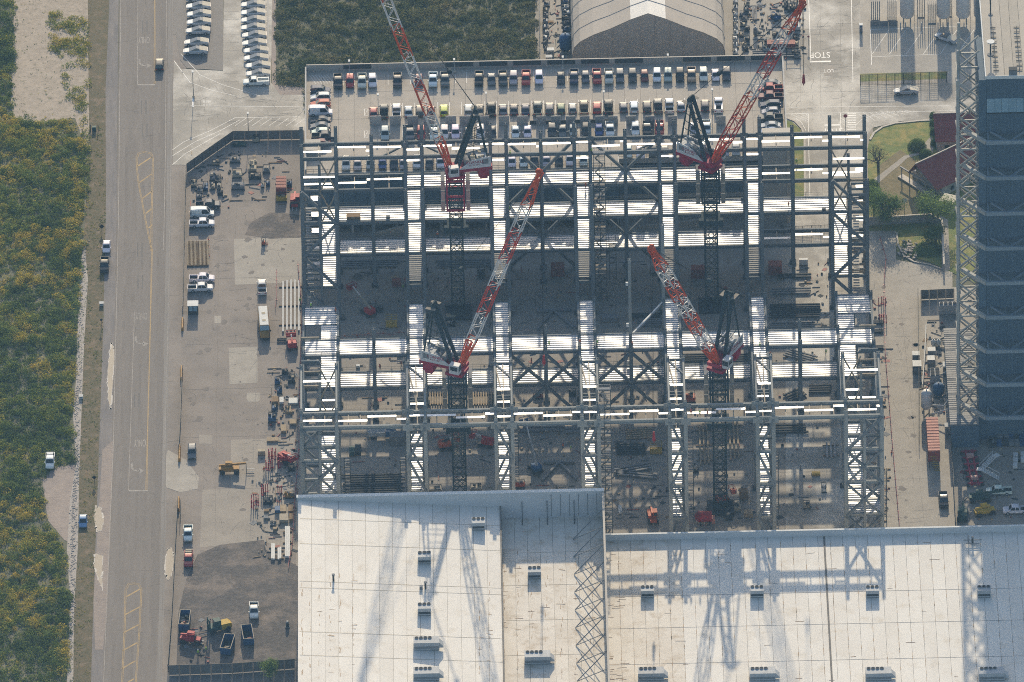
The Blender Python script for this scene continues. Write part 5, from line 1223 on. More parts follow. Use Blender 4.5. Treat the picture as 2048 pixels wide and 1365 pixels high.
# angular stainless pickups
def angular():
    t = thing('angular_pickup', 'x', 'pickup', (0,0,0)); b = MB(); h2, hw = 2.85, 1.0
    lo = [(h2,.55,.78),(h2-.25,.85,.9),(1.05,.97,1.12),(-h2+.1,.97,1.18),(-h2,.9,1.15)]
    b.loft([[(x,-w_,.45),(x,w_,.45),(x,w_+.02,z-.12),(x,w_-.06,z),(x,-w_+.06,z),(x,-w_-.02,z-.12)] for x,w_,z in lo]); b.build('body', MT['stainless'], t, True)
    k = MB(); k.loft([[(1.5,-.86,1.06),(1.5,.86,1.06),(1.5,.84,1.08),(1.5,-.84,1.08)],[(-.2,-.88,1.12),(-.2,.88,1.12),(-.2,.66,1.80),(-.2,-.66,1.80)],[(-.9,-.9,1.14),(-.9,.9,1.14),(-.9,.68,1.66),(-.9,-.68,1.66)]]); k.build('window', MT['glass_grey'], t, True)
    MB().add([(-.92,-.92,1.62),(-.92,.92,1.62),(-h2+.05,.92,1.2),(-h2+.05,-.92,1.2),(-.92,-.92,1.5),(-.92,.92,1.5),(-h2+.05,.92,1.12),(-h2+.05,-.92,1.12)],((0,1,2,3),(7,6,5,4),(0,4,5,1),(1,5,6,2),(2,6,7,3),(3,7,4,0))).build('bed_cover', MT['bed_tan'], t, True)
    for s in (-1,1):
        MB().add([(-.92,s*.9,1.62),(-h2+.05,s*.94,1.2),(-h2+.05,s*.96,1.1),(-.92,s*.96,1.1),(-.92,s*.8,1.62)],[(0,1,2,3)]).build('sail_panel', MT['stainless'], t, True)
        for fx in (-1.75,1.85): wh = inst('wheel', WH['truck'], t, Matrix.Translation((fx,s*.9,.41))); inst('rim', RIM, wh, Matrix.Translation((0,s*.15,0)))
    MB().b2(h2-.06,h2+.02,-.6,.6,.76,.8).build('light_bar', MT['lamp_clear'], t, True)
    MB().b2(-h2-.02,-h2+.02,-.85,.85,1.02,1.07).build('tail_light', MT['tail_red'], t, True)
    return t
an_ = angular(); first = [True]
def ang_car(px, py, a, label, grp):
    t = an_ if first[0] else copy_tree(an_); first[0] = False
    c = P(px,py,.9); t.location = (c.x,c.y,.06); t.rotation_euler = (0,0,R(a)); tag(t,label,'pickup',grp); return t
for x, y in ((396,-4),(397,12),(398,28),(398,44),(396,61),(393,84),(391,101)): ang_car(x,y,180,'stainless wedge shaped pickup in the short row on dark asphalt','wedge pickups in the dark asphalt row')
for k, y in enumerate((-7,9,25,40,55,70,86,101,116,131,147)): ang_car(506 if k < 5 else (509 if k < 7 else (512 if k < 9 else 516)),y,180,'stainless wedge shaped pickup in the long row beside the kerb','wedge pickups in the kerb row')
ang_car(1812,181,180,'stainless wedge shaped pickup driving along the east cross road','other wedge pickups'); ang_car(1892,75,145,'stainless wedge shaped pickup parked askew by the tank farm','other wedge pickups')
# shuttle bus
c = P(528,650,1.2); bus = thing('shuttle_bus','yellow nosed bus with white weathered roof standing in the yard','bus',(c.x,c.y,.06),R(-90+3))
BY = MT['machine_tan']
b = MB(); b.loft([[(x,-1.2,.5),(x,1.2,.5),(x,1.22,2.3),(x,1.05,2.85),(x,-1.05,2.85),(x,-1.22,2.3)] for x in (-5.0,2.9)]); b.build('body', BY, bus, True)
MB().loft([[(x,-1.05,2.86),(x,1.05,2.86),(x,.9,3.02),(x,-.9,3.02)] for x in (-5.0,2.9)]).build('roof', MT['white_paint'], bus, True)
MB().loft([[(2.9,-1.15,.5),(2.9,1.15,.5),(2.9,1.1,1.75),(2.9,-1.1,1.75)],[(4.6,-1.0,.5),(4.6,1.0,.5),(4.6,.9,1.45),(4.6,-.9,1.45)],[(5.0,-.85,.55),(5.0,.85,.55),(5.0,.75,1.2),(5.0,-.75,1.2)]]).build('hood', BY, bus, True)
MB().add([(2.92,-1.05,1.8),(2.92,1.05,1.8),(2.92,1.0,2.75),(2.92,-1.0,2.75),(3.3,-1.05,1.75),(3.3,1.05,1.75)],((0,1,2,3),(4,5,2,3))).build('windshield', MT['glass_blue'], bus, True)
for s in (-1,1):
    for k in range(9): MB().b2(-4.6+k*.82,-3.95+k*.82,s*1.215,s*1.235,1.55,2.25).build('window', MT['glass'], bus, True)
    for fx in (-3.2,3.6): inst('wheel', WH['big'], bus, Matrix.Translation((fx,s*1.0,.52)))
    MB().b2(3.5,3.7,s*1.2,s*1.5,1.6,2.0).build('mirror', MT['black'], bus, True)
MB().b2(4.9,5.15,-1.1,1.1,.4,.75).build('bumper', MT['black'], bus, True)
for x in (-2.0,1.0): MB().b2(x-.4,x+.4,-.4,.4,3.0,3.06).build('roof_hatch', MT['cream'], bus, True)
# ================================================================ fences and walls
def fence(label, pts, h, step, panel, post='fence_dark', z=.05, wires=False, cat='fence'):
    q = [P(x,y,z) for x,y in pts]; t = thing('fence', label, cat, q[0])
    for a, c in zip(q, q[1:]):
        n = max(1, round((c-a).length/step))
        for k in range(n+1 if c is q[-1] else n):
            p = a.lerp(c,k/n); MB().box((p.x,p.y,z+h/2),(.14,.14,h)).build('post', MT[post], t)
        for k in range(n):
            p, r_ = a.lerp(c,k/n), a.lerp(c,(k+1)/n); d = (r_-p).normalized()*.1
            if wires:
                b = MB()
                for j in range(9): b.bar(p+d+Vector((0,0,h*(j+.5)/9)), r_-d+Vector((0,0,h*(j+.5)/9)), .035)
                for j in range(6): e = p.lerp(r_,(j+.5)/6); b.bar(e,e+Vector((0,0,h)),.03)
                b.build('mesh_infill', MT[panel], t)
            else:
                b = MB(); u = Vector((0,0,1)); s = Vector((-d.y,d.x,0)).normalized()*.02
                vs = [p+d+u*.1-s, r_-d+u*.1-s, r_-d+u*(h-.05)-s, p+d+u*(h-.05)-s]; vs += [v+s*2 for v in vs]
                b.add(vs, ((0,1,2,3),(7,6,5,4),(0,4,5,1),(1,5,6,2),(2,6,7,3),(3,7,4,0))); b.build('panel', MT[panel], t)
        rb = MB().bar(a+Vector((0,0,h)), c+Vector((0,0,h)), .07); rb.build('top_rail', MT[post], t)
    return t
fence('screened fence angling from the road gate to the entrance apron', [(374,346),(420,313),(466,281),(607,279)], 2.5, 2.6, 'mesh_panel')
fence('dark chain fence along the roadside north of the guard booth', [(372,350),(369,480),(366,628)], 2.1, 3.0, 'fence_dark')
fence('dark chain fence along the roadside beside the patched slab', [(365,745),(361,860),(358,905)], 2.1, 3.0, 'fence_dark')
fence('long dark chain fence beside the gravel yard', [(356,1010),(350,1120),(344,1240),(336,1345)], 2.1, 3.0, 'fence_dark')
fence('fence of brownish striped mesh panels along the south lane', [(338,1351),(465,1347),(590,1338)], 2.6, 2.15, 'mesh_panel')
fence('screened fence between the brush field and the hangar yard', [(1079,-20),(1081,150)], 3.0, 3.5, 'mesh_panel','precast_tan')
fence('short mesh panel fence in front of the hangar yard', [(1082,140),(1144,139)], 2.4, 2.0, 'mesh_panel')
fence('black see-through fence in front of the tank farm', [(1721,172),(1893,165)], 3.0, 1.95, 'fence_dark', wires=True)
fence('dark fence along the east lane beside the white tank', [(1836,592),(1838,740),(1838,890)], 2.2, 3.0, 'fence_dark')
fence('dark fence between plant strip and shaded lot', [(1897,700),(1903,900),(1912,1062)], 2.4, 3.0, 'fence_dark')
fence('slatted screen enclosure north of the roof cooling units', [(1842,600),(1908,597)], 2.6, 1.9, 'mesh_panel')
fence('short black fence behind the frame crossing', [(1562,462),(1568,470),(1660,466)], 2.2, 2.0, 'fence_dark', wires=True)
q = [P(x,y,0) for x,y in ((1738,452),(1800,448),(1862,444),(1884,456),(1888,545))]
t = thing('garden_wall','low dark garden wall with pale coping behind the lawn','wall',q[0])
for a,c in zip(q,q[1:]):
    MB().bar(a+Vector((0,0,1.05)),c+Vector((0,0,1.05)),.3,2.1).build('wall_run', MT['precast'], t); MB().bar(a+Vector((0,0,2.16)),c+Vector((0,0,2.16)),.42,.14).build('coping', MT['precast_tan'], t)
# red safety cables
def rope_line(label, pts, z=.9, post=True, step=3.0, mat='cable_red'):
    q = [P(x,y,.05) for x,y in pts]; t = thing('safety_line', label, 'rope barrier', q[0]); u = Vector((0,0,1))
    for a,c in zip(q,q[1:]):
        MB().tube(a+u*z,c+u*z,.045,5).tube(a+u*z*.5,c+u*z*.5,.04,5).build('rope', MT[mat], t); n = max(1,int((c-a).length/step))
        for k in range(n): p = a.lerp(c,k/n); MB().tube(p,p+u*(z+.1),.05,6).tube(p,p+u*.06,.22,8).build('stanchion', MT[mat], t)
rope_line('red rope barrier along the east lane', [(1760,480),(1772,520),(1768,570),(1770,700),(1784,880),(1799,1055)])
rope_line('red rope barrier beside the west frame edge', [(596,530),(604,620),(600,760),(598,900),(590,1000),(585,1090),(576,1140)])
rope_line('red line across the shaded frame floor', [(684,677),(812,671)], .8)
rope_line('row of red chain stanchions beside the steel lengths', [(553,545),(553,575),(553,600),(551,620)],.8)

# ================================================================ trees and shrubs
def branch(b, p, d, ln, r, lvl, tips, rg):
    q = p+d*ln; b.tube(p,q,r,6,r*.62)
    if lvl == 0: tips.append(q); return
    for k in range(rg.choice((2,3))):
        e = (d+Vector((rg.uniform(-.8,.8),rg.uniform(-.8,.8),rg.uniform(-.25,.5)))).normalized(); branch(b,q,e,ln*rg.uniform(.6,.85),r*.6,lvl-1,tips,rg)
    if rg.random() < .5: tips.append(q)
def tree(label, px, py, h, cr, n, mat, tone, seed, lean=(0,0), clump=.9, leaf=(.08,.2), cat='tree', name='broadleaf_tree', lvl=3):
    rg = random.Random(seed); B = P(px,py,.05); t = thing(name,label,cat,B); b = MB(); tips = []
    for k in range(2): branch(b, B, Vector((rg.uniform(-.35,.35)+lean[0],rg.uniform(-.35,.35)+lean[1],1)).normalized(), h*.3, .2*h/6, lvl, tips, rg)
    top = max(q.z for q in tips); sc = h/top
    b.v = [(B.x+(v[0]-B.x)*cr/h*1.9*sc, B.y+(v[1]-B.y)*cr/h*1.9*sc, v[2]*sc) for v in b.v]; tips = [Vector((B.x+(q.x-B.x)*cr/h*1.9*sc,B.y+(q.y-B.y)*cr/h*1.9*sc,q.z*sc)) for q in tips]
    b.build('trunk', MT['bark'], t)
    if n:
        C = np.array([[q.x,q.y,q.z] for q in tips]); idx = nprng.integers(0,len(C),n); th = nprng.normal(size=(n,3))*np.array([clump,clump,clump*.55])
        V = C[idx]+th; V[:,2] = np.maximum(V[:,2],.3); N = th+nprng.normal(size=(n,3))*.5+np.array([0,0,.5])
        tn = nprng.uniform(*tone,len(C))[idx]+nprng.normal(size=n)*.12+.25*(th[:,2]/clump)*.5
        L = Vector(t.location); o = bpy.data.objects.new('crown', leaf_mesh('crown', V-np.array([L.x,L.y,L.z]), N, nprng.uniform(*leaf,n), tn, mat)); link(o,t)
    return t
tree('bare twiggy tree on the lawn beside the curving path',1757,345,6.5,4.2,1500,'twig',(.2,.8),4,(.1,.3),1.0,(.04,.1),lvl=4)
tree('broad olive tree over the dry grass by the garden wall',1762,442,6.8,4.6,7000,'leaf_tree',(.1,.6),9,(.25,0),1.15)
tree('second olive tree beside the steel frame edge',1748,420,5.5,3.0,3600,'leaf_tree',(.2,.7),12,(.1,0),.9)
tree('bright green tree in front of the tiled house',1872,448,6.6,4.0,6500,'leaf_tree',(.4,.9),21,(0,0),1.1)
tree('dark shrubby tree in the shade of the garden wall',1872,485,3.4,2.2,2400,'leaf_tree',(0,.4),31,(0,0),.8)
tree('small bright tree beside the striped mesh fence',541,1362,5.0,1.7,2600,'leaf_tree',(.4,1),41,(0,0),.6)
def shrub(label, px, py, rx, h, n, tone, name='shrub', mat='leaf_tree', grp=None):
    c = P(px,py,.05); t = thing(name,label,'shrub',c,0,grp); b = MB(); rg = random.Random(int(px*7+py))
    for k in range(5): b.tube((0,0,0),(rg.uniform(-.5,.5)*rx,rg.uniform(-.5,.5)*rx,h*.7),.04,5)
    b.build('stem', MT['bark'], t, True)
    th = nprng.uniform(0,2*np.pi,n); u = nprng.uniform(0,1,n); k = np.sqrt(1-u*u); r_ = nprng.uniform(.7,1.05,n)
    D = np.stack([k*np.cos(th),k*np.sin(th),u],1); V = D*np.array([rx,rx,h])*r_[:,None]
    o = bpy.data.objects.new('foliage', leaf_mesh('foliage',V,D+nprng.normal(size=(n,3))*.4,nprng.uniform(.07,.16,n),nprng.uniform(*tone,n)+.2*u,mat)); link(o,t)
shrub('clipped dark green hedge clump beside the garden path',1834,296,2.2,2.2,2600,(0,.35)); shrub('round dark bush at the corner of the tiled house',1852,313,1.7,1.8,2000,(0,.3))
for k,(x,y) in enumerate(((1866,250),(1867,268),(1868,290),(1866,236))): shrub('dark foundation shrub against the west wall of the tiled house',x,y,.9,1.6,800,(0,.35),grp='foundation shrubs')
shrub('overgrown bright shrub patch inside the garden kerb',1858,500,3.4,1.2,3000,(.4,.9)); shrub('loose green shrub beside the gravel heap',1840,505,2.0,.8,1400,(.4,.8)); shrub('green shrub leaning on the steel frame corner',1745,372,1.5,1.7,1500,(.5,1))
c = P(1818,500,0); t = thing('rubble_heap','pale rubble heap beside the garden shrubs','rubble',c)
for k in range(60): a = rnd.uniform(0,6.3); r_ = rnd.uniform(0,2.8); MB().box((r_*math.cos(a),r_*1.5*math.sin(a),.15+.5*(1-r_/3)),(rnd.uniform(.2,.7),rnd.uniform(.2,.7),rnd.uniform(.15,.4)),rnd.uniform(0,3)).build('stone', MT['rock'], t, True)
b = MB()
for a,c in zip([(1793,465),(1796,490),(1808,512),(1828,524),(1860,530)],[(1796,490),(1808,512),(1828,524),(1860,530),(1888,540)]): b.bar(P(*a,.12),P(*c,.12),.4,.25)
tag(b.build('kerb', MT['precast_tan']), kind='structure')

# ================================================================ tiled house
def gable(t, Rw, Re, half, zr, ze, over=.4, courses=13, back=.35):
    d = Vector((Re.x-Rw.x,Re.y-Rw.y,0)); ln = d.length; d.normalize(); s = Vector((d.y,-d.x,0))
    base = Vector((Rw.x,Rw.y,0)); u = Vector((0,0,1))
    for sg in (1,-1):
        for k in range(courses):
            t0, t1 = k/courses, (k+1)/courses+.01
            hf = half if sg > 0 else half*back
            a0 = base+s*sg*hf*t0+u*(zr-(zr-ze)*t0+.06); a1 = base+s*sg*hf*t1+u*(zr-(zr-ze)*t1)
            p = [a0-d*over,a0+d*(ln+over),a1+d*(ln+over),a1-d*over]; vs = p+[v-u*.16 for v in p]
            MB().add(vs,((0,1,2,3),(7,6,5,4),(0,4,5,1),(1,5,6,2),(2,6,7,3),(3,7,4,0))).build('tile_course', MT['tile_red'], t)
    MB().bar(base-d*over+u*(zr+.1),base+d*(ln+over)+u*(zr+.1),.3,.2).build('ridge_cap', MT['precast_tan'], t)
    w_ = half-.5; wb = half*back-.3; vs = [base+s*w_, base-s*wb, base-s*wb+d*ln, base+s*w_+d*ln]; vs += [v+u*(ze+.1) for v in vs]
    b = MB().add(vs,((0,3,2,1),(4,5,6,7),(0,1,5,4),(1,2,6,5),(2,3,7,6),(3,0,4,7)))
    for e in (0,ln): p = base+d*e; b.add([p+s*w_+u*(ze+.1),p-s*wb+u*(ze+.1),p+u*(zr-.3)],[(0,1,2)])
    b.build('wall', MT['stucco'], t)
    for k in range(3):
        p = base+s*(w_+.03)+d*(ln*(k+.5)/3); MB().bar(p+u*1.2-d*.5,p+u*1.2+d*.5,.06,1.1).build('window', MT['glass'], t)
    return d, s
hs = thing('tiled_house','house wing with red tile roof running east behind the hedge','house',P(1900,300,0))
gable(hs, P(1870,228,6), P(1990,224,6), 7.6, 6.0, 3.2)
hs = thing('tiled_house','angled red tile gable house with dark porch beside the lawn','house',P(1880,380,0))
Rw, Re = P(1845,322,6.5), P(1965,266,6.5); d_, s_ = gable(hs, Rw, Re, 7.4, 6.5, 3.0, courses=14, over=2.2)
pb = Vector((Rw.x,Rw.y,0))-d_*1.6
for k in range(5): p = pb+s_*(-5.5+k*2.75); MB().tube(p,p+Vector((0,0,2.6)),.14,8).build('porch_post', MT['stucco'], hs)
MB().bar(pb-s_*6+Vector((0,0,2.7)),pb+s_*6+Vector((0,0,2.7)),.3,.3).build('porch_beam', MT['stucco'], hs); MB().bar(pb-s_*6+Vector((0,0,.25)),pb+s_*6+Vector((0,0,.25)),1.6,.3).build('porch_step', MT['precast_tan'], hs)
for a,c in (((1826,345),(1872,378)),((1872,378),(1895,400))):
    w0,w1 = P(*a,1.0),P(*c,1.0); MB().bar(w0,w1,.35,2.0).build('porch_wall', MT['stucco'], hs)
c = P(1898,398,2.6); t = thing('garden_shed','small flat tan roofed shed beside the tiled house','shed',(c.x,c.y,0),R(-25)); MB().b2(-1.6,1.6,-1.6,1.6,0,2.5).build('wall', MT['stucco'], t, True); MB().b2(-1.8,1.8,-1.8,1.8,2.5,2.7).build('roof', MT['bed_tan'], t, True); MB().b2(-.5,.5,-1.64,-1.6,0,2).build('door', MT['dark_metal'], t, True)

# ================================================================ plant, tanks, containers
def vtank(label, px, py, r_, h, mat, legs=True, grp=None):
    c = P(px,py,.05); t = thing('storage_tank',label,'tank',c,0,grp); z0 = 1.2 if legs else .1; rings = []
    for z,k in ((z0,.55),(z0+.25*r_,.85),(z0+.5*r_,1),(h-.5*r_,1),(h-.2*r_,.8),(h,.3)): rings.append([(math.cos(2*math.pi*i/20)*r_*k,math.sin(2*math.pi*i/20)*r_*k,z) for i in range(20)])
    MB().loft(rings).build('shell', MT[mat], t, True, smooth=True)
    if legs:
        for k in range(4): a = R(45+90*k); MB().tube((r_*.7*math.cos(a),r_*.7*math.sin(a),0),(r_*.7*math.cos(a),r_*.7*math.sin(a),z0+.5),.12,8).build('leg', MT['grey_metal'], t, True)
    MB().tube((0,0,h-.05),(0,0,h+.4),.18,8).build('vent', MT['pale_metal'], t, True); MB().bar((r_+.1,-.3,.2),(r_+.1,-.3,h),.08).bar((r_+.1,.3,.2),(r_+.1,.3,h),.08).build('ladder', MT['grey_metal'], t, True)
    return t
for x in (1814,1887,1926,1961): vtank('tall pale cryogenic tank on dark legs in the tank farm',x,44,1.62,13,'tank_white',True,'tank farm tanks')
vtank('white domed pressure tank beside the salmon container roof',1853,826,1.2,6.0,'tank_white'); vtank('squat dark blue tank beside the fan cooler',1877,790,1.25,3.0,'machine_blue',False); vtank('large dark tank beside the fabric hangar wall',1131,101,1.4,4.4,'machine_blue',False)
for x in (1867,1877): vtank('small white lidded drum tank on the plant strip',x,692,.55,1.6,'white_paint',False,'drum tanks')
def vaporizer(label,px,py,w_,dp,h,grp):
    c = P(px,py,.05); t = thing('vaporizer_rack',label,'vaporizer',c,0,grp)
    nx = int(w_/.42)
    for i in range(nx+1):
        b = MB(); x = -w_/2+w_*i/nx
        for j in range(3): b.box((x,-dp/2+dp*j/2,h/2+.3),(.16,.16,h))
        b.bar((x,-dp/2,h+.25),(x,dp/2,h+.25),.12).bar((x,-dp/2,.35),(x,dp/2,.35),.12); b.build('fin_column', MT['galv_dull_and_shaded'], t, True)
    MB().b2(-w_/2-.1,w_/2+.1,-dp/2-.1,dp/2+.1,0,.25).build('plinth', MT['precast'], t, True)
for x,y,w_ in ((1751,38,1.9),(1784,38,1.9),(1864,44,1.8),(1900,30,.8),(1842,32,1.6)): vaporizer('finned vaporizer rack standing between cryogenic tanks',x,y,w_,1.6,5.0,'vaporizer racks')
c = P(1768,52,.06); t = thing('equipment_screen','grey slatted equipment screen in front of the vaporizers','screen',c)
for k in range(3): MB().b2(-3.2+k*2.15,-1.1+k*2.15,-.05,.05,0,1.3).build('panel', MT['grey_metal'], t, True)
for x in (1801,1811,1821,1843,1876,1886,1896,1918,1928): 
    c = P(x,54,.06); t = thing('bollard','pale steel bollard guarding the cryogenic tanks','bollard',c,0,'tank farm bollards'); MB().tube((0,0,0),(0,0,1.1),.12,8).build('post', MT['pale_metal'], t, True); MB().tube((0,0,1.1),(0,0,1.16),.1,8).build('cap', MT['white_paint'], t, True)
def container(label, px, py, L, W_, H, rz, mat, ribs=True, z=.06, name='shipping_container', grp=None, top=None):
    c = P(px,py,z+H); t = thing(name,label,'container',(c.x,c.y,z),rz,grp); b = MB(); n = int(L/.55)
    b.b2(-L/2,L/2,-W_/2+.06,W_/2-.06,.12,H-.06)
    for k in range(n): x = -L/2+L*(k+.5)/n; b.b2(x-.15,x+.15,-W_/2,W_/2,.15,H-.1)
    b.build('body', MT[mat], t, True)
    for k in range(max(2,n//2)): x = -L/2+L*(k+.5)/(n//2); MB().b2(x-.32,x+.32,-W_/2+.02,W_/2-.02,H-.059,H).build('roof_rib', MT[top or mat], t, True)
    for s in (-1,1): MB().b2(L/2+.002,L/2+.05,s*.03,s*(W_/2-.1),.2,H-.2).build('door', MT[mat], t, True)
    return t
t = container('long salmon roofed red container on stilts beside the white tank',1866,868,14.0,2.7,3.0,R(-90),'container_red',z=1.6,top='container_salmon')
for x in (-6.5,-2.2,2.2,6.5):
    for s in (-1,1): MB().b2(x-.1,x+.1,s*1.1-.1,s*1.1+.1,-1.6,.12).build('leg', MT['dark_metal'], t, True)
st = MB()
for k in range(9): st.b2(7.1+k*.16,7.35+k*.16,-.9+k*.14,.5+k*.14,2.8-k*.5-1.2,2.86-k*.5-1.2)
st.build('stair', MT['machine_yellow'], t, True)
container('rust red container beside the yellow generator in the yard',562,364,5.2,2.4,2.6,R(90),'container_red')
container('dark red container on shaded floor under the decks',1115,530,3.0,2.6,2.6,0,'container_red'); container('dark red container on shaded floor beside the crane mast',1396,535,3.2,2.4,2.5,0,'container_red'); container('dark red container at shade edge under the decks',1550,527,3.0,2.6,2.6,0,'container_red')
container('grey blue container on the frame floor under the lattice',795,868,3.6,2.4,2.5,0,'grey_metal'); container('small brown container in the dark bay beside flat crates',793,560,2.0,1.8,1.6,0,'container_red')
container('long rust container near the hangar yard gate',1562,84,6.6,2.0,1.4,R(-2),'container_red')
def skip_bin(label,px,py,rz,fill):
    c = P(px,py,1.8); t = thing('waste_skip',label,'skip',(c.x,c.y,.06),rz); L,W_,H = 5.6,2.3,1.9
    MB().b2(-L/2,L/2,-W_/2,W_/2,.1,.2).build('floor', MT['dark_metal'], t, True)
    for s in (-1,1): MB().b2(-L/2,L/2,s*W_/2,s*(W_/2-.1),.2,H).build('side_wall', MT['machine_blue'], t, True); MB().b2(s*L/2,s*(L/2-.1),-W_/2+.101,W_/2-.101,.2,H-.003).build('end_wall', MT['machine_blue'], t, True)
    for s in (-1,1): MB().b2(-L/2-.05,L/2+.05,s*W_/2-.07,s*W_/2+.07,H,H+.1).build('rim', MT['steel_tan'], t, True); MB().b2(s*L/2-.07,s*L/2+.07,-W_/2+.075,W_/2-.075,H,H+.1).build('rim', MT['steel_tan'], t, True)
    rg = random.Random(int(px))
    for k in range(fill): MB().box((rg.uniform(-L/2+.5,L/2-.5)*(1 if fill > 12 else .4)-(0 if fill > 12 else 1.2),rg.uniform(-.8,.8),rg.uniform(.4,1.1)),(rg.uniform(.3,1.3),rg.uniform(.2,.6),rg.uniform(.1,.4)),rg.uniform(0,3)).build('rubbish', MT[rg.choice(['wood','wood_pale','container_red','grey_metal','cream'])], t, True)
skip_bin('open waste skip full of mixed scrap by the fence',369,1236,R(86),26); skip_bin('open waste skip with wood scraps beside the yellow forklift',455,1284,R(80),8); skip_bin('nearly empty open waste skip beside the white pickup',495,1265,R(96),4)
# cooling units and cabinets on the plant strip
def fan_unit(label,px,py,W_,D,H,nx,ny):
    c = P(px,py,H); t = thing('cooling_unit',label,'cooling unit',(c.x,c.y,.06)); MB().b2(-W_/2,W_/2,-D/2,D/2,.2,H).build('cabinet', MT['pale_metal'], t, True); MB().b2(-W_/2+.1,W_/2-.1,-D/2+.1,D/2-.1,0,.2).build('plinth', MT['grey_metal'], t, True)
    for i in range(nx):
        for j in range(ny): x,y = -W_/2+W_*(i+.5)/nx,-D/2+D*(j+.5)/ny; f = MB().tube((x,y,H),(x,y,H+.25),min(W_/nx,D/ny)*.44,14).build('fan_ring', MT['grey_metal'], t, True); MB().tube((x,y,H+.2),(x,y,H+.27),min(W_/nx,D/ny)*.38,12).build('fan', MT['black'], f, True)
fan_unit('four fan cooler row behind the slatted screen',1896,608,4.0,1.6,2.6,4,1); fan_unit('six fan cooler beside the squat blue tank',1870,745,2.2,3.4,2.0,2,3)
def cabinet(label,px,py,W_,D,H,mat,rz=0,grp=None,name='equipment_cabinet',z=.06):
    c = P(px,py,z+H/2); t = thing(name,label,'cabinet',(c.x,c.y,z),rz,grp); MB().b2(-W_/2,W_/2,-D/2,D/2,.12,H-.08).build('body', MT[mat], t, True); MB().b2(-W_/2-.05,W_/2+.05,-D/2-.05,D/2+.05,H-.08,H).build('lid', MT['white_paint' if mat != 'white_paint' else 'pale_metal'], t, True)
    MB().b2(-W_/2+.1,W_/2-.1,-D/2+.1,D/2-.1,0,.12).build('skid', MT['dark_metal'], t, True); MB().b2(-W_/2+.15,W_/2-.15,-D/2-.03,-D/2-.002,.3,H*.75).build('door', MT['grey_metal'], t, True)
for x,y,w_,d_,h,m,lb in ((1863,705,1.7,1.6,1.9,'pale_metal','pale control cabinet north of the fan cooler'),(1862,722,1.6,1.8,1.7,'grey_metal','grey control cabinet touching the fan cooler'),(1832,714,1.6,1.6,2.0,'grey_metal','tan sided cabinet outside the east fence'),(1834,735,1.9,2.4,2.2,'dark_metal','dark cabinet with grille outside the east fence'),
                      (1894,858,1.0,1.6,2.2,'white_paint','white cabinet beside the container stair'),(1892,735,1.4,2.0,1.8,'pale_metal','piped pump cabinet beside the lean-to wall'),(1722,57,.7,.9,2.3,'machine_blue','blue portable cabin beside the drive fence'),
                      (1101,104,1.6,1.2,1.6,'pale_metal','pale cabinet inside the hangar yard corner'),(1098,118,1.5,1.1,1.5,'white_paint','white cabinet inside the hangar yard corner')):
    cabinet(lb,x,y,w_,d_,h,m)
c = P(386,616,1.3); t = thing('guard_booth','white roofed guard booth with dark window by the roadside fence','booth',(c.x,c.y,.06))
MB().b2(-1.15,1.15,-1.0,1.0,0,2.35).build('wall', MT['dark_metal'], t, True); MB().b2(-1.25,1.25,-1.15,1.15,2.35,2.5).build('roof', MT['white_paint'], t, True)
for x in (-.5,.5):
    for z in (1.0,1.65): MB().b2(x-.4,x+.4,-1.04,-1.002,z,z+.55).build('window', MT['glass_blue'], t, True)
MB().b2(1.15,1.2,-.5,.4,.05,2.1).build('door', MT['grey_metal'], t, True)
# plant pipework
pp = thing('pipe_run','white process pipes between tanks and lean-to','pipes',P(1890,800,0))
for pts in ([(1860,810,2),(1888,812,2),(1900,796,3),(1912,796,3),(1912,808,3),(1945,806,3)],[(1865,828,1.5),(1905,816,3),(1906,820,3),(1940,818,3)],[(1880,735,1),(1890,728,1.5),(1896,742,1.5),(1882,750,1)],[(1845,770,1),(1850,700,1),(1852,650,1)]):
    MB().path([P(x,y,z) for x,y,z in pts],.14,8).build('pipe', MT['white_paint'], pp)

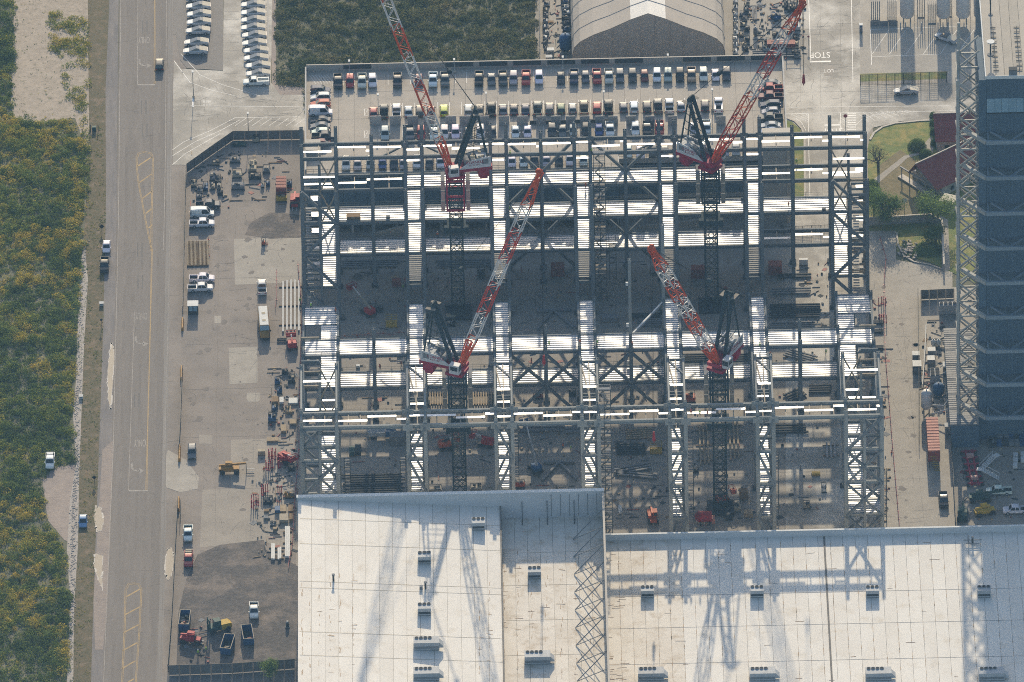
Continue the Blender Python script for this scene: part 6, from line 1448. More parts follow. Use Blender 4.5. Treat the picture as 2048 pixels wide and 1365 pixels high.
# ================================================================ site materials
def bundle(label,px,py,L,n,w_,rz,mat,gap=.5,h=.3,z=.06,name='steel_bundle',cat='steel',sleep=True,jit=.2,grp=None,layers=1):
    c = P(px,py,z+.3); t = thing(name,label,cat,(c.x,c.y,z),rz,grp); W_ = n*(w_+gap)
    for l_ in range(layers):
        for k in range(n):
            y = -W_/2+(k+.5)*(w_+gap); e = rnd.uniform(-jit,jit)*L*.2
            MB().b2(-L/2+e,L/2+e,y-w_/2,y+w_/2,.2+l_*(h+.05),.2+l_*(h+.05)+h).build('length', MT[mat], t, True)
    if sleep:
        for x in (-L*.38,0,L*.38) if L > 6 else (-L*.35,L*.35): MB().b2(x-.12,x+.12,-W_/2-.5,W_/2+.5,0,.2).build('sleeper', MT['wood'], t, True)
    return t
Z90 = R(90)
for a in (('dark steel lengths laid beside the shade edge',1588,552,7.5,2,.5,0,'dark_metal'),('grey steel lengths in the east bay below the dark pair',1583,582,9,3,.5,0,'grey_metal'),('wide stack of dark steel lengths in the east bay',1590,622,11.5,7,.35,0,'dark_metal'),('second stack of dark lengths beside the east decks',1584,654,10,5,.35,0,'grey_metal'),
          ('grey plate girders on frame floor under the top walk',1085,857,9.5,2,1.0,0,'grey_metal'),('short plate girders beside the longer girders',1150,860,4.6,2,.9,0,'grey_metal'),('very long dark pipe bundle behind the ribbed roof',747,968,13.5,9,.4,0,'dark_metal'),('pipe bundle beside the yellow basket',1262,898,6.6,5,.5,0,'dark_metal'),
          ('tan timbers fanned beside the yellow basket',1278,868,6,5,.35,.05,'wood_pale'),('grey beams splayed toward the scaffold stair',1265,938,8.5,3,.5,.28,'grey_metal'),('grey beams crossing the splayed beams',1270,950,9.5,2,.5,-.22,'grey_metal'),
          ('long pale timbers west of the crane mast',1408,890,16,3,.4,Z90,'wood_pale'),('long pale timbers east of the crane mast',1468,880,16,3,.4,Z90,'wood_pale'),('dark steel lengths under the east top walk',1570,858,10,4,.5,0,'dark_metal'),('stack of pale grey lengths by the right frame legs',1662,900,6,3,.4,Z90,'galv_dull_and_shaded'),
          ('long grey steel lengths laid along the west frame',582,610,21,5,.4,Z90,'pale_metal'),('two dark bars lying beside the red boom lift',563,680,2.2,2,.15,0,'dark_metal'),('dark lengths stacked in the deep shade north',740,528,13,4,.3,0,'grey_metal'),('dark lengths in the deep shade east of the pile',930,527,13,4,.3,0,'grey_metal'),
          ('dark lengths stacked on the shaded floor by the crane',1300,645,6,4,.3,0,'grey_metal'),('dark rails beside the new white column',1290,632,7,3,.3,0,'dark_metal'),('steel angles under the second strip deck',1140,742,6,4,.3,.1,'grey_metal'),('steel lengths between the middle strips',1375,716,10,4,.35,0,'dark_metal'),('steel lengths between strips beside the crane cab',1475,716,5,4,.35,0,'dark_metal'),
          ('tilted pipe stack in the bay beside the end frame',1600,712,7,4,.35,-.5,'grey_metal'),('dark steel stack between east strips',1640,778,5,4,.4,0,'dark_metal'),('short dark stack north of the top walk',1590,790,4.5,4,.4,.6,'dark_metal'),('thin reinforcing rods bundle on the yard edge',718,690+15,3,3,.12,.1,'rail')):
    bundle(*a)
for x in (873,975): bundle('timber mat of pale slats under the strip deck beside crane',x,797,5.5,12 if x > 900 else 10,.28,Z90,'wood_pale',.3,.2,name='timber_mat',cat='timber',grp='timber mats')
# grate racks
c = P(396,506,.5); t = thing('steel_grate','brown steel grating mat lying by the roadside fence','grating',(c.x,c.y,.06))
for s in (-1,1):
    for k in range(8): MB().b2(s*1.35-1.1+k*.31,s*1.35-1.02+k*.31,-5.2,5.2,.3,.5).build('bar', MT['cream'], t, True)
for k in range(26): MB().b2(-2.5,2.5,-5.1+k*.41,-4.98+k*.41,.15,.29).build('cross_bar', MT['wood'], t, True)
bundle('white sheeting stack standing by the ribbed roof edge',575,1085,12,3,.35,Z90,'white_paint',.02,.5); bundle('short white sheeting stack on the yard',546,1105,6,2,.4,Z90,'white_paint',.02,.4); bundle('shorter white sheeting stack beside the long one',559,1108,4.5,2,.4,Z90,'white_paint',.02,.4)
# crates, pallets, boards
def pallet(label,px,py,w_,d_,h,mat,rz=0,grp=None,z=.06):
    c = P(px,py,z+h/2); t = thing('pallet_stack',label,'pallet',(c.x,c.y,z),rz,grp)
    for k in range(3): MB().b2(-w_/2,w_/2,-d_/2+d_*k/2.2,-d_/2+d_*k/2.2+.12,0,.14).build('runner', MT['wood'], t, True)
    n = max(2,int(h/.3))
    for k in range(n): MB().b2(-w_/2+rnd.uniform(0,.06),w_/2-rnd.uniform(0,.06),-d_/2+rnd.uniform(0,.06),d_/2,.15+(h-.15)*k/n,.15+(h-.15)*(k+1)/n-.03).build('layer', MT[mat], t, True)
for a in (('tan plywood stack beside the ribbed roof corner',568,1037,2.0,2.6,.9,'plywood'),('brown board stack next to the plywood',583,1036,1.0,2.4,.9,'wood'),('two rows of tan lumber by the red rope',566,1018,1.4,2.6,.6,'wood_pale'),('brown lumber beside the red rope',582,1018,1.2,2.6,.6,'wood'),('blue wrapped crate south of the scrap trailer',555,1020,1.2,1.8,1.0,'machine_blue'),
          ('tan plank stack in the crate cluster',577,820,1.2,2.4,.7,'wood_pale'),('tan plank stack beside brown crates',567,858,1.2,2.6,.7,'wood_pale'),('tan board stack under red jacks',545,880,2.6,1.4,.5,'wood_pale'),('tan plank pile below the steel clutter',586,845,1.6,1.8,.6,'wood_pale'),('white wrapped pallet pair by the crate cluster',563,802,1.0,2.2,.8,'white_paint'),
          ('white wrapped sheets beside the frame edge',587,803,2.2,2.2,.6,'white_paint'),('brown crate beside the white sheets',550,802,1.6,2.2,1.1,'wood'),('brown crate beside the red forks',573,912,2.0,1.6,1.1,'container_salmon'),('tan lid bin south of the jacks',523,905,1.7,1.0,1.2,'cream'),
          ('grey crate lying on the yard slab',532,1036,1.1,1.1,.6,'grey_metal'),('brown flat crate near the scrap trailer',533,1022,1.1,.9,.4,'wood'),('small tan crate south of fittings',550,1058,.9,.8,.6,'wood_pale'),('tan crate turned askew near the mixer',1497,1027,2.0,2.0,1.0,'wood_pale'),('brown box unit beside the lift baskets',1487,988,1.9,1.8,2.0,'wood'),
          ('pale roofed crate in the dark bay by the crane',902,633,2.4,1.4,.8,'cream'),('flat white crate on the shaded floor',1220,637,3.6,1.6,1.4,'grey_metal'),('tan crate stack on shaded floor by the pile',790,557,1.8,1.2,.8,'wood_pale'),('green topped steel table on frame floor',704,903,1.2,3.0,1.0,'machine_green'),('second steel table beside the green one',716,900,1.4,3.2,1.2,'dark_metal'),
          ('red edged sheets in the yellow taped bay',700,757,1.6,1.8,.1,'container_red'),('grey sheet leaning in the yellow taped bay',705,763,1.0,2.2,.2,'grey_metal'),('brown mat flat beside the grey sheet',729,760,1.2,2.2,.12,'wood'),('yellow tarp bundle on the east bay floor',1632,948,1.9,1.2,.6,'machine_yellow'),('white panel leaning on the scaffold stair',1240,1020,.8,3.0,.6,'white_paint'),
          ('yellow topped bin on the sunlit deck',1083,744,1.2,1.0,.8,'cream'),('white bin in the taped bay',716,733,.9,.7,.7,'white_paint'),('tan shed like box at sunlit floor east',1607,524,2.0,.8,1.6,'white_paint')):
    pallet(*a[:6], a[6])
pallet('dark timber pack left on the sunlit second deck',707,433,3.2,1.8,.9,'wood',0,None,17.72)
for x,lb in ((776,'grey tool heap on the second deck'),(1648,'grey tool heap on the east second deck')): pallet(lb,x,434 if x < 1000 else 418,.9,.8,.6,'grey_metal',0,None,17.72)
# generic equipment skids in the north-west yard
def skid(label,px,py,w_,d_,h,mat,rz=0,grp=None,z=.06):
    c = P(px,py,z+h/2); t = thing('equipment_skid',label,'equipment',(c.x,c.y,z),rz,grp); rg = random.Random(int(px*13+py))
    for s in (-1,1): MB().b2(-w_/2,w_/2,s*d_/2-.08,s*d_/2+.08,0,.18).build('runner', MT['dark_metal'], t, True)
    MB().b2(-w_/2+.1,w_/2-.1,-d_/2+.15,d_/2-.15,.2,h*.6).build('housing', MT[mat], t, True)
    for k in range(4): MB().box((rg.uniform(-.35,.35)*w_,rg.uniform(-.3,.3)*d_,h*.6+.12+rg.uniform(0,.2)),(rg.uniform(.2,.5)*w_*.7,rg.uniform(.15,.4)*d_,rg.uniform(.2,.5))).build('fitting', MT[rg.choice(['grey_metal','dark_metal','dark_metal','steel_tan',mat])], t, True)
    for sx in (-1,1): MB().tube((sx*w_*.42,d_*.4,.2),(sx*w_*.42,d_*.4,h),.06,6).build('upright', MT['dark_metal'], t, True)
    MB().bar((-w_*.42,d_*.4,h),(w_*.42,d_*.4,h),.1).build('cross_bar', MT['dark_metal'], t, True)
NWG = 'equipment rows in the north-west yard'
for x,y,w_,d_,h,m in ((388,365,1.4,2.6,1.2,'cream'),(400,378,1.3,2.4,1.2,'grey_metal'),(411,372,1.2,2.6,1.2,'machine_blue'),(425,352,1.4,2.8,1.3,'grey_metal'),(436,358,1.3,2.6,1.3,'dark_metal'),(441,383,1.2,1.8,1.2,'dark_metal'),(398,392,1.4,1.4,1.0,'grey_metal'),(426,372,1.2,2.0,1.1,'steel_tan'),(438,372,1.1,2.0,1.1,'cream')):
    skid('grey machine skid packed in rows below the screened fence',x,y,w_,d_,h,m,0,NWG)
for a in (('slotted steel frame lying beside the cream trusses',470,318,2.6,2.0,1.2,'grey_metal'),('tan truss pile beside the lumber debris',432,325,1.8,1.6,.9,'wood_pale'),('wide rolled steel skid with slotted cover',476,370,3.2,2.2,1.5,'grey_metal'),('tan walking frame skid above the wide roller',474,347,2.4,2.2,1.4,'cream'),('cream crane mast section lying on end',505,330,2.0,4.2,1.6,'cream'),('dark slotted cover below the cream section',510,352,3.0,1.4,1.2,'dark_metal'),
          ('small white cased pump beside the rust container',525,369,.9,1.2,1.2,'white_paint'),('dark tangle of fittings north of the pump',533,338,1.8,2.2,1.2,'grey_metal'),('dark blue pump behind the rust container',536,366,1.0,1.4,1.0,'machine_blue'),('yellow painted generator at the rust container end',563,395,2.6,1.6,1.7,'machine_yellow'),('shaded grey box by the screened fence',512,278,1.7,1.2,1.6,'cream'),('green tarp frame in fence shade',478,288,3.4,1.8,.6,'machine_green'),
          ('pump cluster with hoses beside the west frame',579,366,1.2,1.6,1.2,'machine_blue'),('blue compressor trailer in the crate cluster',544,835,1.9,1.6,1.7,'machine_blue'),('blue cased pump above the compressor',559,780,1.2,1.4,1.5,'machine_blue'),('dark bin of fittings in the crate cluster',555,762,1.4,1.6,1.2,'machine_blue'),('dark grille machine below the blue case',549,815,1.2,1.4,1.4,'machine_blue'),('dark bench of tools beside the tan planks',583,755,1.8,3.0,1.4,'dark_metal'),
          ('pump skid beside the wheeled cart',570,744,1.6,1.0,1.0,'dark_metal'),('welder cart between white wrapped pallets',575,818,1.0,1.2,1.0,'pale_metal'),('dark scrap trailer south of the red jacks',536,1000,2.4,2.2,1.1,'dark_metal'),('black hopper beside the brown crate',583,935,1.8,1.6,1.2,'dark_metal'),('spooled hose rack by the ribbed roof corner',579,990,2.4,1.2,1.3,'machine_tan'),('pile of fittings south of the hopper',546,1048,1.4,1.4,.6,'grey_metal'),
          ('generator with cream hood beside the mixer',1475,1005+7,1.6,2.6,1.9,'cream'),('dark excavator like mass by the frame foot',1458,1030,1.6,2.2,1.6,'dark_metal'),('equipment heap beside the lattice crane foot',870,978,3.4,1.8,1.2,'steel_tan'),('equipment heap right of the lattice crane foot',952,975,2.8,1.8,1.2,'steel_tan'),('dark machine in the shade beside the crane base',903,645,2.0,1.8,1.4,'dark_metal'),('grey machine in the deep shade bay',757,618,2.2,1.4,1.2,'dark_metal'),
          ('dark cased machine by the crane foot in shade',962,545,1.8,2.0,2.2,'dark_metal'),('cable spool on floor beside the timbers',1392,940,1.3,1.3,.8,'dark_metal'),('machine with cream top at the mixer side',1452,1015,1.2,2.0,1.6,'white_paint'),('blue case beside the steel tables in shade',685,335+300,1.0,1.0,1.0,'grey_metal'),('dark machine between east strips',1600,795,1.6,1.6,1.2,'dark_metal'),('cart of white boxes beside the end frame',1648,975,1.2,2.4,1.4,'white_paint'),('welding rig in the east end bay',1613,1010,1.6,2.0,1.2,'steel_tan'),
          ('orange pump on sloped hose by roof edge',1040,968,2.4,1.4,1.4,'machine_orange'),('red tool box stack in the mid bay',1380,793,2.6,2.2,2.2,'machine_orange'),('dark machine in the mid bay beside braces',1145,785,1.8,1.4,1.2,'dark_metal'),('red crate row in the bay beside braces',1076,792,2.4,1.2,1.0,'container_red')):
    skid(*a)
# hangar-side clutter
HY = 'goods along the hangar yard'
for k in range(9): skid('pale fittings crate along the brush side fence',1092+rnd.uniform(-2,2),8+k*11,rnd.uniform(1.0,1.6),1.4,rnd.uniform(.8,1.3),rnd.choice(['white_paint','cream','grey_metal','pale_metal']),0,HY)
for k in range(6): skid('covered goods beside the hangar wall',1131+rnd.uniform(-3,3),2+k*11,1.8,1.6,rnd.uniform(.9,1.4),rnd.choice(['white_paint','machine_blue','dark_metal']),0,HY)
for k in range(9): skid('blue grey crate row along the east hangar wall',1471+rnd.uniform(-1,1),2+k*12.5,1.2,2.0,rnd.uniform(1.0,1.6),rnd.choice(['pale_metal','white_paint','grey_metal']),0,HY)
for k in range(10): skid('mixed fittings pile in the hangar east yard',1487+rnd.uniform(-5,8),8+k*10,1.3,1.4,rnd.uniform(.8,1.2),rnd.choice(['cream','dark_metal','grey_metal','steel_tan']),rnd.uniform(-.3,.3),HY)
for k in range(4): skid('dark pump skid beside the drive fence',1572+k*6.5,10+rnd.uniform(-2,6),1.0,3.2,1.6,'dark_metal',0,HY)
for k in range(8): skid('grey fittings pile under the crane boom in the hangar yard',1525+rnd.uniform(0,70),62+k*7,1.5,1.4,rnd.uniform(.8,1.4),rnd.choice(['grey_metal','dark_metal','cream','pale_metal']),rnd.uniform(-.4,.4),HY)
bundle('leaning pipe bundle in the hangar east yard',1509,28,6,4,.2,Z90,'grey_metal',.1); vtank('dark lying tank beside the leaning pipes',1511,72,.5,2.2,'grey_metal',False); bundle('pipe rack by the hangar yard gate',1555,108,11,4,.3,0,'grey_metal'); skid('white hydraulic cart with tilted boom',1552,32,2.0,2.2,1.6,'machine_blue',.5); skid('white topped generator beside the drive fence',1592,52,2.2,1.8,1.8,'white_paint'); skid('white tanks pallet beside the drive fence',1592,88,1.3,2.6,1.2,'cream')
c = P(1590,112,.05); t = thing('barrier_gate','dark steel barrier gate at the hangar yard exit','gate',c)
for x in (-2,1.2): MB().tube((x,0,0),(x,0,2.4),.1,8).build('post', MT['dark_metal'], t, True)
for z in (.6,1.4,2.2): MB().bar((-2,0,z),(1.2,0,z),.1).build('rail', MT['dark_metal'], t, True)

# ================================================================ machines
def boom_lift(label,px,py,rz,col_,ang,L,bcol='cream',rz2=None):
    c = P(px,py,1.0); t = thing('boom_lift',label,'boom lift',(c.x,c.y,.06),rz); MB().b2(-1.5,1.5,-.9,.9,.45,.95).build('chassis', MT['dark_metal'], t, True)
    for fx in (-1.15,1.15):
        for s in (-1,1): inst('wheel', WH['big'], t, Matrix.Translation((fx,s*1.0,.52)))
    b = MB(); b.loft([[(x,-w_,.96),(x,w_,.96),(x,w_*.9,z),(x,-w_*.9,z)] for x,w_,z in ((-1.9,.8,1.7),(-1.4,1.05,2.0),(.3,1.05,1.9),(1.0,.7,1.5))]); b.build('turret', MT[col_], t, True)
    p0 = Vector((-1.0,0,1.9)); d = Vector((math.cos(ang),0,math.sin(ang))); p1 = p0+d*L
    MB().bar(p0,p0+d*L*.6,.38).build('lower_boom', MT[bcol], t, True); MB().bar(p0+d*L*.55,p1,.26).build('upper_boom', MT['white_paint'], t, True)
    bk = MB(); bk.b2(p1.x,p1.x+1.1,-1.1,1.1,p1.z-.8,p1.z-.72)
    for s in (-1,1):
        for x in (0,1.1): bk.bar((p1.x+x,s*1.1,p1.z-.75),(p1.x+x,s*1.1,p1.z+.35),.09)
        bk.bar((p1.x,s*1.1,p1.z+.35),(p1.x+1.1,s*1.1,p1.z+.35),.09)
    for x in (0,1.1): bk.bar((p1.x+x,-1.1,p1.z+.35),(p1.x+x,1.1,p1.z+.35),.09); bk.b2(p1.x+x-.03,p1.x+x+.03,-1.08,1.08,p1.z-.7,p1.z-.2)
    bk.build('basket', MT[col_], t, True)
boom_lift('red boom lift with long tan boom on the shaded floor',737,622,R(125),'machine_red',R(20),7.5); boom_lift('cream boom lift raising an orange basket by the scaffold',1071,935,R(112),'machine_blue',R(52),10.5,'pale_metal')
boom_lift('small red boom lift folded in the yard beside long steel',584,688,R(95),'machine_red',R(6),3.0,'machine_red'); boom_lift('red lift folded among jacks by the crates',571,917,R(-50),'machine_red',R(12),3.2,'machine_red'); boom_lift('red platform lift under the west top walk',972,885,R(160),'machine_red',R(14),3.6,'machine_red')
boom_lift('orange platform lift beside the crane foot',1447,1000,R(20),'machine_orange',R(30),3.0,'dark_metal'); boom_lift('orange platform lift near the left crane foot',893,890,R(10),'machine_orange',R(20),3.0,'dark_metal')
def basket(label,px,py,w_,d_,h,mat):
    c = P(px,py,.6); t = thing('man_basket',label,'basket',(c.x,c.y,.06)); MB().b2(-w_/2,w_/2,-d_/2,d_/2,.1,.2).build('floor', MT[mat], t, True)
    for i in range(3):
        for j in range(2): MB().box((-w_/2+w_*i/2,-d_/2+d_*j,h/2),(.1,.1,h)).build('upright', MT[mat], t, True)
    for z in (h*.4,h*.7,h):
        for j in (-1,1): MB().bar((-w_/2,j*d_/2,z),(w_/2,j*d_/2,z),.09).build('rail', MT[mat], t, True)
        for i in (-1,0,1): MB().bar((i*w_/2,-d_/2,z),(i*w_/2,d_/2,z),.09).build('rail', MT[mat], t, True)
    for i in range(4): MB().b2(-w_/2+w_*i/4+.04,-w_/2+w_*(i+1)/4-.04,-d_/2-.03,-d_/2+.0,.2,h*.38).build('kick_panel', MT[mat], t, True)
basket('yellow man basket on the shaded floor by the red lift',783,646,2.5,2.6,2.0,'machine_yellow'); basket('bright yellow man basket beside the pipe bundle',1312,899,2.6,2.6,1.9,'machine_yellow'); basket('yellow painted tool cage beside mesh gear',800,648+60,1.2,1.0,1.0,'machine_yellow')
def telehandler(label,px,py,rz,mat,fork=True,L=6.0,boom=R(5)):
    c = P(px,py,1.0); t = thing('telehandler',label,'telehandler',(c.x,c.y,.06),rz); MB().b2(-2.4,2.2,-.75,.75,.6,1.3).build('chassis', MT[mat], t, True)
    for fx in (-1.6,1.6):
        for s in (-1,1): wh = inst('wheel', WH['big'], t, Matrix.Translation((fx,s*.95,.6)) @ Matrix.Scale(1.2,4)); 
    cb = MB().b2(-.9,.7,.1,1.05,1.3,2.4).build('cab', MT[mat], t, True); MB().b2(-.8,.6,1.06,1.08,1.5,2.2).build('window', MT['glass'], cb, True); MB().b2(.7,.72,.2,.95,1.5,2.2).build('window', MT['glass'], cb, True)
    MB().b2(-1.9,.9,-1.05,-.2,1.0,1.75).build('engine_cover', MT[mat], t, True)
    d = Vector((math.cos(boom),0,math.sin(boom))); p0 = Vector((-2.3,-.05,1.9)); MB().bar(p0,p0+d*L,.4).build('boom', MT[mat], t, True)
    if fork:
        e = p0+d*L; MB().b2(e.x,e.x+.15,-.9,.9,.4,1.8).build('carriage', MT['dark_metal'], t, True)
        for s in (-.5,.5): MB().b2(e.x+.15,e.x+1.9,s-.09,s+.09,.4,.5).build('fork', MT['pale_metal'], t, True)
telehandler('tan telehandler with forks standing in the yard',459,938,0,'machine_tan'); telehandler('yellow loader parked in the blue shade by the white pickup',1970,1022,R(15),'machine_yellow',False,3.5); telehandler('red telehandler loaded with timber beside the west frame',590,402,R(-92),'machine_red',True,4.0)
telehandler('red skid steer beside the green vested workers',382,1278,R(-15),'machine_red',True,3.2); telehandler('orange tractor unit by the scaffold stair',1305,1033,R(-85),'machine_orange',False,3.0); telehandler('dark crane carrier parked in the shaded lot',1960,995,0,'machine_green',False,8.0); telehandler('green aerial truck parked upright by the shaded fence',1925,1028,R(85),'machine_green',False,5.0)
# big forklift
c = P(437,1252,1.2); t = thing('heavy_forklift','heavy green and yellow forklift on the gravel yard','forklift',(c.x,c.y,.06),R(200))
MB().loft([[(x,-w_,.6),(x,w_,.6),(x,w_*.85,z),(x,-w_*.85,z)] for x,w_,z in ((-2.9,.8,1.5),(-2.4,1.15,1.9),(-.4,1.15,1.9))]).build('counterweight', MT['machine_yellow'], t, True)
MB().b2(-.4,2.0,-1.0,1.0,.6,1.5).build('chassis', MT['machine_green'], t, True); cb = MB().b2(-.4,1.1,-.8,.8,1.5,2.9).build('cab', MT['machine_green'], t, True); MB().b2(1.1,1.12,-.7,.7,1.8,2.7).build('window', MT['glass'], cb, True)
for fx in (-1.9,1.5):
    for s in (-1,1): inst('wheel', WH['big'], t, Matrix.Translation((fx,s*1.2,.6)) @ Matrix.Scale(1.2,4))
for s in (-.7,.7): MB().b2(2.1,2.4,s-.12,s+.12,.2,3.6).build('mast_rail', MT['machine_green'], t, True); MB().b2(2.4,4.4,s-.1,s+.1,.2,.32).build('fork', MT['grey_metal'], t, True)
MB().b2(2.1,2.35,-.6,.6,3.3,3.5).build('mast_cross', MT['machine_green'], t, True)
# flat truck on the frame floor, mixer, cement wagon
c = P(765,868,1.0); t = thing('box_truck','white flat truck under the west top walk','truck',(c.x,c.y,.06),0); MB().b2(-3.2,.6,-1.1,1.1,.9,1.9).build('box', MT['pale_metal'], t, True); cb = MB().loft([[(.7,-1,.6),(.7,1,.6),(.7,.9,2.1),(.7,-.9,2.1)],[(2.2,-1,.6),(2.2,1,.6),(1.7,.85,2.1),(1.7,-.85,2.1)],[(3.2,-.9,.6),(3.2,.9,.6),(3.1,.8,1.2),(3.1,-.8,1.2)]]).build('cab', MT['machine_blue'], t, True)
for fx in (-2.2,2.3):
    for s in (-1,1): inst('wheel', WH['big'], t, Matrix.Translation((fx,s*.95,.52)))
c = P(1410,1036,1.5); t = thing('concrete_mixer','big red mixer drum unit by the roof parapet','mixer',(c.x,c.y,.06)); MB().tube((-1.5,0,1.8),(1.5,0,1.8),1.3,16,1.25).build('drum', MT['machine_red'], t, True); MB().tube((-2.3,0,1.7),(-1.5,0,1.8),.5,14,1.3).build('cone', MT['machine_red'], t, True)
for x in (-1.0,1.0): MB().b2(x-.15,x+.15,-1.1,1.1,0,1.0).build('cradle', MT['dark_metal'], t, True)
MB().b2(1.5,2.2,-.8,.8,.2,1.6).build('engine_box', MT['container_salmon'], t, True)
# shaded lot: red spreader frame, white stairs, crates
c = P(1944,935,.8); t = thing('spreader_frame','long red transport frame lying across the sunlit gap','frame',(c.x,c.y,.06),R(90+4))
for s in (-1,1): MB().bar((-7,s*.7,.7),(7,s*.7,.7),.45).build('side_rail', MT['crane_red'], t, True)
for k in range(6): x = -6.5+k*2.6; MB().bar((x,-1.7,.7),(x,1.7,.7),.4).build('outrigger', MT['crane_red'], t, True); MB().box((x,1.6,.4),(.6,.6,.8)).build('wheel_block', MT['dark_metal'], t, True); MB().box((x,-1.6,.4),(.6,.6,.8)).build('wheel_block', MT['dark_metal'], t, True)
for x in (-5,4): MB().b2(x-.5,x+.5,-.8,.8,.95,1.6).build('saddle', MT['pinkish'], t, True)
def stairs(label,px,py,rz):
    c = P(px,py,1.0); t = thing('access_stair',label,'stairs',(c.x,c.y,.06),rz)
    for k in range(9): MB().b2(k*.42,k*.42+.4,-.6,.6,k*.24,k*.24+.07).build('tread', MT['white_paint'], t, True)
    for s in (-1,1):
        MB().bar((0,s*.62,0),(3.8,s*.62,2.1),.14).build('stringer', MT['white_paint'], t, True); MB().bar((0,s*.62,1),(3.8,s*.62,3.1),.08).build('handrail', MT['white_paint'], t, True)
        for k in range(4): MB().bar((k*1.25,s*.62,k*.69),(k*1.25,s*.62,k*.69+1),.07).build('baluster', MT['white_paint'], t, True)
    MB().b2(3.8,5.0,-.65,.65,2.0,2.1).build('landing', MT['white_paint'], t, True)
stairs('white access stair lying north in the shaded lot',1962,932,R(35)); stairs('white access stair lying south in the shaded lot',1998,950,R(170))
for x,y in ((2031,912),(2031,922),(2030,932),(2046,910),(2046,920)): pallet('white wrapped crate in the blue shade of the tall bay',x,y,1.1,1.3,1.0,'white_paint',0,'white wrapped crates in shade')
for k in range(10): pallet('dark crate stored against the tall bay foot',2000+(k % 5)*11+rnd.uniform(-2,2),872+(k//5)*14+rnd.uniform(-2,2),1.2,1.6,1.2,rnd.choice(['dark_metal','grey_metal','machine_blue']),0,'dark crates at the tall bay foot')
skid('dark pump machine by the tall bay foot',1983,885,1.4,2.6,1.2,'dark_metal')
# A-shaped steel ties lying on the floor
def aframe_piece(label,px,py,L,rz):
    c = P(px,py,.4); t = thing('brace_assembly',label,'steel',(c.x,c.y,.06),rz)
    for s in (-1,1): MB().bar((0,0,.5),(s*L*.55,-L,.4),.5).build('arm', MT['grey_metal'], t, True)
    MB().b2(-L*.5,L*.5,-.3,.3,.2,.7).build('head_beam', MT['grey_metal'], t, True)
aframe_piece('splayed brace assembly beside the cream boom lift',1118,926,7,0); aframe_piece('splayed brace assembly in the shaded bay',1107,622,7.5,.05)
# scaffold stair towers
def scaffold(label,px,py,W_,D,H,stair=True):
    c = P(px,py,.05); t = thing('scaffold_tower',label,'scaffold',c)
    for i in range(3 if W_ > 2 else 2):
        for j in range(2): MB().tube((-W_/2+W_*i/(2 if W_ > 2 else 1),-D/2+D*j,0),(-W_/2+W_*i/(2 if W_ > 2 else 1),-D/2+D*j,H),.07,6).build('standard', MT['rail'], t, True)
    n = int(H/1.9)
    for k in range(1,n+1):
        z = k*1.9; b = MB()
        for j in (-1,1): b.bar((-W_/2,j*D/2,z),(W_/2,j*D/2,z),.08); b.bar((-W_/2,j*D/2,z-.9),(W_/2,j*D/2,z-.9),.06)
        for i in (-1,1): b.bar((i*W_/2,-D/2,z),(i*W_/2,D/2,z),.08)
        b.build('ledger_frame', MT['galv_dull_and_shaded'], t, True)
        MB().b2(-W_/2+.1,W_/2-.1,-D/2+.1 if k % 2 else .2,-.2 if k % 2 else D/2-.1,z+.02,z+.08).build('platform', MT['walkway_tan'] if k % 3 else MT['grey_metal'], t, True)
        if stair: MB().bar((-W_/2+.4 if k % 2 else W_/2-.4,0,z-1.9),(W_/2-.4 if k % 2 else -W_/2+.4,0,z),.6,.1).build('flight', MT['dark_metal'], t, True)
    return t
scaffold('tall scaffold stair tower beside the garage side decks',1203,598,2.6,2.2,40); scaffold('lower scaffold annex beside the tall stair tower',1226,556,1.6,1.4,11,False); scaffold('scaffold stair tower rising behind the lower roof parapet',1213,1075,2.8,2.2,40)
scaffold('slim scaffold ladder behind the ribbed roof beside pipes',697,1008,1.2,1.2,12,False); scaffold('slim scaffold ladder right of the pipe bundle',808,1004,1.2,1.2,12,False); scaffold('slim scaffold ladder beside the cream boom lift',1032,965,1.4,1.2,15,False); scaffold('slim scaffold ladder beside the cable spool',1382,1040,1.3,1.2,22,False); scaffold('slim scaffold ladder beside the east bay wall',1552,1030,1.2,1.2,16,False); scaffold('scaffold ladder strip beside the end frame foot',1768,1045,1.2,1.2,14,False)
# lamp posts, signs, small street furniture
def lamp(label,px,py,z,h,grp,mat='pale_metal'):
    c = P(px,py,z); t = thing('lamp_post',label,'lamp post',(c.x,c.y,z),0,grp); MB().tube((0,0,0),(0,0,h),.09,8,.06).build('pole', MT[mat], t, True); MB().tube((0,0,0),(0,0,.6),.28,10).build('base', MT['precast_tan'], t, True); MB().box((0,.35,h),(.45,.9,.16)).build('lamp_head', MT['white_paint'], t, True)
for x,y in ((699,150),(909,147),(1126,142),(1336,138)): lamp('white headed lamp post on the north garage parapet',x,y,ZG,3.6,'parapet lamp posts')
for x,y in ((757,232),(973,229),(1208,226),(1425,222)): lamp('pale lamp post between the garage roof rows',x,y,ZG,5.6,'deck lamp posts')
lamp('dark tall lamp post beside the entrance stop line',387,196,.05,7.0,'entrance lamp posts','dark_metal'); lamp('dark lamp post by the screened fence corner',497,272,.05,6.0,'entrance lamp posts','dark_metal')
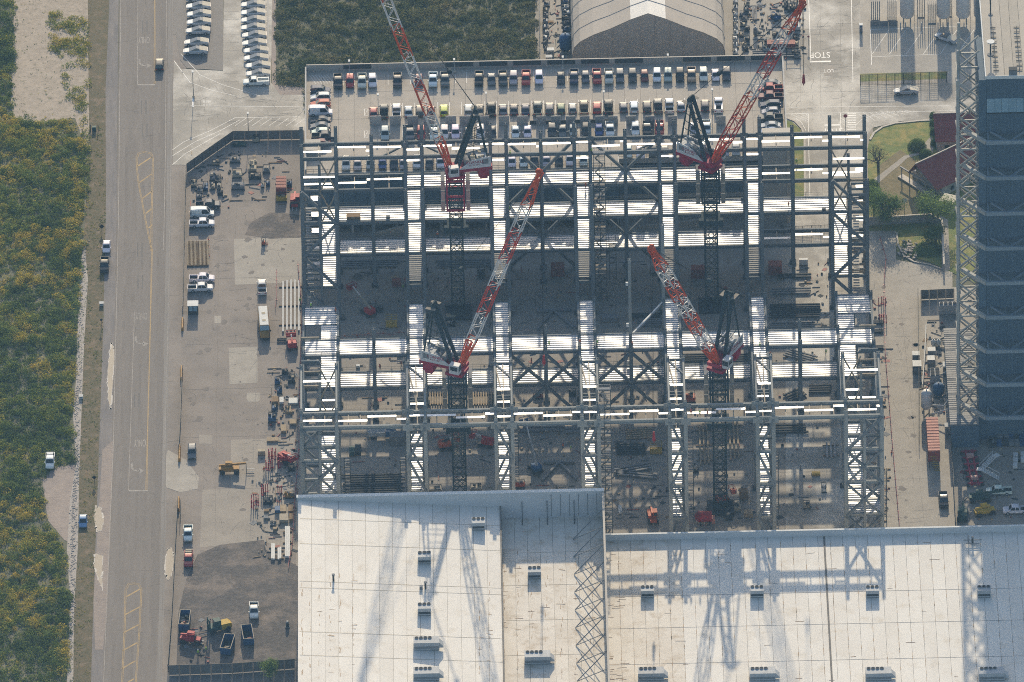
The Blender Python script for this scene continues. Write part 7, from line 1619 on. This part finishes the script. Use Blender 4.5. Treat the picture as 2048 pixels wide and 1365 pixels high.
def sign(label,px,py,h,face,w_=.7,oct_=False,rz=0):
    c = P(px,py,.05); t = thing('road_sign',label,'sign',c,rz); MB().tube((0,0,0),(0,0,h),.05,6).build('post', MT['rail'], t, True)
    if oct_: b = MB(); b.add([(math.cos(R(22.5+45*k))*w_/2,-.07,h-.1+math.sin(R(22.5+45*k))*w_/2) for k in range(8)],[tuple(range(8))]); b.build('plate', MT[face], t, True)
    else: b = MB(); b.add([(-w_/2,-.07,h-.1),(0,-.07,h-.1-w_/2),(w_/2,-.07,h-.1),(0,-.07,h-.1+w_/2)],[(0,1,2,3)]); b.build('plate', MT[face], t, True)
sign('dark red octagonal stop sign at the crosswalk',1691,262,4.2,'cable_red',1.0,True); sign('red octagonal stop sign by the drive lane line',1617,90,2.4,'cable_red',.6,True); sign('black diamond sign beside the white verge sedan',204,464,1.6,'black',1.2); sign('dark square sign on the verge below the black pickup',203,654,2.0,'dark_metal',.8); sign('black diamond sign by the verge puddles',189,966,1.6,'black',1.1); sign('white octagonal notice on the lawn',1809,435,4.6,'white_paint',1.5,True)
def barrier(label,px,py,L,mat,rz=Z90,grp=None):
    c = P(px,py,.05); t = thing('water_barrier',label,'barrier',c,rz,grp); n = max(1,int(L/1.2))
    for k in range(n): x = -L/2+L*k/n; MB().loft([[(x+.02,-.3,0),(x+L/n-.02,-.3,0),(x+L/n-.02,.3,0),(x+.02,.3,0)],[(x+.02,-.13,1.0),(x+L/n-.02,-.13,1.0),(x+L/n-.02,.13,1.0),(x+.02,.13,1.0)]]).build('segment', MT[mat], t, True)
for x,y,L,lb in ((365,652,4.5,'orange tan barrier line below the guard booth'),(363,750,5,'orange tan barrier line at the north end of the gate'),(359,910,6,'orange tan barrier line beside the grey parked car'),(357,1012,5,'orange tan barrier line at the dark gate ramp')): barrier(lb,x,y,L,'machine_tan')
c = P(361,1028,.3); t = thing('sliding_gate','dark steel sliding gate panel by the barriers','gate',(c.x,c.y,.05),Z90)
for k in range(6): MB().bar((-3+k*1.2,0,0),(-3+k*1.2,0,2),.08).build('upright', MT['dark_metal'], t, True)
for z in (.2,1.1,2.0): MB().bar((-3,0,z),(3,0,z),.1).build('rail', MT['dark_metal'], t, True)
c = P(188,256,.8); t = thing('utility_pedestal','dark green utility box between two posts on the verge','utility box',(c.x,c.y,.03)); MB().b2(-.45,.45,-.35,.35,0,1.1).build('box', MT['machine_green'], t, True)
for x in (-.85,.95): MB().tube((x,0,0),(x,0,1.6),.09,6).build('post', MT['black'], t, True)
for x,y,lb in ((203,608,'white marker box on the verge'),(162,794,'pale cabinet lid beside the dirt track')): cabinet(lb,x,y,.9,.9,.7,'white_paint',0,None,'marker_box')
c = P(575,1250,.7); t = thing('utility_pump','lone dark pump unit on the gravel yard','pump',(c.x,c.y,.06)); MB().b2(-.4,.4,-.3,.3,.2,1.1).build('body', MT['dark_metal'], t, True); MB().tube((0,.2,1.1),(0,.2,1.5),.25,10).build('cap', MT['pale_metal'], t, True); MB().b2(-.5,.5,-.35,.35,0,.2).build('skid', MT['grey_metal'], t, True)
# jack stands (red) and shore posts in the yard
def jacks(label,px,py,n,grp):
    for k in range(n):
        c = P(px+(k % 4)*4.2-7+rnd.uniform(-1.2,1.2),py+(k//4)*6+rnd.uniform(-2,2),.05); t = thing('jack_stand',label,'jack',c,0,grp); MB().tube((0,0,0),(0,0,2.0),.09,6).build('post', MT['machine_red'], t, True); MB().box((0,0,.06),(.35,.35,.12)).build('foot', MT['crane_red'], t, True); MB().box((0,0,2.05),(.22,.22,.12)).build('head', MT['crane_red'], t, True)
for px,py,n,lb in ((545,912,8,'red shoring post beside the tan lid bin'),(563,930,6,'red shoring post beside the folded red lift'),(511,1005,10,'red shoring post in the lone yard group'),(530,985,6,'red shoring post above the scrap trailer'),(562,988,3,'red shoring post near the hose rack'),(540,935,6,'red shoring post near the walking worker'),(1765,610,4,'red shoring post beside the end deck'),(1766,645,4,'red shoring post near the slat racks')): jacks(lb,px,py,n,lb.replace('post','posts'))
for y,lb in ((645,'dark slat rack beside the end frame, northern one'),(662,'dark slat rack beside the end frame, middle one'),(695,'dark slat rack beside the end frame, bent southern one')):
    bundle(lb,1755,y,2.6,3,.35,0,'dark_metal',.1,.3)
for k in range(5): bundle('pale scaffold tubes laid along the end frame foot',1768+rnd.uniform(-5,6),945+k*22,4.6,3,.1,Z90,'cream',.15,.1,grp='scaffold tube bundles')
cone = MB().tube((0,0,0),(0,0,.7),.2,8,.04).box((0,0,.03),(.45,.45,.06)).mesh('cone', MT['barrier_orange'])
def cone_at(px,py,lb): c = P(px,py,.05); t = thing('traffic_cone',lb,'cone',c,0,lb.replace('cone','cones')); inst('body', cone, t); MB().tube((0,0,.3),(0,0,.42),.15,8,.11).build('band', MT['white_paint'], t, True)
for x,y in ((527,486),(534,489),(417,480),(417,495),(418,512)): cone_at(x,y,'orange traffic cone beside the pale yard slab')
for x,y in ((1757,905),(1783,905),(1770,800),(1745,885)): cone_at(x,y,'orange traffic cone along the east frame edge')
for x,y in ((690,672),(714,671),(737,668),(766,667),(798,665)): cone_at(x,y,'orange traffic cone along the shaded red line')
skid('orange survey rig standing on the pale yard slab',527,484,1.0,.8,1.7,'machine_orange')
# dark earth piles in the shaded bay
for x,y,r_ in ((715,555,1.3),(735,549,.9),(985,560,.8)):
    c = P(x,y,.05); n = 14; t = thing('earth_pile','small dark earth heap on the shaded floor','earth',c,0,'earth heaps'); rg = random.Random(x)
    MB().loft([[(math.cos(2*math.pi*i/n)*r_*k*rg.uniform(.85,1.15),math.sin(2*math.pi*i/n)*r_*k*rg.uniform(.85,1.15),z) for i in range(n)] for k,z in ((1,0),(.7,.35*r_),(.35,.65*r_),(.08,.8*r_))]).build('heap', MT['yard_dark'], t, True)

# ================================================================ people
def person_mesh(stride, arm):
    me = bpy.data.meshes.new('body'); J = {'pel':(0,0,.95),'sp':(0,0,1.15),'ch':(0,.02,1.38),'nk':(0,.01,1.52),'hd':(0,.03,1.62),'ht':(0,.03,1.76),
        'hl':(.1,0,.9),'kl':(.11,.06+stride*.5,.5),'al':(.11,stride,.09),'tl':(.12,stride+.14,.05),'hr':(-.1,0,.9),'kr':(-.11,.06-stride*.3,.5),'ar':(-.11,-stride,.09),'tr':(-.12,-stride+.14,.05),
        'sl':(.19,0,1.42),'el':(.27,.02,1.16),'wl':(.28,.16+arm,1.0+arm*.5),'fl':(.28,.22+arm,.95+arm*.5),'sr':(-.19,0,1.42),'er':(-.27,.02,1.16),'wr':(-.28,.12,.95),'fr':(-.28,.15,.87)}
    ks = list(J); ed_ = [('pel','sp'),('sp','ch'),('ch','nk'),('nk','hd'),('hd','ht'),('pel','hl'),('hl','kl'),('kl','al'),('al','tl'),('pel','hr'),('hr','kr'),('kr','ar'),('ar','tr'),('ch','sl'),('sl','el'),('el','wl'),('wl','fl'),('ch','sr'),('sr','er'),('er','wr'),('wr','fr')]
    me.from_pydata([J[k] for k in ks],[(ks.index(a),ks.index(c)) for a,c in ed_],[])
    o = bpy.data.objects.new('body',me); COL.objects.link(o); m_ = o.modifiers.new('skin','SKIN')
    rad = {'pel':.16,'sp':.15,'ch':.17,'nk':.065,'hd':.095,'ht':.08,'hl':.1,'hr':.1,'kl':.075,'kr':.075,'al':.055,'ar':.055,'tl':.045,'tr':.045,'sl':.08,'sr':.08,'el':.055,'er':.055,'wl':.04,'wr':.04,'fl':.04,'fr':.04}
    for i,k in enumerate(ks): me.skin_vertices[0].data[i].radius = (rad[k],rad[k]*.85)
    me.skin_vertices[0].data[0].use_root = True
    o.modifiers.new('sub','SUBSURF').levels = 1
    dg = bpy.context.evaluated_depsgraph_get(); r_ = bpy.data.meshes.new_from_object(o.evaluated_get(dg)); bpy.data.objects.remove(o)
    r_.materials.clear(); r_.materials.append(MT['denim']); r_.materials.append(MT['skin'])
    for p in r_.polygons: p.material_index = 1 if (p.center.z > 1.5 or (abs(p.center.x) > .22 and p.center.z < 1.02+.1)) else 0; p.use_smooth = True
    return r_
PB = [person_mesh(.22,.0), person_mesh(.05,.15)]
def vest_mesh(mat):
    b = MB(); b.loft([[(math.cos(2*math.pi*i/12)*rx,math.sin(2*math.pi*i/12)*ry+.01,z) for i in range(12)] for rx,ry,z in ((.2,.17,.95),(.205,.17,1.15),(.235,.18,1.36),(.2,.15,1.46),(.1,.1,1.5))]); return b.mesh('vest', MT[mat], True)
VM = {'lime':vest_mesh('vest_lime'),'orange':vest_mesh('vest_orange')}
HM = {}
for k,mt in (('white','white_paint'),('red','machine_red'),('yellow','machine_yellow')): HM[k] = MB().loft([[(math.cos(2*math.pi*i/12)*r_,.03+math.sin(2*math.pi*i/12)*r_*1.1,z) for i in range(12)] for r_,z in ((.17,1.68),(.13,1.69),(.12,1.76),(.07,1.82),(.02,1.84))]).mesh('hard_hat', MT[mt], True)
def person(px,py,z,vest,hat,where,k=0,rz=None):
    c = P(px,py,z+.9); t = thing('person',f'worker in {vest} vest and {hat} helmet {where}','person',(c.x,c.y,z),rnd.uniform(0,6.28) if rz is None else rz,'workers on site')
    inst('body', PB[k], t); inst('vest', VM[vest], t); inst('hard_hat', HM[hat], t)
for a in ((1019,418,17.72,'lime','white','walking along the sunlit second deck'),(1020,308,35.4,'lime','yellow','standing on the top walk planks by the scaffold'),(1183,302,35.4,'lime','white','on the top girder near the scaffold stair'),(1171,372,26.42,'orange','red','on the upper cross walkway beside the scaffold'),(622,612,17.72,'lime','white','at the north edge of the west end deck'),(671,622,17.72,'orange','red','kneeling over rails on the west end deck'),
          (806,575,.06,'lime','white','on the shaded floor beside the walkway end'),(528,940,.06,'orange','yellow','walking away from the telehandler'),(396,1306,.06,'lime','white','with shadow near the red skid steer'),(412,1300,.06,'lime','yellow','beside the tyre tracks behind the forklift'),(760,735,.06,'orange','red','in the sunlit bay between strips'),(802,728,.06,'orange','white','casting a shadow between strips'),(1063,723,.06,'orange','red','on the floor beside the middle column'),
          (1126,893,.06,'orange','red','walking by the splayed brace assembly'),(1142,897,.06,'lime','white','beside the marked bolts on the floor'),(1098,688,17.72,'lime','yellow','on the first strip by the middle column'),(1160,684,17.72,'orange','white','at the cross walkway of the first strip'),(1194,686,17.72,'lime','white','crouched at the rail of the first strip'),(1265,690,17.72,'orange','red','alone on the first strip by the white column'),(1382,825,35.4,'orange','red','on the top walk beside the crane mast'),
          (1400,826,35.4,'lime','white','second on the top walk beside the crane mast'),(1415,827,35.4,'orange','yellow','third on the top walk beside the crane mast'),(1652,705,.06,'lime','white','by the cart between the east strips'),(1577,410,17.72,'orange','red','on the east second deck beside tools'),(1593,324,26.5,'lime','white','on the undecked upper girders'),(1520,692,17.72,'lime','white','at the fifth cross walkway'),(600,602,.06,'lime','yellow','standing outside the west frame leg'),(875,470,17.72-8.7,'orange','white','on the shaded lowest deck')):
    person(*a[:6], k=rnd.randrange(2))

# loose small debris between the stores (nobody could count it)
db = {k: MB() for k in ('wood_pale','grey_metal','dark_metal','wood','container_red','cream')}
zones = [(380,300,590,420,90),(540,735,598,1000,150),(505,960,590,1120,80),(690,520,1480,660,160),(690,690,1640,760,150),(690,790,1640,1040,420),(1600,520,1660,660,40),(1085,0,1140,120,90),(1465,0,1610,120,200),(1745,600,1775,1040,90),(1845,640,1895,830,110),(370,1240,420,1330,40),(1925,870,2045,1040,60)]
for x0,y0,x1,y1,n in zones:
    for k in range(n):
        c = P(rnd.uniform(x0,x1),rnd.uniform(y0,y1),.12); m_ = rnd.choice([k_ for k_ in db if k_ != 'cream' or rnd.random() < .3]+['dark_metal','grey_metal','dark_metal']); s = rnd.random()
        if s < .5: db[m_].box((c.x,c.y,.06+.15),(rnd.uniform(.15,.6),rnd.uniform(.15,.5),rnd.uniform(.1,.4)),rnd.uniform(0,3))
        elif s < .85: db[m_].box((c.x,c.y,.14),(rnd.uniform(1,3.2),rnd.uniform(.06,.16),.12),rnd.choice([0,1.57,rnd.uniform(0,3)]))
        else: db[m_].box((c.x,c.y,.07),(rnd.uniform(.6,1.4),rnd.uniform(.6,1.6),.06),rnd.uniform(0,3))
for k,b in db.items(): tag(b.build('site_debris', MT[k]), {'wood_pale':'scattered pale timber offcuts across the site floor','grey_metal':'scattered grey steel offcuts across the site floor','dark_metal':'scattered dark metal pieces across the site floor','cream':'scattered cream coloured fittings across the site floor','container_red':'scattered rusty pieces across the site floor','wood':'scattered brown boards across the site floor'}[k], 'debris', kind='stuff')
# ================================================================ aerial haze between the camera and the site
hz = MB().b2(-3600, 3600, -3600, 3600, -1.1, CAM.z+40)
ho = hz.build('haze', None); tag(ho, kind='stuff')
hm = bpy.data.materials.new('haze'); hm.use_nodes = True; n = hm.node_tree.nodes
for k in list(n):
    if k.type != 'OUTPUT_MATERIAL': n.remove(k)
pv = n.new('ShaderNodeVolumePrincipled'); pv.inputs['Color'].default_value = (.34,.64,1,1); pv.inputs['Density'].default_value = HAZE; pv.inputs['Anisotropy'].default_value = .0
hm.node_tree.links.new(pv.outputs[0], [k for k in n if k.type == 'OUTPUT_MATERIAL'][0].inputs['Volume'])
ho.data.materials.append(hm)
SC.cycles.volume_bounces = 0
